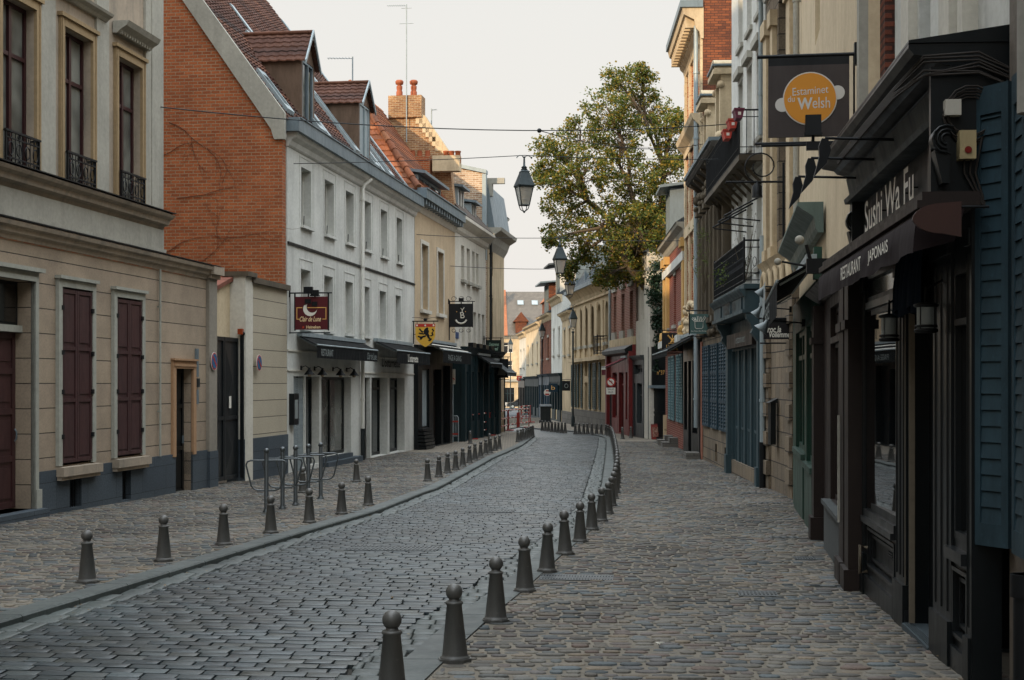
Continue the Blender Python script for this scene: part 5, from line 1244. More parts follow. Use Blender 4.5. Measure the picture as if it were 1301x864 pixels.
m=MB(M_); m.box(u-.26,u-.18,cv-.07,cv+.07,M_.zu(u-.2,170,cv),M_.zu(u-.2,147,cv)); m.box(u-.27,u-.16,cv-.08,cv+.08,M_.zu(u-.2,170,cv)-.02,M_.zu(u-.2,170,cv)); m.tube([(u-.2,cv,zl+.06),(u-.2,cv,zl-.03)],.014,6); m.tube([(u-.2,cv,zl),(u,cv,zl)],.012,6); m.box(u-.24,u-.16,cv-.06,cv+.06,zl-.1,zl-.03); m.build('floodlight',M_blackm,t)
# ---------------------------------------------------------------- stone house
uS0=T_.u(1010); uS1=T_.u(974)
ST=thing('stone_house','weathered sandstone house with banded pilasters beside the green shop','house',at(T_,(uS0+uS1)/2))
m=MB(T_); wall(m,min(uS0,uS1)+.0,max(uS0,uS1),zg(27)-.4,9.6,[(uS0+.9,uS0+1.9,4.2,6.4),(uS0+.9,uS0+1.9,7.2,8.7)],v=0,depth=.2,body=7); m.build('wall',B_ash,ST)
for zz in ((4.2,6.4),(7.2,8.7)): win(ST,T_,(uS0+.9,uS0+1.9)+zz,.2,M_whitep,G_dark,2,(.6,),.06)
m=MB(T_)
for a,b in ((uS0+.02,uS0+.5),(uS1-.6,uS1-.05)):
    z=zg(27)-.3; i=0
    while z<3.2:
        e=.10 if i%2==0 else .05; m.box(a,b,0,e,z,z+.27); z+=.285; i+=1
m.build('rusticated_pilaster',B_ash,ST)
m=MB(T_)
for a,b in ((uS0+.05,uS0+.45),(uS1-.55,uS1-.1),(uS0+2.1,uS0+2.4)): m.box(a,b,0,.09,3.9,8.6); m.box(a-.06,b+.06,0,.14,8.3,8.6); m.box(a-.05,b+.05,0,.13,3.9,4.1)
for i in range(5): c=uS0+.25+i*.7; m.tube([(c+.24*math.cos(a*math.pi/6),.1,3.35+.3*math.sin(a*math.pi/6)) for a in range(7)],.06,6)
m.build('pilaster',P_ygr,ST)
m=MB(T_); cornice(m,uS0-.1,uS1+.1,0,9.6,[(.05,-.5),(.1,-.3),(.3,-.2),(.5,0),(.52,.2)]); m.build('cornice',P_white,ST)
m=MB(T_); cornice(m,uS0,uS1,0,3.85,[(.02,-.3),(.1,-.2),(.14,-.1),(.2,0)]); m.build('string_course',P_ygr,ST)
m=MB(T_); m.box(uS0+.2,uS1-.1,-1.6,-.3,9.6,13.5); m.build('attic',B_darkbr,ST)
win(ST,T_,(uS0+.4,uS0+1.3,10.2,12.2),.0,P_lead,G_sky,2,(.6,),.07,v=-.24)
pipe(ST,T_,T_.u(975.5),.02,zg(28)+.9,zg(28)+5.0,.055,P_lead); m=MB(T_); m.tube([(T_.u(975.5),.1,zg(28)-.1),(T_.u(975.5),.1,zg(28)+.9)],.07,8); m.build('cast_drain',M_blackm,ST)
t=thing('menu_case','tall narrow black menu case on the sandstone wall','menu case',T_.T(T_.u(988),.1,.5)); ua=T_.u(990); m=MB(T_); m.box(ua,ua+.35,.06,.16,T_.zu(ua,565,.1),T_.zu(ua,512,.1)); m.prism([(.03,T_.zu(ua,512,.1)),(.2,T_.zu(ua,512,.1)),(.03,T_.zu(ua,506,.1))],'u',ua-.03,ua+.38); m.build('case',M_black,t)
# black script sign
u=T_.u(1006)
t,P,va,vb,z0,z1=bracket_sign('hanging_sign','small black board with white script beside the sandstone pilasters',T_,u,1005,970,411,431,flat('black_panel2','1e1c1e',.5),thick=.02,vwall=0)
w=vb-va;h=z1-z0
text(T_,'Broc la',vb-.01,z0+h*.42,h*.42,0,w*.62,axis='v',sgn=-1,uconst=u-.013,parent=P,shear=.2,bold=.03); text(T_,'Vollemme',vb-w*.2,z0+h*.12,h*.36,0,w*.76,axis='v',sgn=-1,uconst=u-.013,parent=P,shear=.2,bold=.03)
# iron scroll bracket with lamp (empty sign arm)
u=T_.u(999); vo=T_.v(922,u); z=T_.zu(u,231,0)
t=thing('iron_bracket','long wrought iron arm with a scroll and a hanging spot lamp on the sandstone house','bracket',T_.T(u,0,z)); m=MB(T_)
m.tube([(u,.03,z),(u,vo,z)],.022,6); m.tube([(u,.05,z+.35),(u,.05,z-1.0)],.022,6); m.tube([(u,.45+.3*math.cos(a*math.pi/8)*(1-a*.03),z+.28+.28*math.sin(a*math.pi/8)*(1-a*.03)) for a in range(-4,18)],.014,6,False); m.tube([(u,0,z-.5),(u,-.3,z-.5)],.012,6); m.build('arm',M_blackm,t)
v_=T_.v(962,u); m=MB(T_); m.lathe((u,v_,z-.28),[(.10,0),(.09,.05),(.09,.2),(.03,.26),(.02,.3)],12); m.build('spot_lamp',M_blackm,t)
# ---------------------------------------------------------------- white house with the teal gate
uW0=T_.u(973); uW1=T_.u(929.5)
TG=thing('teal_gate_house','white house with an iron balcony above a tall teal folding gate','house',at(T_,(uW0+uW1)/2))
uh=[(uW0+.55+i*1.55,uW0+1.35+i*1.55) for i in range(4)]
hs=[(a,b,3.9,5.9) for a,b in uh if b<uW1]+[(a,b,6.6,8.4) for a,b in uh if b<uW1]+[(a,b,9.2,10.8) for a,b in uh if b<uW1]
gz=(uW0+.35,uW1-.55,zg(31)+.05,2.25)
m=MB(T_); wall(m,uW0+.03,uW1,2.9,14,hs,v=0,depth=.16,body=7); m.build('wall',P_white,TG)
m=MB(T_); m.box(uW0,uW1+.02,-.3,.06,zg(31)-.4,zg(31)+.3); m.build('plinth',B_ash,TG)
for h in hs:
    win(TG,T_,h,.15,M_whitep,G_sky,2,(.7,),.05); m=MB(T_); m.box(h[0]-.1,h[1]+.1,0,.12,h[3]+.1,h[3]+.25); m.box(h[0]-.1,h[1]+.1,0,.06,h[2]-.1,h[2]); m.build('window_head',P_stone,TG)
m=MB(T_); m.box(uW0,uW1,-.0,.3,12.0,12.25); m.box(uW0,uW1,.0,.2,11.8,12.0); m.build('cornice',P_white,TG)
m=MB(T_); wall(m,uW0+.04,uW1,zg(30)-.3,2.9,[gz],v=.05,depth=.14,body=.4); 
for a,b in ((uW0+.04,uW0+.3),(uW1-.45,uW1-.1)): m.box(a,b,.05,.15,zg(30)-.2,2.4); m.box(a-.02,b+.02,.05,.19,zg(30)-.2,zg(30)+.4)
m.build('shopfront',M_teal,TG)
n=9
for i in range(n):
    a=gz[0]+(gz[1]-gz[0])*i/n; b=gz[0]+(gz[1]-gz[0])*(i+1)/n-.015; o_=.05*(i%2)
    m=MB(T_); m.box(a,b,-.08+o_,-.04+o_,gz[2],gz[3]); m.box(a,a+.07,-.04+o_,-.02+o_,gz[2],gz[3]); m.box(b-.07,b,-.04+o_,-.02+o_,gz[2],gz[3]); m.box(a+.07,b-.07,-.04+o_,-.021+o_,gz[2],gz[2]+.18)
    m.box(a+.07,b-.07,-.04+o_,-.021+o_,gz[2]+1.0,gz[2]+1.06); m.build('folding_leaf',M_teal,TG)
m=MB(T_); cb=.42
m.box(uW0+.05,uW1+.05,-.05,cb,2.92,3.38); cornice(m,uW0+.02,uW1+.08,cb-.0,3.40,[(.02,-.14),(.04,-.1),(.1,-.04),(.12,0)]); m.box(uW0,uW1+.1,-.05,cb+.02,3.40,3.5)
for a in (uW0+.35,uW0+2.2,uW0+4.1): m.box(a,a+.03,cb,cb+.03,2.95,3.25)
m.box(uW0+.05,uW1+.05,cb,cb+.04,2.92,2.99)
m.build('box_cornice',M_teal,TG)
for a in (uW0+.06,uW1-.35): 
    m=MB(T_); m.prism([(.05,2.9),(cb-.03,2.9),(cb-.05,2.8),(.30,2.72),(.25,2.6),(.28,2.52),(.15,2.35),(.13,2.2),(.05,2.1)],'u',a,a+.25); m.build('console',M_teal,TG)
m=MB(T_); m.box(uW0+.6,uW1-.7,.06,.2,2.3,2.62); m.build('inner_sign',M_brown,TG)
text(T_,'ESC',uW0+3.4,3.02,.25,cb+.012,.9,sgn=-1,parent=TG,mat=F_ink,bold=.02); text(T_,'cave',uW0+2.1,3.06,.15,cb+.012,.6,sgn=-1,parent=TG,mat=F_ink)
text(T_,'estaminet',uW0+3.2,2.38,.16,.21,1.6,sgn=-1,parent=TG,mat=F_grey)
def railing(par,fr,ua,ub,v0,v1,z0,z1,step=.11,scroll_=True,name='balcony_railing',mat=M_blackm):
    m=MB(fr); runs=[((ua,v0),(ua,v1)),((ua,v1),(ub,v1)),((ub,v1),(ub,v0))]
    for (a,b),(c,d) in runs:
        for zz,r in ((z0+.06,.012),(z1,.02),(z1-.14,.01),(z0+.2,.01)): m.tube([(a,b,zz),(c,d,zz)],r,6)
        Ln=math.hypot(c-a,d-b); k=max(1,int(Ln/step))
        for i in range(k+1):
            t=i/k; x=a+(c-a)*t; y=b+(d-b)*t; m.tube([(x,y,z0),(x,y,z1)],.009,5)
            if scroll_ and i<k:
                x2=a+(c-a)*(t+.5/k); y2=b+(d-b)*(t+.5/k); e=(c-a)/Ln; f=(d-b)/Ln
                m.tube([(x2+e*.04*math.cos(q*math.pi/4),y2+f*.04*math.cos(q*math.pi/4),(z0+z1)/2+.1*math.sin(q*math.pi/4)) for q in range(9)],.007,4,False)
    for x,y in ((ua,v1),(ub,v1)): m.tube([(x,y,z0),(x,y,z1+.06)],.022,6)
    return m.build(name,mat,par)
railing(TG,T_,uW0+.1,uW1-.1,.0,.42,3.52,4.38)
m=MB(T_); m.box(uW0+.3,uW1+1.6,0,.5,6.02,6.14); m.build('upper_balcony_floor',P_dark,TG)
railing(TG,T_,uW0+.6,uW1+1.3,.0,.46,6.14,7.1,.12,False)
m=MB(T_)
for i in range(9): x=uW0+.7+i*.75; m.prism([(.0,5.6),(.42,6.02),(.36,6.02),(.0,5.68)],'u',x,x+.06)
m.build('balcony_stay',P_dark,TG)
pipe(TG,T_,uW0+.12,.0,6.5,13.5,.05,P_lead)
for px,py,c,nm,lab in ((938,147,'5c2238','purple_plastic','purple flower box hooked on the upper dark balcony'),(930,160,'a8382a','red_plastic','red flower box nearest to the purple one on the upper balcony'),(923.5,173,'a8382a','red_plastic','red flower box farthest along the upper balcony')):
    u=T_.u(px,.55); z=T_.zu(u,py,.55); t=thing('flower_box',lab,'flower box',T_.T(u,.5,z),'flower boxes on the upper balcony'); m=MB(T_)
    m.prism([(.49,z-.08),(.61,z-.08),(.645,z+.09),(.455,z+.09)],'u',u-.2,u+.2); m.build('box',paint(nm,c,.5,.2),t); m=MB(T_); m.prism([(.445,z+.085),(.655,z+.085),(.655,z+.12),(.445,z+.12)],'u',u-.215,u+.215); m.build('rim',CACHE[nm],t); m=MB(T_); m.box(u-.206,u-.201,.52,.58,z-.02,z+.04); m.build('label_patch',F_white,t)
# awning stays seen under the upper balcony
for i in range(3):
    x=uW0+.8+i*1.1; t=thing('folded_awning_arm',['nearest','middle','farthest'][i]+' of three dark strut arms under the upper balcony','bracket',T_.T(x,0,5.2),'strut arms under the upper balcony'); m=MB(T_); m.tube([(x,.0,5.35),(x,.75,4.95)],.02,6); m.tube([(x,.0,4.85),(x,.72,4.93)],.016,6); m.build('strut',M_blackm,t)
def plant(name,lab,fr,u,v,z,n,r,h,cols,leaf=.05,cat='plant',stemm='5a5040',flowers=None,group=None):
    t=thing(name,lab,cat,fr.T(u,v,z),group); st=MB(fr); lf=MB(fr)
    for i in range(n):
        a=random.uniform(0,6.3); rr=r*random.random()**.6; x,y,zz=u+rr*math.cos(a),v+rr*.5*math.sin(a),z+h*random.uniform(.25,1)
        if i%3==0: st.tube([(u+(x-u)*.2,v,z),(u+(x-u)*.6,v+(y-v)*.6,z+(zz-z)*.6),(x,y,zz)],[.006,.005,.003],4)
        for k in range(4):
            d=Vector((random.uniform(-1,1),random.uniform(-1,1),random.uniform(-.6,1))).normalized()*leaf; e=Vector((random.uniform(-1,1),random.uniform(-1,1),random.uniform(-1,1))).normalized()*leaf*.5
            p=Vector((x,y,zz))+Vector((random.uniform(-1,1),random.uniform(-1,1),random.uniform(-1,1)))*leaf*1.2
            lf.add([tuple(p),tuple(p+d*.5+e),tuple(p+d),tuple(p+d*.5-e)],[(0,1,2,3)])
    st.build('stem',flat('stem_'+stemm,stemm,.9),t); lf.build('leaves',island('leaf_'+cols[0],cols,.7,.1,.3,.3,20,True),t)
    if flowers:
        f=MB(fr)
        for i in range(12): f.ball((u+random.uniform(-r,r),v+random.uniform(-.1,.1),z+h*random.uniform(.4,.9)),.028,6,4)
        f.build('blossom',island('petal_'+flowers[0],flowers,.6),t)
    return t
plant('potted_plant','flowering plant with purple and orange blossoms behind the lower balcony railing',T_,uW0+3.2,.3,3.55,60,.8,.6,['4c5a2c','5c6a34','3c4a24'],.06,flowers=['8c3a78','b0502c','c8a03c'])
plant('dry_shrub','leggy grey dry shrub on the near end of the lower balcony',T_,uW0+.9,.3,3.6,40,.5,1.5,['6a6a58','7c7866'],.025)
# ---------------------------------------------------------------- dark carved house with blue shutters
uD0=uW1+.03; uD1=T_.u(893)
DH=thing('carved_stone_house','soot-dark carved stone house with two stone dormers above blue ground-floor shutters','house',at(T_,(uD0+uD1)/2)); zc=7.25
m=MB(T_); hs=[(uD0+.7,uD0+1.6,4.0,6.0),(uD0+2.7,uD0+3.6,4.0,6.0),(uD0+4.7,uD0+5.6,4.0,6.0)]
gh=[(uD0+.5,uD0+2.2,.0+.35,2.45),(uD0+2.6,uD0+4.3,.35,2.45),(uD0+4.7,uD1-.5,.35,2.45)]
cell=[(uD0+.8,uD0+1.3,zg(37)+.1,-.1),(uD0+3.0,uD0+3.5,zg(38)+.1,-.1)]
wall(m,uD0,uD1,2.9,zc,hs,v=0,depth=.25,body=7); m.build('wall',P_dark,DH)
m=MB(T_); wall(m,uD0,uD1,zg(37)-.4,2.9,gh+cell,v=.02,depth=.12,body=.4); m.build('ground_wall',B_ash,DH)
for h in hs: win(DH,T_,h,.25,M_brown,G_dark,2,(.65,),.06)
for h in gh:
    n=3 if h[1]-h[0]<2.5 else 4
    for i in range(n):
        a=h[0]+(h[1]-h[0])*i/n; m=MB(T_); louver_leaf(m,a+.01,a+(h[1]-h[0])/n-.01,h[2]-.05,h[3]+.1,.03,step=.09,mids=(.33,.66)); m.build('shutter',M_blue,DH)
for c in cell: m=MB(T_); m.box(c[0],c[1],-.08,-.04,c[2],c[3]); m.build('cellar_door',M_blue,DH)
m=MB(T_)
for i in range(7):
    c=uD0+.3+i*1.02
    if c+.3>uD1: break
    m.box(c-.17,c+.17,0,.16,3.2,6.2); m.tube([(c-.1,.17,3.3),(c-.1,.17,6.1)],.03,6); m.tube([(c+.1,.17,3.3),(c+.1,.17,6.1)],.03,6)
    for zz in (3.1,6.25): m.box(c-.24,c+.24,0,.26,zz,zz+.14)
    for j in range(6): m.ball((c+random.uniform(-.2,.2),.18+random.uniform(0,.08),6.5+random.uniform(-.1,.35)),random.uniform(.07,.13),7,5)
    for j in range(4): m.ball((c+random.uniform(-.2,.2),.16,3.0+random.uniform(-.2,.05)),random.uniform(.06,.1),7,5)
    m.prism([(0,zc-.5),(.42,zc-.12),(.42,zc-.05),(0,zc-.05)],'u',c-.09,c+.09)
m.build('carved_pilaster',P_dark,DH)
m=MB(T_); cornice(m,uD0-.1,uD1+.05,0,zc,[(.1,-.25),(.3,-.12),(.45,-.05),(.5,.02),(.5,.1)]); cornice(m,uD0,uD1,0,3.0,[(.05,-.2),(.14,-.1),(.2,0)]); m.build('cornice',plaster('sooty_cornice','4c4842',.5,stain='252321'),DH)
m=MB(T_); m.box(uD0,uD1,.0,.55,zc+.1,zc+.2); m.build('gutter',P_zinc,DH)
m=MB(T_); m.prism([(.3,zc+.2),(-3.2,zc+2.6),(-7,zc+.2)],'u',uD0,uD1); m.build('roof',brick('slate_roof','3c4246','4a5054','22262a',.3,.2,.012,.5,.3),DH)
for a,hh in ((uD0+1.4,2.0),(uD0+4.6,1.9)):
    m=MB(T_); b=a+1.15; z0=zc+.2
    m.box(a,a+.22,-.6,.12,z0,z0+hh-.35); m.box(b-.22,b,-.6,.12,z0,z0+hh-.35); m.box(a,b,-.6,.10,z0+hh-.37,z0+hh-.2); m.box(a-.1,b+.1,-.6,.3,z0+hh-.2,z0+hh-.08)
    m.prism([(a-.1,z0+hh-.08)]+[(a+.575-.62*math.cos(q*math.pi/8),z0+hh-.08+.34*math.sin(q*math.pi/8)) for q in range(1,8)]+[(b+.1,z0+hh-.08)],'v',-.6,.26)
    for e in (a+.0,b): m.ball((e,.12,z0+.25),.14,8,6); m.ball((e,.1,z0+hh-.45),.1,8,6)
    o=m.build('stone_dormer',P_ygr,DH); win(o,T_,(a+.22,b-.22,z0,z0+hh-.37),.1,M_whitep,G_sky,2,(.7,),.05,v=.06)
    m=MB(T_); m.box(a-.12,b+.12,-.7,.32,z0+hh+.0,z0+hh+.05); m.build('dormer_cap',P_zinc,DH)
plant('wall_plant','straggly green climber growing on the soot-dark carved front',T_,uD0+3.6,.3,3.9,70,.7,1.8,['5c6a38','6c7840','4a5830'],.05)
m=MB(T_); m.box(uD1-.25,uD1-.02,.03,.07,zg(41)-.2,2.7); m.build('pink_strip',plaster('pink_render','9c6a58',.3),DH)
# green fries sign, black knife sign
u=uD0+.6+3.0; 
t,P,va,vb,z0,z1=bracket_sign('hanging_sign','grey-green square sign with a drawn cone of fries on the blue-shuttered front',T_,u,900,876.5,399,424,paint('grey_green_board','45605c',.6,.1),thick=.03)
w=vb-va;h=z1-z0;uc=u-.02;vm=(va+vb)/2; m=MB(T_)
def line(m,pts,r=.008): m.tube([(uc,vm+(-x)*w,z0+y*h) for x,y in pts],r,4,False)
line(m,[(-.24,.62),(-.22,.32),(-.16,.26),(.14,.26),(.2,.32),(.22,.62),(-.24,.62)])
for p in ([(-.2,.62),(-.3,.8),(-.24,.84),(-.12,.62)],[(-.08,.62),(-.1,.88),(-.02,.88),(0,.62)],[(.02,.62),(.08,.86),(.14,.84),(.1,.62)],[(.12,.62),(.3,.9),(.36,.84),(.2,.6)],[(-.25,.62),(-.4,.76),(-.36,.82),(-.2,.7)]): line(m,p)
m.build('drawn_fries',F_white,P); text(T_,'Au Pays des Frites',vb-.03,z0+h*.08,h*.09,0,w*.84,axis='v',sgn=-1,uconst=uc,parent=P)
u=T_.u(868)
t,P,va,vb,z0,z1=bracket_sign('hanging_sign','black sign with crossed gilt knives and gold lettering over the low house front',T_,u,866.5,842,423,446,flat('black_panel','15181b',.5),thick=.03)
w=vb-va;h=z1-z0;uc=u-.02;vm=(va+vb)/2; m=MB(T_)
for s_ in (-1,1): line(m,[(-.25*s_,.88),(.08*s_,.48)],.028); line(m,[(.08*s_,.48),(.12*s_,.42)],.012)
line(m,[(0,.9),(0,.6)],.012); line(m,[(-.2,.42),(.2,.42)],.012)
m.build('gilt_knives',F_gold,P); text(T_,"L'atelier",vb-w*.18,z0+h*.2,h*.15,0,w*.6,axis='v',sgn=-1,uconst=uc,parent=P,mat=F_gold,bold=.03); text(T_,'des chefs',vb-w*.15,z0+h*.04,h*.13,0,w*.65,axis='v',sgn=-1,uconst=uc,parent=P,mat=F_gold,bold=.03)
# ---------------------------------------------------------------- tall brick and stone house
uT0=uD1+.03; uT1=T_.u(872)
TW=thing('tall_brick_house','tall sunlit brick and white stone house rising above the carved stone house','house',at(T_,(uT0+uT1)/2)); zt=14.6
hs=[(uT0+.9+i*1.7,uT0+1.7+i*1.7,za,zb2) for i in range(3) for za,zb2 in ((3.9,6.0),(6.7,8.6),(9.9,11.6))]
m=MB(T_); wall(m,uT0+.02,uT1,2.8,zt,hs,v=0,depth=.22,body=8); m.build('wall',brick('sunlit_brick','a8582e','8c4626','b89070',.22,.075,.012,.7,.3),TW)
for h in hs: win(TW,T_,h,.2,M_whitep,G_sky,2,(.66,),.06)
m=MB(T_); m.prism([(0,2.8),(-8,2.8),(-8,zt),(0,zt)],'u',uT0-.02,uT0+.04); m.build('brick_flank',B_brown,TW)
m=MB(T_); 
for c in (uT0+.0,uT1-.35,uT0+1.85,uT0+3.55):
    z=2.8;i=0
    while z<12.2: w=.34 if i%2 else .48; m.box(c,c+w,0,.07,z,z+.36); z+=.37; i+=1
for zz in (3.2,6.2,8.8): m.box(uT0,uT1,0,.09,zz,zz+.35)
m.build('stone_dressing',P_ygr,TW)
m=MB(T_); cornice(m,uT0-.05,uT1+.1,0,12.3,[(.05,-.8),(.1,-.6),(.2,-.5),(.25,-.25),(.55,-.1),(.6,.1)]); cornice(m,uT0,uT1,0,9.3,[(.05,-.5),(.1,-.3),(.3,-.1),(.35,.05)])
for i in range(14): x=uT0+(uT1-uT0)*(i+.3)/14; m.box(x,x+.16,.1,.5,11.85,12.15)
m.build('cornice',P_ygr,TW)
m=MB(T_); m.box(uT0-.1,uT1+.1,.0,.66,12.4,12.6); m.build('gutter',P_zinc,TW)
m=MB(T_)
for i in range(60): x=uT0+(uT1-uT0)*random.random(); m.ball((x,.08,3.0+random.random()*1.0),random.uniform(.06,.11),8,5)
m.build('carved_relief',P_ygr,TW)
pipe(TW,T_,uT0+.12,.08,zg(41)+.9,11.9,.07,P_lead); 
m=MB(T_); hs=[(uT0+.6,uT0+2.2,zg(43)+.7,2.2),(uT0+2.6,uT0+3.6,zg(43)+.05,2.2),(uT0+4.0,uT1-.3,zg(43)+.7,2.2)]
wall(m,uT0+.02,uT1,zg(43)-.3,2.8,hs,v=.1,depth=.2,body=.4); m.build('shopfront',M_black,TW)
for h in hs: win(TW,T_,h,.18,M_black,G_dark,2,(.8,),.07,name='shop_window',v=.1)
awning(TW,T_,uT0+.4,uT1+1.6,2.95,1.0,2.45,.15,M_cloth,vwall=.1)
m=MB(T_); m.box(uT0-.2,uT0+.9,.1,.5,zg(41)-.1,zg(41)+.18); m.build('door_step',B_ash2,TW)
# ---------------------------------------------------------------- low sunlit house
uL0=uT1+.02; uL1=T_.u(845.5)
LH=simple_house(T_,uL0,uL1,6.75,[(3.6,5.4)],B_red,'low red brick house with sunlit stone corner and teal shutters before the tree',name='low_brick_house',nw=3,shutters=None,ridge=9.2,depth=7,shop=None)
m=MB(T_)
for c in (uL0+.0,uL1-.62,uL1-2.1): 
    m.box(c,c+.6,0,.12,3.0,6.3); m.box(c-.08,c+.68,0,.2,6.0,6.3)
    for j in range(9): m.ball((c+.3+random.uniform(-.3,.3),.14,3.1+random.uniform(-.25,.3)),random.uniform(.08,.16),7,5)
m.build('stone_pier',plaster('sunlit_tint_stone','b8935a',.3),LH)  # gold of the low sun put into the stone colour
m=MB(T_); m.box(uL0,uL1,0,.14,5.55,5.85); m.box(uL0,uL1,0,.3,2.85,3.1); m.build('stone_band',P_white,LH)
for a in (uL0+1.0,uL0+2.4,uL0+4.6,uL0+6.1):
    for k in (0,.62): m=MB(T_); louver_leaf(m,a+k,a+k+.58,zg(50)+.9,2.5,.02,step=.1); m.build('shutter',paint('grey_teal_shutter','4c6a6e',.6,.3),LH)
vf=.1; dormer(LH,T_,uL1-3.6,uL1-1.6,vf,6.9,8.7,9.0,lambda v:6.8+(.3-v)*1.1,P_zinc,P_zinc,winm=P_zinc,flatroof=True,ov=.25)
for k in range(2):
    m=MB(T_); m.box(uL0+3.2+k*2.2,uL0+4.2+k*2.2,.0,.55,zg(52)-.1,zg(52)+.18); m.box(uL0+3.3+k*2.2,uL0+4.1+k*2.2,.0,.3,zg(52)+.18,zg(52)+.34); m.build('door_step',B_ash2,LH)
# ================================================================ STREET CURVE (right side, far)
K=FK; J=FJ
def hpx(fr,*h):
    a=fr.hole(*h); return (min(a[0],a[1]),max(a[0],a[1]),a[2],a[3])
# grey shop with narrow pale upper wall
uG1=K.u(808); uG0=K.u(822); uC=K.u(829)
if uG0>uG1: uG0,uG1=uG1,uG0
GS=thing('grey_shop_house','narrow pale house over a dark grey glazed shopfront between the red shop and the tree','house',at(K,(uG0+uG1)/2))
zs=K.z(812,455)
m=MB(K); wall(m,uG0,uG1,zs,7.0,[(uG0+.5,uG0+1.2,4.2,6.0),(uG0+1.9,uG0+2.6,4.2,6.0)],v=0,depth=.2,body=7); m.box(min(K.u(829),uG0),uG0,-3,.12,zg(60)-.3,5.6); m.build('wall',P_off,GS)
m=MB(K); hs=[(uG0+.3,uG0+1.5,zg(60)+.6,1.5),(uG0+1.8,uG1-.3,zg(60)+.05,1.5),(uG0+.3,uG1-.3,1.9,zs-.3)]
wall(m,uG0,uG1,zg(60)-.4,zs,hs,v=.15,depth=.2,body=.4); cornice(m,uG0,uG1,.15,zs+.1,[(.02,-.2),(.14,-.06),(.16,0)]); m.build('shopfront',paint('dark_grey_shop','2a3032',.45,.3),GS)
for h in hs: win(GS,K,h,.18,CACHE['dark_grey_shop'],G_sky,2,(.7,),.07,name='shop_window',v=.15)
for a in (uG0+.5,uG0+1.9): win(GS,K,(a,a+.7,4.2,6.0),.2,M_whitep,G_sky,1,(.6,),.05)
m=MB(K); m.prism([(.2,7.0),(-3,8.6),(-7,7.0)],'u',uG0,uG1); m.build('roof',CACHE['slate_roof'],GS)
# brick house over the red shop
uR1=K.u(776.5); uR0=K.u(808); uR0,uR1=min(uR0,uR1),max(uR0,uR1)
RB=thing('red_shop_house','red brick house over a wine-red shopfront with a small striped awning','house',at(K,(uR0+uR1)/2))
zs=K.z(790,428); n=3; w=(uR1-uR0)/n
hs=[(uR0+w*(i+.5)-.4,uR0+w*(i+.5)+.4,za,zb2) for i in range(n) for za,zb2 in ((3.9,5.6),(6.2,7.8))]
m=MB(K); wall(m,uR0,uR1,3.2,8.6,hs,v=0,depth=.2,body=8); m.build('wall',brick('faded_red_brick','8a5040','744236','a89080',.22,.075,.012,.4,.4),RB)
for h in hs:
    win(RB,K,h,.2,P_lead,G_dark,2,(.6,),.06)
    m=MB(K); m.box(h[0]-.1,h[1]+.1,0,.1,h[2]-.4,h[2]); m.build('window_sill',P_stone,RB)
m=MB(K); cornice(m,uR0,uR1,0,8.6,[(.05,-.4),(.2,-.2),(.35,0)]); m.box(uR0,uR1,0,.12,3.2,3.55); m.build('cornice',P_ygr,RB)
m=MB(K); m.prism([(.2,8.6),(-3.4,10.6),(-8,8.6)],'u',uR0,uR1); m.build('roof',CACHE['slate_roof'],RB)
pipe(RB,K,uR1-.1,0,zg(66),8.3,.06,P_lead)
hs=[(uR0+.5+i*1.75,uR0+1.75+i*1.75,zg(65)+(.7 if i!=1 else .05),2.0) for i in range(3)]
m=MB(K); wall(m,uR0+.02,uR1-.02,zg(65)-.4,3.2,hs,v=.14,depth=.2,body=.4); m.box(uR0,uR0+.35,.14,.32,zg(64)-.3,2.9); m.box(uR1-.4,uR1-.05,.14,.3,zg(68)-.3,2.9); m.build('shopfront',M_red,RB)
for h in hs: win(RB,K,h,.18,M_red,G_sky,2,(.8,),.07,name='shop_window',v=.14)
m=MB(K); m.prism([(.14,2.75),(.45,2.85),(.5,3.0),(.3,3.12),(.14,3.2)],'u',uR0+.1,uR1-.1); m.build('shop_hood',M_black,RB)
a,b=K.u(792,.6),K.u(766,1.2); a,b=min(a,b),max(a,b); a=max(a,uR0+.5); b=min(b,uR1+1.2)
A=awning(RB,K,a,b,2.62,1.25,2.2,.34,M_clothr,vwall=.3); m=MB(K); m.box(a,b,1.262,1.27,2.1,2.19); m.build('white_stripe',F_white,A)
# yellow house with round-headed windows
uY0=K.u(776); uY1=K.u(727); uY0,uY1=min(uY0,uY1),max(uY0,uY1)
YH=thing('yellow_arcaded_house','long pale yellow stone house with round-headed windows and dark green shutters at the bend','house',at(K,(uY0+uY1)/2))
ze=K.z(772,357); zstr=K.z(772,450); zpl=K.z(760,523)
up=[hpx(K,*h) for h in ((729.4,732.4,395,441),(736.4,739.6,393,440),(743.4,746.6,391,439),(750.7,755,389,438),(759.4,763,387,437),(769.5,772.3,386,436))]
wu=.95; zt_=sum(h[3] for h in up)/6; zb2=sum(h[2] for h in up)/6
up=[((h[0]+h[1])/2-wu/2,(h[0]+h[1])/2+wu/2,zb2,zt_) for h in up]
lo_=[hpx(K,*h) for h in ((725.9,733,459,517),(734.5,740.5,459,517),(742.8,746.5,459,478),(749.6,755.6,458,520),(757,763,458,520))]
dr_=hpx(K,742.6,746.4,486,548)
cent=[((h[0]+h[1])/2,h) for h in lo_]
zl0=sum(lo_[i][2] for i in (0,1,3,4))/4; zl1=sum(lo_[i][3] for i in range(5))/5
wl=.95; LO=[(max(uY0+.3,min(c-wl/2,uY1-1.3)),max(uY0+.3,min(c-wl/2,uY1-1.3))+wl,zl0 if i!=2 else h[2],zl1) for i,(c,h) in enumerate(cent)]
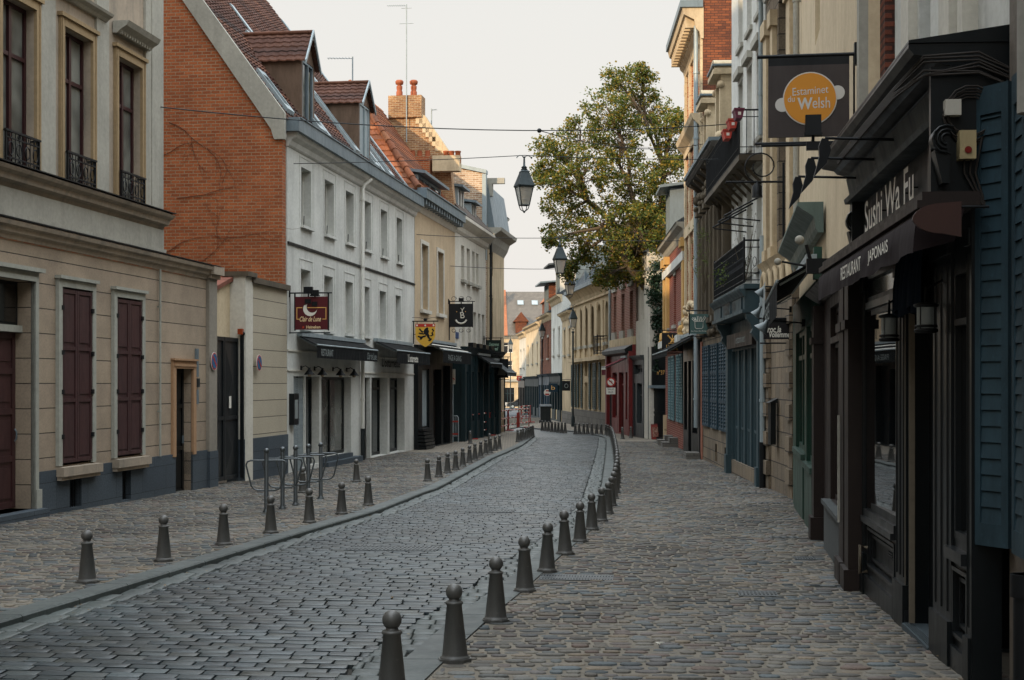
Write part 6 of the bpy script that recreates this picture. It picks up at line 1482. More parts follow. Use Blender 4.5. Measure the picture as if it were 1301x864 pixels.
def arch_heads(fr,hs,v,mat,par,depth):
    """solid spandrels that turn a square opening into a round-headed one"""
    for a,b,c,d in hs:
        m=MB(fr); r=(b-a)/2; cx=(a+b)/2
        for s_ in (-1,1):
            P=[(cx+s_*r,d+.001)]+[(cx+s_*r*math.cos(q*math.pi/12),d-r+r*math.sin(q*math.pi/12)) for q in range(7)]
            m.prism(P,'v',v-depth,v+.002)
        m.build('arch_head',mat,par)
m=MB(K); wall(m,uY0,uY1,zpl,ze,up+LO+[(dr_[0],dr_[1],dr_[2],dr_[3])],v=0,depth=.22,body=9); m.build('wall',P_yellow,YH)
for h in up+LO: win(YH,K,h,.22,M_black,G_dark,2,(.62,),.06)
arch_heads(K,up+LO,0,P_yellow,YH,.2)
m=MB(K); panel_leaf(m,dr_[0],dr_[1],dr_[2],dr_[3],-.2,.05,(.4,),.1); m.build('door',M_teald,YH)
m=MB(K); m.box(uY0,uY1,-.2,.06,zg(70)-.4,zpl); m.build('plinth',B_ash2,YH)
for h in up:
    m=MB(K); m.box(h[0]-.12,h[1]+.12,0,.12,h[2]-.15,h[2]); m.build('window_sill',P_stone,YH)
m=MB(K)
for i in range(7): x=uY0+.1+(uY1-uY0-.3)*i/6.6; m.box(x,x+.3,0,.06,zstr,zt_+.1)
m.build('pilaster',P_ygr,YH)
m=MB(K); m.box(uY0,uY1,0,.1,zt_+.3,zt_+.42); m.box(uY0-.1,uY1,0,.28,zstr-.25,zstr-.05); cornice(m,uY0,uY1,0,ze,[(.05,-.5),(.1,-.35),(.3,-.1),(.4,0)]); m.build('cornice',P_ygr,YH)
m=MB(K); m.box(uY0-.05,uY1,-.05,.5,ze,ze+.2); m.build('gutter',P_zinc,YH)
m=MB(K); m.prism([(.3,ze+.15),(-.8,ze+2.2),(-5,ze+3.4),(-9,ze+.2)],'u',uY0,uY1); m.build('roof',CACHE['slate_roof'],YH)
for i in range(4):
    a=uY0+1.2+i*3.1; m=MB(K); m.box(a,a+.16,-.7,.15,ze+.2,ze+2.1); m.build('roof_rib',P_zinc,YH)
for i in (0,1,3,4):
    h=LO[i]
    for a,b in ((h[0]-.42,h[0]+.02),(h[1]-.02,h[1]+.42)):
        m=MB(K); louver_leaf(m,a,b,h[2],h[3]-.15,.03,step=.12,mids=(.33,.66)); m.build('shutter',paint('dark_green_shutter','14302e',.5,.2),YH)
m=MB(K); z=zpl
while z<zstr-.4: m.box(uY0+.02,uY0+.7,0,.10,z,z+.30); z+=.34
m.build('quoin',P_yellow,YH)
# narrow houses beyond
def pxs(fr,a,b): a,b=fr.u(a),fr.u(b); return min(a,b),max(a,b)
specs=[((727,714.5),398,[(3.2,4.7)],P_ygr,'narrow limestone house left of the long yellow house',2,B_ash2,None),
 ((714,700.5),379,[(3.3,4.9),(5.6,6.9)],P_white,'tall white house with a slate mansard, second beyond the yellow house',2,P_ygr,M_teald),
 ((700,686.5),402,[(3.2,4.6),(5.0,6.0)],B_brown,'brown brick house with stone trim behind the blue hanging sign',2,None,paint('navy_shopfront','1a3444',.5,.3)),
 ((686,668.5),414,[(3.0,4.4),(4.9,5.8)],P_cream2,'weathered cream house with an orange roof behind the far street lantern',3,None,M_teald),
 ((668,660),424,[(2.8,4.2),(4.6,5.6)],P_off,'farthest pale house on the right before the square',2,P_ygr,M_black)]
FARH=[]
for (xa,xb),ye,fl,wm,lab,nw,base,shop in specs:
    a,b=pxs(J,xa,xb); um=(a+b)/2; ze_=CZ-(ye-HY)/FX*J.Y(um)
    hh=simple_house(J,a,b,ze_,[(z0,z1) for z0,z1 in fl if z1<ze_-.3],wm,lab,nw=nw,base=base,shop=shop,ridge=ze_+2.6,depth=8,ww=.8,shopz=3.0,corn=P_ygr)
    FARH.append((hh,a,b,ze_))
hh,a,b,ze_=FARH[1]; dormer(hh,J,a+1.2,b-3.0,.0,ze_+.1,ze_+1.9,ze_+2.5,lambda v:ze_+.1-v*.65,P_off,CACHE['slate_roof'],flatroof=True,ov=.5)
hh,a,b,ze_=FARH[2]; dormer(hh,J,a+1.5,b-3.0,.0,ze_+.1,ze_+2.1,ze_+2.5,lambda v:ze_+.1-v*.65,B_brown,P_zinc,flatroof=True,ov=.4)
hh,a,b,ze_=FARH[3]; m=MB(J); m.box(a+4,a+7,-2.5,-.8,ze_+.3,ze_+1.8); m.prism([(-.6,ze_+1.7),(-1.7,ze_+3.1),(-2.8,ze_+1.7)],'u',a+3.7,a+7.3); m.build('orange_dormer',CACHE['orange_pantiles'],hh)
a=J.u(663)
# the building across the square
SQ=Frame((-22,232),(1,.04),(0.04,-1)); 
BK=thing('square_building','pale stone building with a vast grey roof closing the view across the square','building',at(SQ,22))
zq=zg(232); hs=[(x,x+1.5,zq+5.0,zq+7.6) for x in np.arange(2,46,3.1)]+[(x,x+1.6,zq+8.9,zq+10.6) for x in np.arange(2,46,3.1)]+[(x,x+2.2,zq+.1,zq+3.2) for x in np.arange(1.6,45,3.1)]
hs=[tuple(float(q) for q in h) for h in hs]
m=MB(SQ); wall(m,0,48,zq-1,zq+11.8,hs,v=0,depth=.3,body=14); m.build('wall',P_ygr,BK)
for i,h in enumerate(hs):
    if h[0]>14 and h[0]<30: win(BK,SQ,h,.3,M_whitep if h[2]>zq+1 else M_teald,G_dark,2,(.7,),.1)
    else: m=MB(SQ); m.quad((h[0],-.28,h[2]),(h[1],-.28,h[2]),(h[1],-.28,h[3]),(h[0],-.28,h[3])); m.build('window',G_dark,BK)
m=MB(SQ); cornice(m,0,48,0,zq+11.8,[(.05,-.6),(.3,-.2),(.5,0)]); m.box(0,48,0,.3,zq+4.2,zq+4.6); m.build('cornice',P_stone,BK)
m=MB(SQ); m.prism([(.5,zq+11.8),(-9,zq+19.5),(-14,zq+11.8)],'u',21.3,40); m.prism([(.5,zq+11.8),(-5,zq+16),(-14,zq+11.8)],'u',0,20.6); m.build('roof',brick('faded_grey_tiles','5a5650','68635c','3a3734',.4,.3,.02,.5,.3),BK)
m=MB(SQ); m.prism([(.6,zq+11.7),(-9,zq+19.8),(-14,zq+11.8)],'u',20.6,21.3); m.build('gable',B_orange,BK)
m=MB(SQ); m.box(22.6,24.4,-1.6,.3,zq+12.2,zq+14); m.prism([(22.2,zq+14),(24.8,zq+14),(23.5,zq+15.6)],'v',-2.5,.5); m.build('dormer',B_brown,BK)
for x in (23.2,25.6,27.5):
    m=MB(SQ); z=zq+17; m.slab([(x,-6,z),(x+1,-6,z),(x+1,-6.9,z+.75),(x,-6.9,z+.75)],None,(0,.15,.15)); m.build('skylight',P_lead,BK)
for x,h_ in ((17.2,3.0),(18.6,4.8)):
    t=thing('tall_chimney',('shorter' if x<18 else 'taller')+' brick chimney on the roofs across the square','chimney',SQ.T(x,-4,zq+14)); m=MB(SQ); m.box(x,x+.9,-5,-4,zq+13,zq+15.5+h_); m.build('stack',B_orange,t); m=MB(SQ); m.lathe((x+.45,-4.5,zq+15.5+h_),[(.3,0),(.22,.9)],8); m.build('chimney_pot',CACHE['terracotta_pot'],t)
# ---------------------------------------------------------------- passage gate in front of the tree
GT=thing('passage_gate','black timber passage front with small gold letters under the tree','gate',(6.0,57.6,zg(57)))
FG=Frame((5.6,58.6),(.75,-1.6),(-.9,-.43)); GL=1.9
hs=[(.15,GL-.15,zg(58)+.1,1.3)]
m=MB(FG); wall(m,0,GL,zg(58)-.4,3.0,hs,v=0,depth=.15,body=.3); m.build('frame',M_black,GT)
m=MB(FG); panel_leaf(m,.15,GL-.15,zg(58)+.1,1.3,-.14,.05,(.5,),.1); m.build('gate_leaf',M_black,GT)
m=MB(FG); m.box(.1,GL-.1,.0,.06,1.3,1.42); m.build('transom',P_zinc,GT)
text(FG,'n°37',.75,1.85,.18,.01,.6,sgn=1,parent=GT,mat=F_gold)
# ---------------------------------------------------------------- the tree
def world(px,py,Y): return ((px-CX)/FX*Y,Y,CZ-(py-HY)/FX*Y)
TR=thing('street_tree','big leaning tree with a crown partly tinted gold for sunlight, rising behind the right-hand houses','tree',(6.7,61.5,zg(61)))
tb=Vector((6.75,61.5,zg(61)-.2)); tk=MB(); rt=random.Random(4)
def limb(p0,p1,r0,r1,n=9,sag=.25,m=None):
    pts=[];rs=[]; d=p1-p0; a=rt.uniform(-1,1)*sag; b=rt.uniform(-1,1)*sag
    for i in range(n+1):
        t=i/n; w=math.sin(t*math.pi); q=p0+d*t+Vector((a*w+.05*math.sin(t*9+a*20),b*w,.12*w*d.length*.3)); pts.append(tuple(q)); rs.append(r0+(r1-r0)*t**.8)
    (m or tk).tube(pts,rs,8); return [Vector(p) for p in pts],rs
fork=Vector(world(841,372,61.0)); stem,_=limb(tb,fork,.36,.25,10,.15)
LOBES=[(800,112,30),(770,138,30),(828,138,26),(850,168,22),(792,172,42),(738,168,28),(702,192,26),(747,212,42),(802,232,46),(845,222,30),(702,238,24),(722,272,36),(764,284,44),(812,298,44),(852,284,28),(704,304,14),(737,322,24),(788,332,32),(826,344,24),(862,150,14),(862,200,20),(722,345,10),(764,352,14),(690,215,16),(815,95,14),(836,300,28),(846,328,22),(812,346,22),(782,350,16),(832,262,26),(785,100,16),(866,250,16)]
main=[(800,235),(745,255),(845,215),(765,290),(815,300)]
mains=[]
for i,(px,py) in enumerate(main):
    e=Vector(world(px,py,61+rt.uniform(-1.2,1.2))); s0=stem[-1] if i<3 else stem[-2]; pts,rs=limb(s0,e,.25,.09,10,.35); mains.append(pts)
LP=[]
lv=[];
def clump(c,R,n):
    for _ in range(n):
        d=Vector((rt.gauss(0,1),rt.gauss(0,1),rt.gauss(0,.7))); d=d/max(d.length,.01)*R*rt.random()**.45; p=c+d
        a=Vector((rt.uniform(-1,1),rt.uniform(-1,1),rt.uniform(-.8,.5))).normalized(); b=a.cross(Vector((rt.uniform(-1,1),rt.uniform(-1,1),rt.uniform(-1,1)))).normalized(); L_=rt.uniform(.07,.15); w=L_*.38
        lv.append((p,p+a*L_*.5+b*w,p+a*L_,p+a*L_*.5-b*w))
for px,py,r in LOBES:
    R=r*61/FX; c=Vector(world(px,py,61+rt.uniform(-1.6,1.6))); 
    best=min((p for ps in mains for p in ps[2:]),key=lambda q:(q-c).length); pts,rs=limb(best,c,.085,.035,7,.3)
    nc=int(13+R*R*29)
    for _ in range(nc):
        d=Vector((rt.gauss(0,1),rt.gauss(0,1),rt.gauss(0,1))).normalized()*R*(.35+.75*rt.random()**.6); d.z*=.85; d.y*=1.25; q=c+d
        if rt.random()<.55:
            s0=pts[rt.randrange(2,len(pts))]; limb(s0,q,.018,.006,4,.12)
        clump(q,rt.uniform(.18,.38),rt.randint(34,56))
tk.build('trunk',plaster('bark','5c5040',.5,1.0,'3a3228'),TR)
def leafmesh(lv,name,mat,par):
    me=bpy.data.meshes.new(name); L0=Vector(parent_loc(par)); V=[tuple(p-L0) for q in lv for p in q]
    me.from_pydata(V,[],[(4*i,4*i+1,4*i+2,4*i+3) for i in range(len(lv))]); me.materials.append(mat); me.update(); o=bpy.data.objects.new(name,me); COL.objects.link(o); o.parent=par; return o
leafmesh(lv,'crown',island('tree_leaf',['46582a','5c6a2a','94802f','4c6026','a48636','36481e','56662a','42542a'],.6,.1,.3,.25,6,True),TR)  # ochre tones painted in for golden sunlight on the leaves
IV=thing('ivy','dark green climber hanging beside the tree trunk at the end of the low brick house','climber',(6.3,58.5,1)); lv=[]; st=MB()
for _ in range(170):
    t_=rt.random(); p=Vector(world(838+rt.uniform(-9,9)*(1-.5*t_)-4*math.sin(t_*6),335+t_*135,58.3+rt.uniform(-.4,.4))); clump(p,.22,30)
st.tube([world(843,340,58.6),world(840,400,58.6),world(842,470,58.6),(6.25,58.6,zg(58))],.03,6); st.build('stem',CACHE['bark'],IV)
leafmesh(lv,'leaves',island('ivy_leaf',['1c3020','24402a','1a2c1c'],.5,.1,.4,.3,6,True),IV)
# ================================================================ STREET FURNITURE
ORD=['nearest','second','third','fourth','fifth','sixth','seventh','eighth','ninth','tenth','eleventh','twelfth','thirteenth','fourteenth','fifteenth','sixteenth','seventeenth','eighteenth','nineteenth','twentieth','twenty-first','twenty-second','twenty-third','twenty-fourth','twenty-fifth','twenty-sixth','twenty-seventh','twenty-eighth','twenty-ninth','thirtieth','thirty-first','thirty-second','thirty-third','thirty-fourth','thirty-fifth']
M_bol=paint('grey_cast_bollard','504f4c',.48,.4,.2,.5)
BO=thing('bollard','x','bollard',(0,0,0),'ball-topped cast iron bollards lining the street'); m=MB()
m.lathe((0,0,0),[(.096,-.03),(.096,.018),(.088,.024),(.082,.03),(.080,.038),(.048,.345),(.055,.352),(.057,.36),(.052,.368),(.036,.372),(.033,.384)],22); m.build('cone',M_bol,BO)
m=MB(); m.prism([(.108*math.cos(a),.108*math.sin(a)) for a in [math.pi/8+i*math.pi/4 for i in range(8)]],'z',-.03,.013); m.build('base_plate',M_bol,BO)
m=MB(); m.ball((0,0,.427),.0535,22,13); m.build('ball',M_bol,BO)
first=[True]
def bollard(x,y,lab,grp):
    if first[0]: o=BO; o.location=(x,y,zg(y)+.004); first[0]=False; o['label']=lab
    else: o=dup(BO,(x,y,zg(y)+.004),random.uniform(-.2,.2),lab); o.rotation_euler=(random.gauss(0,.012),random.gauss(0,.014),random.uniform(-.2,.2))
    o['group']=grp; return o
near=[(498,888),(578,839),(630,789),(667,751),(695,726),(718,704),(737,688),(752,673),(764,662),(772,652)]
rp_=[gp(*p) for p in near]; cyx=sorted([gp(*p)[::-1] for p in ((772,652),(778,640),(782,626),(784,610),(784,598),(783,585),(781,572),(779,563),(777,556))])
cy=[c[0] for c in cyx]; cx_=[c[1] for c in cyx]; y=rp_[-1][1]+1.62
while y<63: rp_.append((float(np.interp(y,cy,cx_)),y)); y+=1.62
for i,(x,y) in enumerate(rp_):
    bollard(x,y,(ORD[i] if i<len(ORD) else 'farthest')+' bollard from the camera in the long row along the right pavement','bollards along the right pavement')
for i,p in enumerate(((111,740),(208,712.5),(284,692),(344,677),(393,664),(434,653),(468,642))):
    x,y=gp(*p); bollard(x,y,ORD[i]+' bollard from the camera along the left kerb near the bicycle racks','bollards along the left kerb')
x,y=gp(453,612); bollard(x,y,'bollard standing back from the left kerb, just right of the bicycle racks','bollards along the left kerb')
x,y=gp(384.7,626); bollard(x,y,'bollard half hidden behind the bicycle rack posts','bollards along the left kerb')
for i,p in enumerate(((543.5,611),(557.5,606),(568.5,601),(579,597),(588,592.5),(596.5,588),(603.5,584.5),(610.5,581),(617,577.5),(623,575),(629,572.5),(634.5,570.5))):
    x,y=gp(*p); bollard(x,y,ORD[i]+' bollard of the dense kerb row in front of the dark pub fronts','bollards before the pub fronts')
x,y=gp(597.5,563.5); bollard(x,y,'lone bollard on the pavement before the pub door, beside the barrier','bollards before the pub fronts')
x,y=gp(622,568); bollard(x,y,'lone bollard just behind the dense kerb row by the pub fronts','bollards before the pub fronts')
for i,p in enumerate(((658,561.5),(661.5,560.5),(665,559.3),(668.3,558),(671.5,556.8),(674.3,555.6),(677,554.4))):
    x,y=gp(*p); bollard(x,y,ORD[i]+' bollard of the tight cluster on the left bend below the red barriers','bollards on the left bend')
for i,p in enumerate(((731,551),(736,551),(741.5,551.2),(746.5,551.2),(752,551.5),(758,551.7),(763.7,552),(770,552.5))):
    x,y=gp(*p); bollard(x,y,('leftmost' if i==0 else ORD[i])+' bollard, counted from the left, before the yellow house plinth','bollards before the yellow house')
for i,p in enumerate(((689,546.5),(693,547),(697,547.5),(701,548),(705.4,548.5),(709.5,549),(713.7,549.3),(718,549.6))):
    x,y=gp(*p); bollard(x,y,('leftmost' if i==0 else ORD[i])+' bollard, counted from the left, in the far row beside the wheeled bin','bollards in the far row')
x,y=gp(791,557.5); bollard(x,y,'small bollard standing alone before the red shopfront','bollards before the red shop')
x,y=gp(801.5,556.5); bollard(x,y,'dark bollard nearest to the grey shop door, right of its red-shop neighbour','bollards before the red shop')
# bicycle racks
M_rack=paint('grey_rack_steel','4c5153',.35,.3,.5,.5)
BR=thing('bicycle_rack','x','bicycle rack',(0,0,0),'bicycle rack posts by the white house'); m=MB()
m.lathe((0,0,0),[(.062,-.02),(.062,.01),(.05,.03),(.034,.06),(.034,.90),(.03,.91)],16); m.build('post',M_rack,BR)
m=MB(); m.ball((0,0,.945),.045,16,10); m.build('ball',M_rack,BR)
m=MB(); c=.07; H1,H0,Wt,Wb=.80,.34,.31,.20
raw=[(-Wt,H1-c),(-Wt+.02,H1-.02),(-Wt+c,H1),(Wt-c,H1),(Wt-.02,H1-.02),(Wt,H1-c),(Wb+.03,H0+c),(Wb-.01,H0+.02),(Wb-c,H0),(-Wb+c,H0),(-Wb+.01,H0+.02),(-Wb-.03,H0+c),(-Wt,H1-c)]
m.tube([(x,0,z) for x,z in raw],.0135,8,False); m.build('hoop',M_rack,BR)
fr_=True
for i,p in enumerate(((338.5,651),(359,646.5),(375.5,642),(391.8,637.5),(407.5,633.5))):
    x,y=gp(*p); lab=('nearest','second','middle','fourth','farthest')[i]+' of the five ball-topped bicycle rack posts by the white house'
    if i==0: BR.location=(x,y,zg(y)); BR.rotation_euler=(0,0,.08); BR['label']=lab
    else: dup(BR,(x,y,zg(y)),.08,lab)
# street lanterns
M_lan=paint('dark_green_grey_lantern','2b3538',.45,.25,.4,.5)
G_lan=NT('lantern_glass'); G_lan=G_lan.out(lin('c9c7bf'),.25,0,None,.5); G_lan.node_tree.nodes['Principled BSDF'].inputs['Transmission Weight'].default_value=.55
LN=thing('street_lantern','x','street lantern',(0,0,0),'four-sided street lanterns'); r4=math.pi/4
def sq(m,prof,rot=r4): m.lathe((0,0,0),prof,4,rot,False)
m=MB(); sq(m,[(.30,-.33),(.31,-.30),(.22,-.12),(.15,.03),(.15,.06),(.10,.10)]); m.lathe((0,0,0),[(.07,.08),(.09,.11),(.06,.15),(.08,.17),(.03,.21),(.02,.45)],12); m.build('roof',M_lan,LN)
m=MB()
for k in range(4):
    a=r4+k*math.pi/2; m.tube([(.265*math.cos(a),.265*math.sin(a),-.33),(.15*math.cos(a),.15*math.sin(a),-.80)],.014,6); m.tube([(.15*math.cos(a),.15*math.sin(a),-.80),(.11*math.cos(a),.11*math.sin(a),-.90),(.02*math.cos(a),.02*math.sin(a),-.96)],.012,6)
    b=a+math.pi/2; m.tube([(.15*math.cos(a),.15*math.sin(a),-.80),(.15*math.cos(b),.15*math.sin(b),-.80)],.014,6); m.tube([(.265*math.cos(a),.265*math.sin(a),-.335),(.265*math.cos(b),.265*math.sin(b),-.335)],.018,6)
m.ball((0,0,-.97),.03,8,6); m.build('frame',M_lan,LN)
m=MB(); sq(m,[(.255,-.335),(.145,-.795)]); m.build('glass',G_lan,LN)
m=MB()
for s_ in (-1,1): m.tube([(0,0,.40),(s_*.06,0,.47),(s_*.13,0,.47),(s_*.19,0,.43),(s_*.20,0,.40)],.012,6)
m.build('hanger',M_lan,LN)
def lan(px,py,Y,lab,first_=False,s=1.0):
    x,_,z=world(px,py,Y)   # py = eaves of the lantern roof
    loc=(x,Y,z+.30*s)
    if first_: LN.location=loc; LN.rotation_euler=(0,0,.3); LN.scale=(s,)*3; LN['label']=lab; o=LN
    else: o=dup(LN,loc,.3+random.uniform(-.1,.1),lab,s)
    return o,Vector(loc)
o1,l1=lan(666,236,33.5,'large lantern hanging from a cable in the sky, nearest to the camera',True,.92)
o2,l2=lan(711.3,329,50,'second lantern hanging from a cable just below the tree crown')
o3,l3=lan(724,361,68,'lantern hanging in front of the slate roof of the yellow house')
o4,l4=lan(728,404.5,77,'lantern on a tall wall post at the left corner of the yellow house',s=.95)
o5,l5=lan(688.6,419.5,98,'lantern on a post before the cream house far down the street',s=.95)
o6,l6=lan(648.5,437,150,'small dark lantern far away in front of the square',s=1.1)
def lpost(loc,y,lab,arm=None):
    t=thing('lantern_post',lab,'lamp post',(loc.x,loc.y+.05,zg(loc.y)),'thin dark lantern posts'); m=MB(); z=loc.z-.97; m.tube([(loc.x,loc.y,zg(loc.y)),(loc.x,loc.y,z)],.05,8); m.lathe((loc.x,loc.y,zg(loc.y)),[(.11,0),(.10,.5),(.06,.6)],10); m.build('post',M_lan,t)
    m=MB(); m.lathe((loc.x,loc.y,z-.12),[(.05,0),(.09,.06),(.03,.12)],10); m.build('collar',M_lan,t)
lpost(l4,77,'thin dark post carrying the lantern at the left corner of the yellow house'); lpost(l5,98,'grey post carrying the lantern before the far cream house'); lpost(l6,150,'far thin post with a dark lantern at the edge of the square')
# cables
def cable(P,lab,r=.012,sag=.12,blob=None):
    t=thing('overhead_cable',lab,'cable',P[0]); m=MB(); pts=[]
    for a,b in zip(P[:-1],P[1:]):
        a,b=Vector(a),Vector(b); n=14
        for i in range(n): q=i/n; p=a.lerp(b,q); p.z-=sag*4*q*(1-q); pts.append(tuple(p))
    pts.append(tuple(P[-1])); m.tube(pts,r,5); m.build('wire',flat('wire_black','1c2022',.6),t)
    if blob:
        m=MB(); m.ball(tuple(Vector(P[0]).lerp(Vector(P[-1]),blob)-Vector((0,0,sag*4*blob*(1-blob)))),.05,8,6); m.build('clamp',flat('wire_black','1c2022',.6),t)
W0=world(204,136,25.8); W1=world(936,157,33)
cable([W0,W1],'thick black cable crossing high over the street from the town house to the white house',.011,.28,.60)
cable([tuple(Vector(W0).lerp(Vector(W1),.6)-Vector((0,0,.28*4*.6*.4))),world(893,183,41)],'lighter branch cable sagging right from the high cable clamp toward the tall brick house',.010,.25)
cable([L.T(L.u(372),.02,L.z(372,208)),(l1.x,l1.y,l1.z+.44),T_.T(T_.u(938),.3,CZ+(487-207)/FX*33.5)],'cable that carries the large hanging lantern',.009,.03)
cable([L.T(L.u(528.5),.02,L.z(528.5,298)),(l2.x,l2.y,l2.z+.44),T_.T(T_.u(872),.1,CZ+(487-303)/FX*46)],'cable from the cream house that carries the second hanging lantern',.011,.05)
cable([L.T(L.u(572),.02,L.z(572,338)),(l3.x,l3.y,l3.z+.44),T_.T(T_.u(852),.2,CZ+(487-345)/FX*54)],'lowest cable, carrying the lantern before the yellow house roof',.012,.06)
# ---------------------------------------------------------------- no-left-turn sign
x,Y=gp(776,553); Y=62; x=(776-CX)/FX*Y; SG=thing('road_sign','round red-rimmed no left turn sign above a small white plate on a dark post','road sign',(x,Y,zg(Y)))
FS=Frame((x,Y),(1,0),(0,-1)); m=MB(FS); m.tube([(0,0,zg(Y)),(0,0,1.72)],.035,8); m.build('post',M_metal,SG)
zc=CZ-(485.5-HY)/FX*Y
def d3(r,v,mat,nm,par):
    m=MB(FS); m.prism([(r*math.cos(i*math.pi/16),zc+r*math.sin(i*math.pi/16)) for i in range(32)],'v',v,v+.006); return m.build(nm,mat,par)
P=d3(.2,.04,flat('sign_red','a8322c'),'disc',SG); d3(.145,.048,F_white,'white_face',P)
m=MB(FS); m.tube([(.05,.062,zc-.08),(.05,.062,zc+.02),(.02,.062,zc+.05),(-.05,.062,zc+.05)],.014,6); m.prism([(-.05,zc+.09),(-.05,zc+.01),(-.1,zc+.05)],'v',.055,.068); m.build('black_arrow',F_ink,P)
m=MB(FS); m.prism([(-.12,zc+.095),(-.09,zc+.12),(.12,zc-.095),(.09,zc-.12)],'v',.07,.076); m.build('red_bar',flat('sign_red','a8322c'),P)
m=MB(FS); m.box(-.2,.2,.03,.045,zc-.53,zc-.24); P2=m.build('plate',F_white,SG)
text(FS,'SAUF',-.13,zc-.35,.08,.046,.26,parent=P2,mat=F_ink); text(FS,'BUS',-.1,zc-.48,.08,.046,.2,parent=P2,mat=F_ink)
# hanging signs of the far right side
u=J.u(700.5)
def farsign(px0,px1,py0,py1,Y,mat,lab,txt=None,tm=None,rnd=False,name='hanging_sign'):
    x0,_,z1=world(px0,py0,Y); x1,_,z0=world(px1,py1,Y); f=Frame((x0,Y),(1,0),(0,-1)); w=x1-x0; t=thing(name,lab,'hanging sign',(x1,Y,z1)); m=MB(f)
    if rnd: m.prism([(w/2+w/2*math.cos(i*math.pi/12),(z0+z1)/2+w/2*math.sin(i*math.pi/12)) for i in range(24)],'v',-.04,.04)
    else: m.box(0,w,-.03,.03,z0,z1)
    P=m.build('panel',mat,t); m=MB(f); xe=XR(Y)-x0; m.tube([(0,0,z1+.07),(max(w+.2,xe),0,z1+.07)],.02,6); m.tube([(w*.2,0,z1),(w*.2,0,z1+.07)],.012,5); m.build('bracket',M_blackm,t)
    if txt: text(f,txt,w*.3,z0+(z1-z0)*.25,(z1-z0)*.5,.031,w*.4,parent=P,mat=tm or F_gold)
    return t,P,f,w,z0,z1
farsign(697,708.5,487,498,88,flat('navy_panel','16303e',.5),'dark blue hanging sign with a small gold letter down the street','b')
t,P,f,w,z0,z1=farsign(714.5,724.5,484,496.5,82,flat('black_panel','15181b'),'square black hanging sign with a pale framed emblem beside the yellow house'); m=MB(f); m.tube([(w*.5+w*.22*math.cos(i*math.pi/6),.034,(z0+z1)/2+w*.25*math.sin(i*math.pi/6)) for i in range(13)],.02,5); m.build('emblem',F_grey,P)
t,P,f,w,z0,z1=farsign(691,699.5,494.5,503,90,F_white,'round white and red hanging sign left of the dark blue one',rnd=True); m=MB(f); m.box(w*.2,w*.8,.041,.05,z0+.05,z0+.15); m.box(w*.3,w*.7,.041,.05,z1-.14,z1-.06); m.build('red_mark',flat('sign_red','a8322c'),P)
farsign(656.5,663,477.5,483.5,118,flat('bright_red_panel','c0402c',.5),'small bright red sign at the far end of the street','am',F_white)  # panel is an even bright red, without any glow
farsign(842.5,852,430,445,56.2,paint('black_board2','1c1c1c'),'narrow black board behind the gilt knife sign') if False else None
# iron balcony on yellow corner
m=MB(K); um=K.u(771); railing(YH,K,um-.2,um+.9,.0,.5,zstr+.0,zstr+.9,.15,False)
# wheeled bin, A boards
x,Y=gp(697,549); Y=84; x=XR(Y)-1.3; t=thing('wheeled_bin','dark grey wheeled bin standing by the far row of bollards','bin',(x,Y,zg(Y))); m=MB(); m.slab([(x-.3,Y-.3,zg(Y)+.05),(x+.3,Y-.3,zg(Y)+.05),(x+.3,Y+.3,zg(Y)+.05),(x-.3,Y+.3,zg(Y)+.05)],None,(0,0,.95)); m.build('body',M_metal,t); m=MB(); m.prism([(Y-.38,zg(Y)+1.0),(Y+.36,zg(Y)+1.0),(Y+.33,zg(Y)+1.12),(Y-.2,zg(Y)+1.1)],'u',x-.34,x+.34); m.build('lid',M_metal,t)
for s_ in (-1,1): m=MB(); m.tube([(x+s_*.3,Y+.25,zg(Y)+.1),(x+s_*.36,Y+.25,zg(Y)+.1)],.1,10); m.build('wheel',F_ink,t)
Y=58; x=(834-CX)/FX*Y-.05; f=Frame((x,Y),(1,.1),(.1,-1)); z=zg(Y); t=thing('poster_board','red and white framed poster board leaning by the black passage gate','poster board',(x,Y,z)); m=MB(f); m.slab([(-.15,0,z),(.17,0,z),(.17,-.12,z+.6),(-.15,-.12,z+.6)],None,(0,.02,0)); P=m.build('board',paint('poster_red','7c2c24',.5,.4),t)
m=MB(f); m.slab([(-.10,.0,z+.1),(.12,.0,z+.1),(.12,-.085,z+.5),(-.10,-.085,z+.5)],None,(0,.025,0)); m.build('poster',brick('poster_print','a08878','6c3028','8c6a58',.09,.07,.01,.0,.3),P)
m=MB(f)
for xx in (-.15,.17): m.tube([(xx,.02,z),(xx,-.10,z+.62)],.015,5); 
m.tube([(-.15,-.10,z+.62),(.17,-.10,z+.62)],.015,5); m.build('frame',M_red,P)
Y=55.5; x=(845.5-CX)/FX*Y; f=Frame((x,Y),(1,.1),(.1,-1)); z=zg(Y); t=thing('advertising_board','tall narrow cream board standing on the pavement at the end of the low brick house','sign board',(x,Y,z)); m=MB(f); m.box(-.09,.09,-.03,.03,z+.02,z+1.04); P=m.build('board',paint('cream_board','b8a686',.6,.2),t); text(f,'MENU',-.05,z+.42,.08,.031,.1,parent=P,mat=F_ink)
m=MB(f); m.box(-.1,.1,-.12,.12,z,z+.03); m.build('foot',M_metal,t)
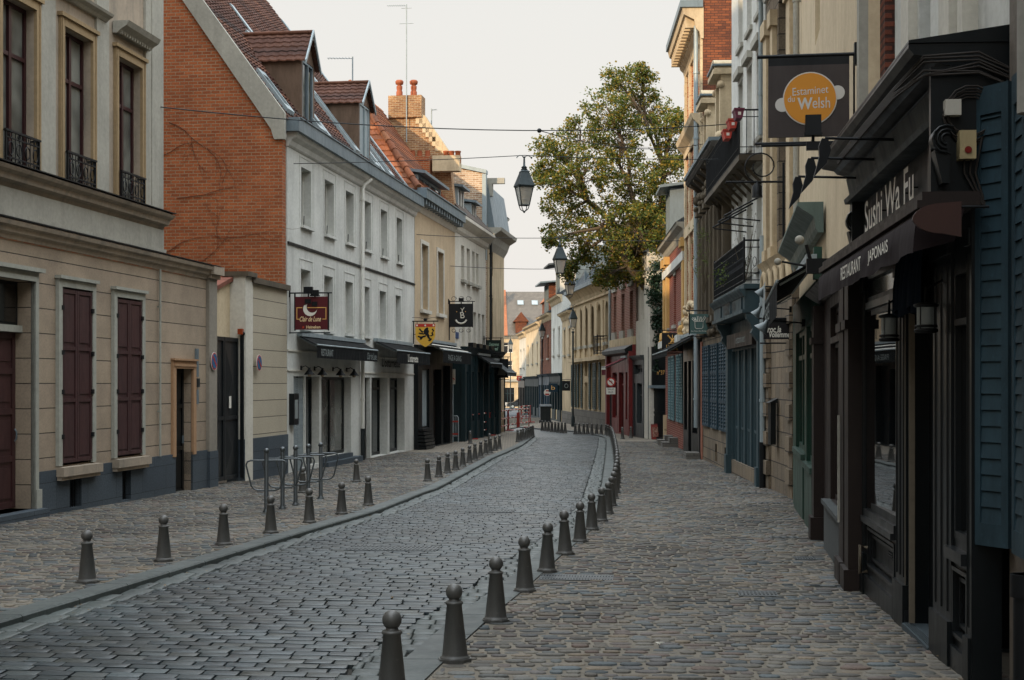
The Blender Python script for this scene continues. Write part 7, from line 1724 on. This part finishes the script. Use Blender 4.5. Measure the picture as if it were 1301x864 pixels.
# ---------------------------------------------------------------- red and white barriers
F_rw=paint('barrier_red','a02a20',.5,.2); 
def barrier(px0,Y0,px1,Y1,lab,panel=False,h=1.0):
    x0=(px0-CX)/FX*Y0; x1=(px1-CX)/FX*Y1; Y=(Y0+Y1)/2; z=zg(Y); f=Frame((x0,Y0),(x1-x0,Y1-Y0),'R'); w=math.hypot(x1-x0,Y1-Y0)
    t=thing('barrier',lab,'barrier',((x0+x1)/2,Y,z),'red and white barriers at the left bend')
    m=MB(f)
    for zz in (z+.28,z+.62,z+h): m.tube([(0,0,zz),(w,0,zz)],.028,6)
    for q in (0.02,w-.02): m.tube([(q,0,z),(q,0,z+h)],.025,6); m.tube([(q,-.28,z+.02),(q,.28,z+.02)],.025,5)
    R_=m.build('rail',F_rw,t)
    n=max(1,int(w/.75))
    for i in range(n):
        q=w*(i+.35)/n; m=MB(f)
        for zz in (z+.28,z+.62,z+h): m.tube([(q,0,zz),(q+w/n*.35,0,zz)],.031,6)
        m.build('white_band',F_white,R_)
    if panel: m=MB(f); m.box(w*.35,w*.35+.55,.04,.07,z+.1,z+.85); m.build('red_panel',F_rw,t)
barrier(599,58.3,621,62.5,'nearest red and white barrier, before the teal pub windows')
barrier(622,63,645,69.5,'second red and white barrier, reaching past the corner of the pub',False)
barrier(646,70.5,672,75,'third red and white barrier carrying a solid red panel',True)
barrier(662,84,674,86,'short red and white barrier farthest away at the left bend')
# white crowd barrier by the diversion sign
Y=54.5; x0=(571-CX)/FX*Y; z=zg(Y); f=Frame((x0,Y),(1,0),(0,-1)); t=thing('crowd_barrier','grey tubular crowd barrier with red strips below the diversion sign','barrier',(x0,Y,z)); m=MB(f); w=.34
m.tube([(0,0,z),(0,0,z+.95),(.04,0,z+1.02),(w-.04,0,z+1.02),(w,0,z+.95),(w,0,z)],.02,6)
for i in range(5): m.tube([(w*(i+1)/6,0,z+.25),(w*(i+1)/6,0,z+1.0)],.01,5)
m.tube([(0,0,z+.25),(w,0,z+.25)],.014,5); P=m.build('frame',P_lead,t)
for zz in (z+.3,z+.78): m=MB(f); m.box(0,w,.02,.03,zz,zz+.06); m.build('red_strip',F_rw,P)
# small bin / rubbish by the kerb
# ---------------------------------------------------------------- drain covers and litter
def cover(px0,px1,py,dz,lab,depth=.5,mat=None,slots=8,name='drain_cover'):
    x0,Y=gp(px0,py); x1,_=gp(px1,py); z=zg(Y)+dz; t=thing(name,lab,'drain cover',((x0+x1)/2,Y,z)); w=x1-x0; f=Frame((x0,Y-depth/2),(1,-.1),(.1,1)); m=MB(f)
    s_=lambda v:zg(Y-depth/2+v)-zg(Y)
    A=lambda u,v,dz_:(u,v,z+s_(v)+dz_)
    m.slab([A(0,0,-.03),A(w,0,-.03),A(w,depth,-.03),A(0,depth,-.03)],None,(0,0,.034)); m.build('plate',mat or paint('worn_iron','4a4e4f',.5,.35,.15),t)
    m=MB(f)
    for i in range(slots):
        for j in range(2 if depth>.4 else 1):
            u0_=w*(i+.25)/slots; v0_=depth*(j+.2)/(2 if depth>.4 else 1); dv=depth*.6/(2 if depth>.4 else 1)
            m.slab([A(u0_,v0_,.004),A(u0_+w*.4/slots,v0_,.004),A(u0_+w*.4/slots,v0_+dv,.004),A(u0_,v0_+dv,.004)],None,(0,0,.005))
    m.build('tread',CACHE['dark_cast_iron'],t)
cover(683,776,733,.001,'wide rusty iron grating on the right pavement beside the third bollard',.45,slots=26)
cover(440,556,692,-.036,'wide iron grating flush with the roadway setts',.55,slots=22)
cover(590,650,646,-.036,'far iron grating flush with the roadway setts',.6,slots=14)
cover(935,984,754,.001,'small oval-looking iron cover alone on the right cobbles',.35,slots=10)
cover(1007,1034,709,.001,'small perforated cover on the right cobbles near the brown shop',.3,slots=8)
cover(1020,1082,744,.001,'long dark slot cover at the foot of the restaurant front',.12,slots=2)
cover(977,1013,682.5,.001,'narrow dark slot cover before the green shop',.2,slots=4)
cover(965,990,639,.001,'small slot cover before the sandstone house',.25,slots=4)
cover(941,985,626.5,.001,'wider slot cover before the teal gate',.25,slots=6)
x,Y=gp(838,821); t=thing('litter','small crumpled white paper on the right cobbles','litter',(x,Y,zg(Y)+.01)); m=MB(); m.add([(x+random.uniform(-.035,.035),Y+random.uniform(-.03,.03),zg(Y)+.012+random.uniform(0,.02)) for _ in range(9)],[(0,1,2),(2,3,4),(4,5,6),(6,7,8),(8,0,3),(1,4,7)]); m.build('paper',F_white,t)
x,Y=gp(446,651.5); t=thing('litter','flat pale blue plastic scrap beside the sixth bollard on the left kerb','litter',(x,Y,zg(Y)+.01)); m=MB(); m.add([(x-.14,Y,zg(Y)+.015),(x,Y-.06,zg(Y)+.03),(x+.13,Y-.02,zg(Y)+.014),(x+.02,Y+.06,zg(Y)+.02)],[(0,1,3),(1,2,3)]); m.build('scrap',flat('pale_blue_plastic','8cb0bc',.4),t)
lt=MB(); rl=random.Random(9)
for i in range(150):
    y=9+rl.random()**1.5*30; side=rl.random()
    x=(LK(y)+.05+rl.random()*.3) if side<.3 else (RS(y)+rl.uniform(0,.3) if side<.5 else (XR(y)-rl.uniform(.03,.5) if side<.8 else rl.uniform(LK(y),XR(y)-.3))); zz=zg(y)+(-.036 if LK(y)<x<RS(y)+GW else .012)
    a=rl.uniform(0,6.3); r=rl.uniform(.010,.026); c,s_=math.cos(a)*r,math.sin(a)*r
    lt.add([(x-c,y-s_,zz),(x+s_*.5,y-c*.5,zz+.006),(x+c,y+s_,zz+rl.uniform(0,.01)),(x-s_*.5,y+c*.5,zz+.003)],[(0,1,2,3)])
o=lt.build('fallen_leaves',island('dead_leaf',['6a5434','8a7048','4a3c2a','a09880'],.8,.1)); tag(o,'sparse dry leaves and small litter along the kerbs and wall feet','fallen leaves',kind='stuff')
# ---------------------------------------------------------------- cars on the square
def car(x,Y,rot,col,lab,wag=True):
    z=zg(Y)-.07; f=Frame((x,Y),(math.cos(rot),math.sin(rot)),'L'); t=thing('parked_car',lab,'car',(x,Y,z)); L2=2.1
    m=MB(f); P=[(-L2,.3),(-L2,.75),(-L2+.1,.9),(-1.7,1.0),(-1.35,1.42),(.35,1.46),(1.05,1.0),(1.9,.86),(L2,.66),(L2,.3)]
    m.prism([(a,z+b) for a,b in P],'v',-.85,.85); B=m.build('body',paint('car_'+col,col,.25,.05,.2,.6),t)
    for s_ in (-1,1):
        m=MB(f); m.prism([(a,z+b) for a,b in ((-1.5,1.02),(-1.22,1.36),(.3,1.39),(.9,1.02))],'v',s_*.855-.005,s_*.855+.005); m.build('side_window',G_dark,B)
        for wx in (-1.3,1.3):
            m=MB(f); m.tube([(wx,s_*.72,z+.33),(wx,s_*.88,z+.33)],.33,16); o=m.build('wheel',F_ink,t); m=MB(f); m.tube([(wx,s_*.88,z+.33),(wx,s_*.89,z+.33)],.19,12); m.build('rim',P_lead,o)
    m=MB(f); m.slab([(.40,-.72,z+1.44),(.40,.72,z+1.44),(1.06,.76,z+1.03),(1.06,-.76,z+1.03)],None,(.02,0,.02)); m.build('windscreen',G_dark,B)
    for s_ in (-.6,.6): m=MB(f); m.box(L2-.02,L2+.02,s_-.16,s_+.16,z+.6,z+.74); m.build('headlight',P_lead,B)
    for s_ in (-.65,.65): m=MB(f); m.box(-L2-.02,-L2+.02,s_-.12,s_+.12,z+.68,z+.84); m.build('tail_light',F_rw,B)
car(-2.6,214,0.05,'c8c8c4','white car parked on the square at the far end of the street'); car(1.3,208,math.pi+.1,'22282c','dark car parked on the square beside the white one')

# ---------------------------------------------------------------- parts that stand apart become parts of their own
def split_parts(names,gap=.04):
    for o in [o for o in bpy.data.objects if o.type=='MESH' and o.parent and o.name.split('.')[0] in names]:
        me=o.data; n=len(me.vertices)
        if me.users>1 or n>60000: continue
        par=list(range(n))
        def find(a):
            while par[a]!=a: par[a]=par[par[a]]; a=par[a]
            return a
        for p in me.polygons:
            v=p.vertices; r=find(v[0])
            for q in v[1:]: par[find(q)]=r
        comp={}
        for i in range(n): comp.setdefault(find(i),[]).append(i)
        boxes=[]
        for c in comp.values():
            P=[me.vertices[i].co for i in c]; boxes.append([[min(p[k] for p in P)-gap/2 for k in range(3)],[max(p[k] for p in P)+gap/2 for k in range(3)],c])
        ch=True
        while ch:
            ch=False; i=0
            while i<len(boxes):
                j=i+1
                while j<len(boxes):
                    A,B=boxes[i],boxes[j]
                    if all(A[0][k]<=B[1][k] and B[0][k]<=A[1][k] for k in range(3)):
                        A[0]=[min(A[0][k],B[0][k]) for k in range(3)]; A[1]=[max(A[1][k],B[1][k]) for k in range(3)]; A[2]=A[2]+B[2]; boxes.pop(j); ch=True
                    else: j+=1
                i+=1
        if len(boxes)<2 or len(boxes)>60: continue
        own={}
        for b,(lo,hi,c) in enumerate(boxes):
            for i in c: own[i]=b
        uvl=me.uv_layers[0].data if me.uv_layers else None
        data=[([],[],[],[]) for _ in boxes]; maps=[{} for _ in boxes]
        for p in me.polygons:
            b=own[p.vertices[0]]; V,F,U,S=data[b]; mp=maps[b]; f=[]
            for v,li in zip(p.vertices,p.loop_indices):
                if v not in mp: mp[v]=len(V); V.append(tuple(me.vertices[v].co))
                f.append(mp[v]); U.append(tuple(uvl[li].uv) if uvl else (0,0))
            F.append(f); S.append(p.use_smooth)
        base=o.name.split('.')[0]; kids_=kids(o)
        for b,(V,F,U,S) in enumerate(data):
            m2=bpy.data.meshes.new(base); m2.from_pydata(V,[],F); uv=m2.uv_layers.new(name='UVMap'); uv.data.foreach_set('uv',np.array(U,dtype=np.float32).ravel()); m2.polygons.foreach_set('use_smooth',S); m2.materials.append(me.materials[0]); m2.update()
            if b==0: o.data=m2
            else:
                q=bpy.data.objects.new(base,m2); COL.objects.link(q); q.parent=o.parent
split_parts({'pilaster','pilaster_strip','moulding','rusticated_pilaster','sign_post','stone_dressing','console','carved_pilaster','awning_arm','stall_riser','door_edge_strip','letter_box','letter_stud','balcony_stay','white_stripe','flashing','white_band','stone_pier','stone_band','quoin','bar','stone_strip','pub_cornice','tread','creeper_stem','loose_cable','string_course','coping','cornice','red_bar','gold_frame','rendered_edge','lemon_tip','roof_rib','box_cornice','shutter_stay','plinth','carved_relief','window_head','door_step','awning_arm','cellar_vent','bracket','stone_panel','gable_coping','window_surround'})
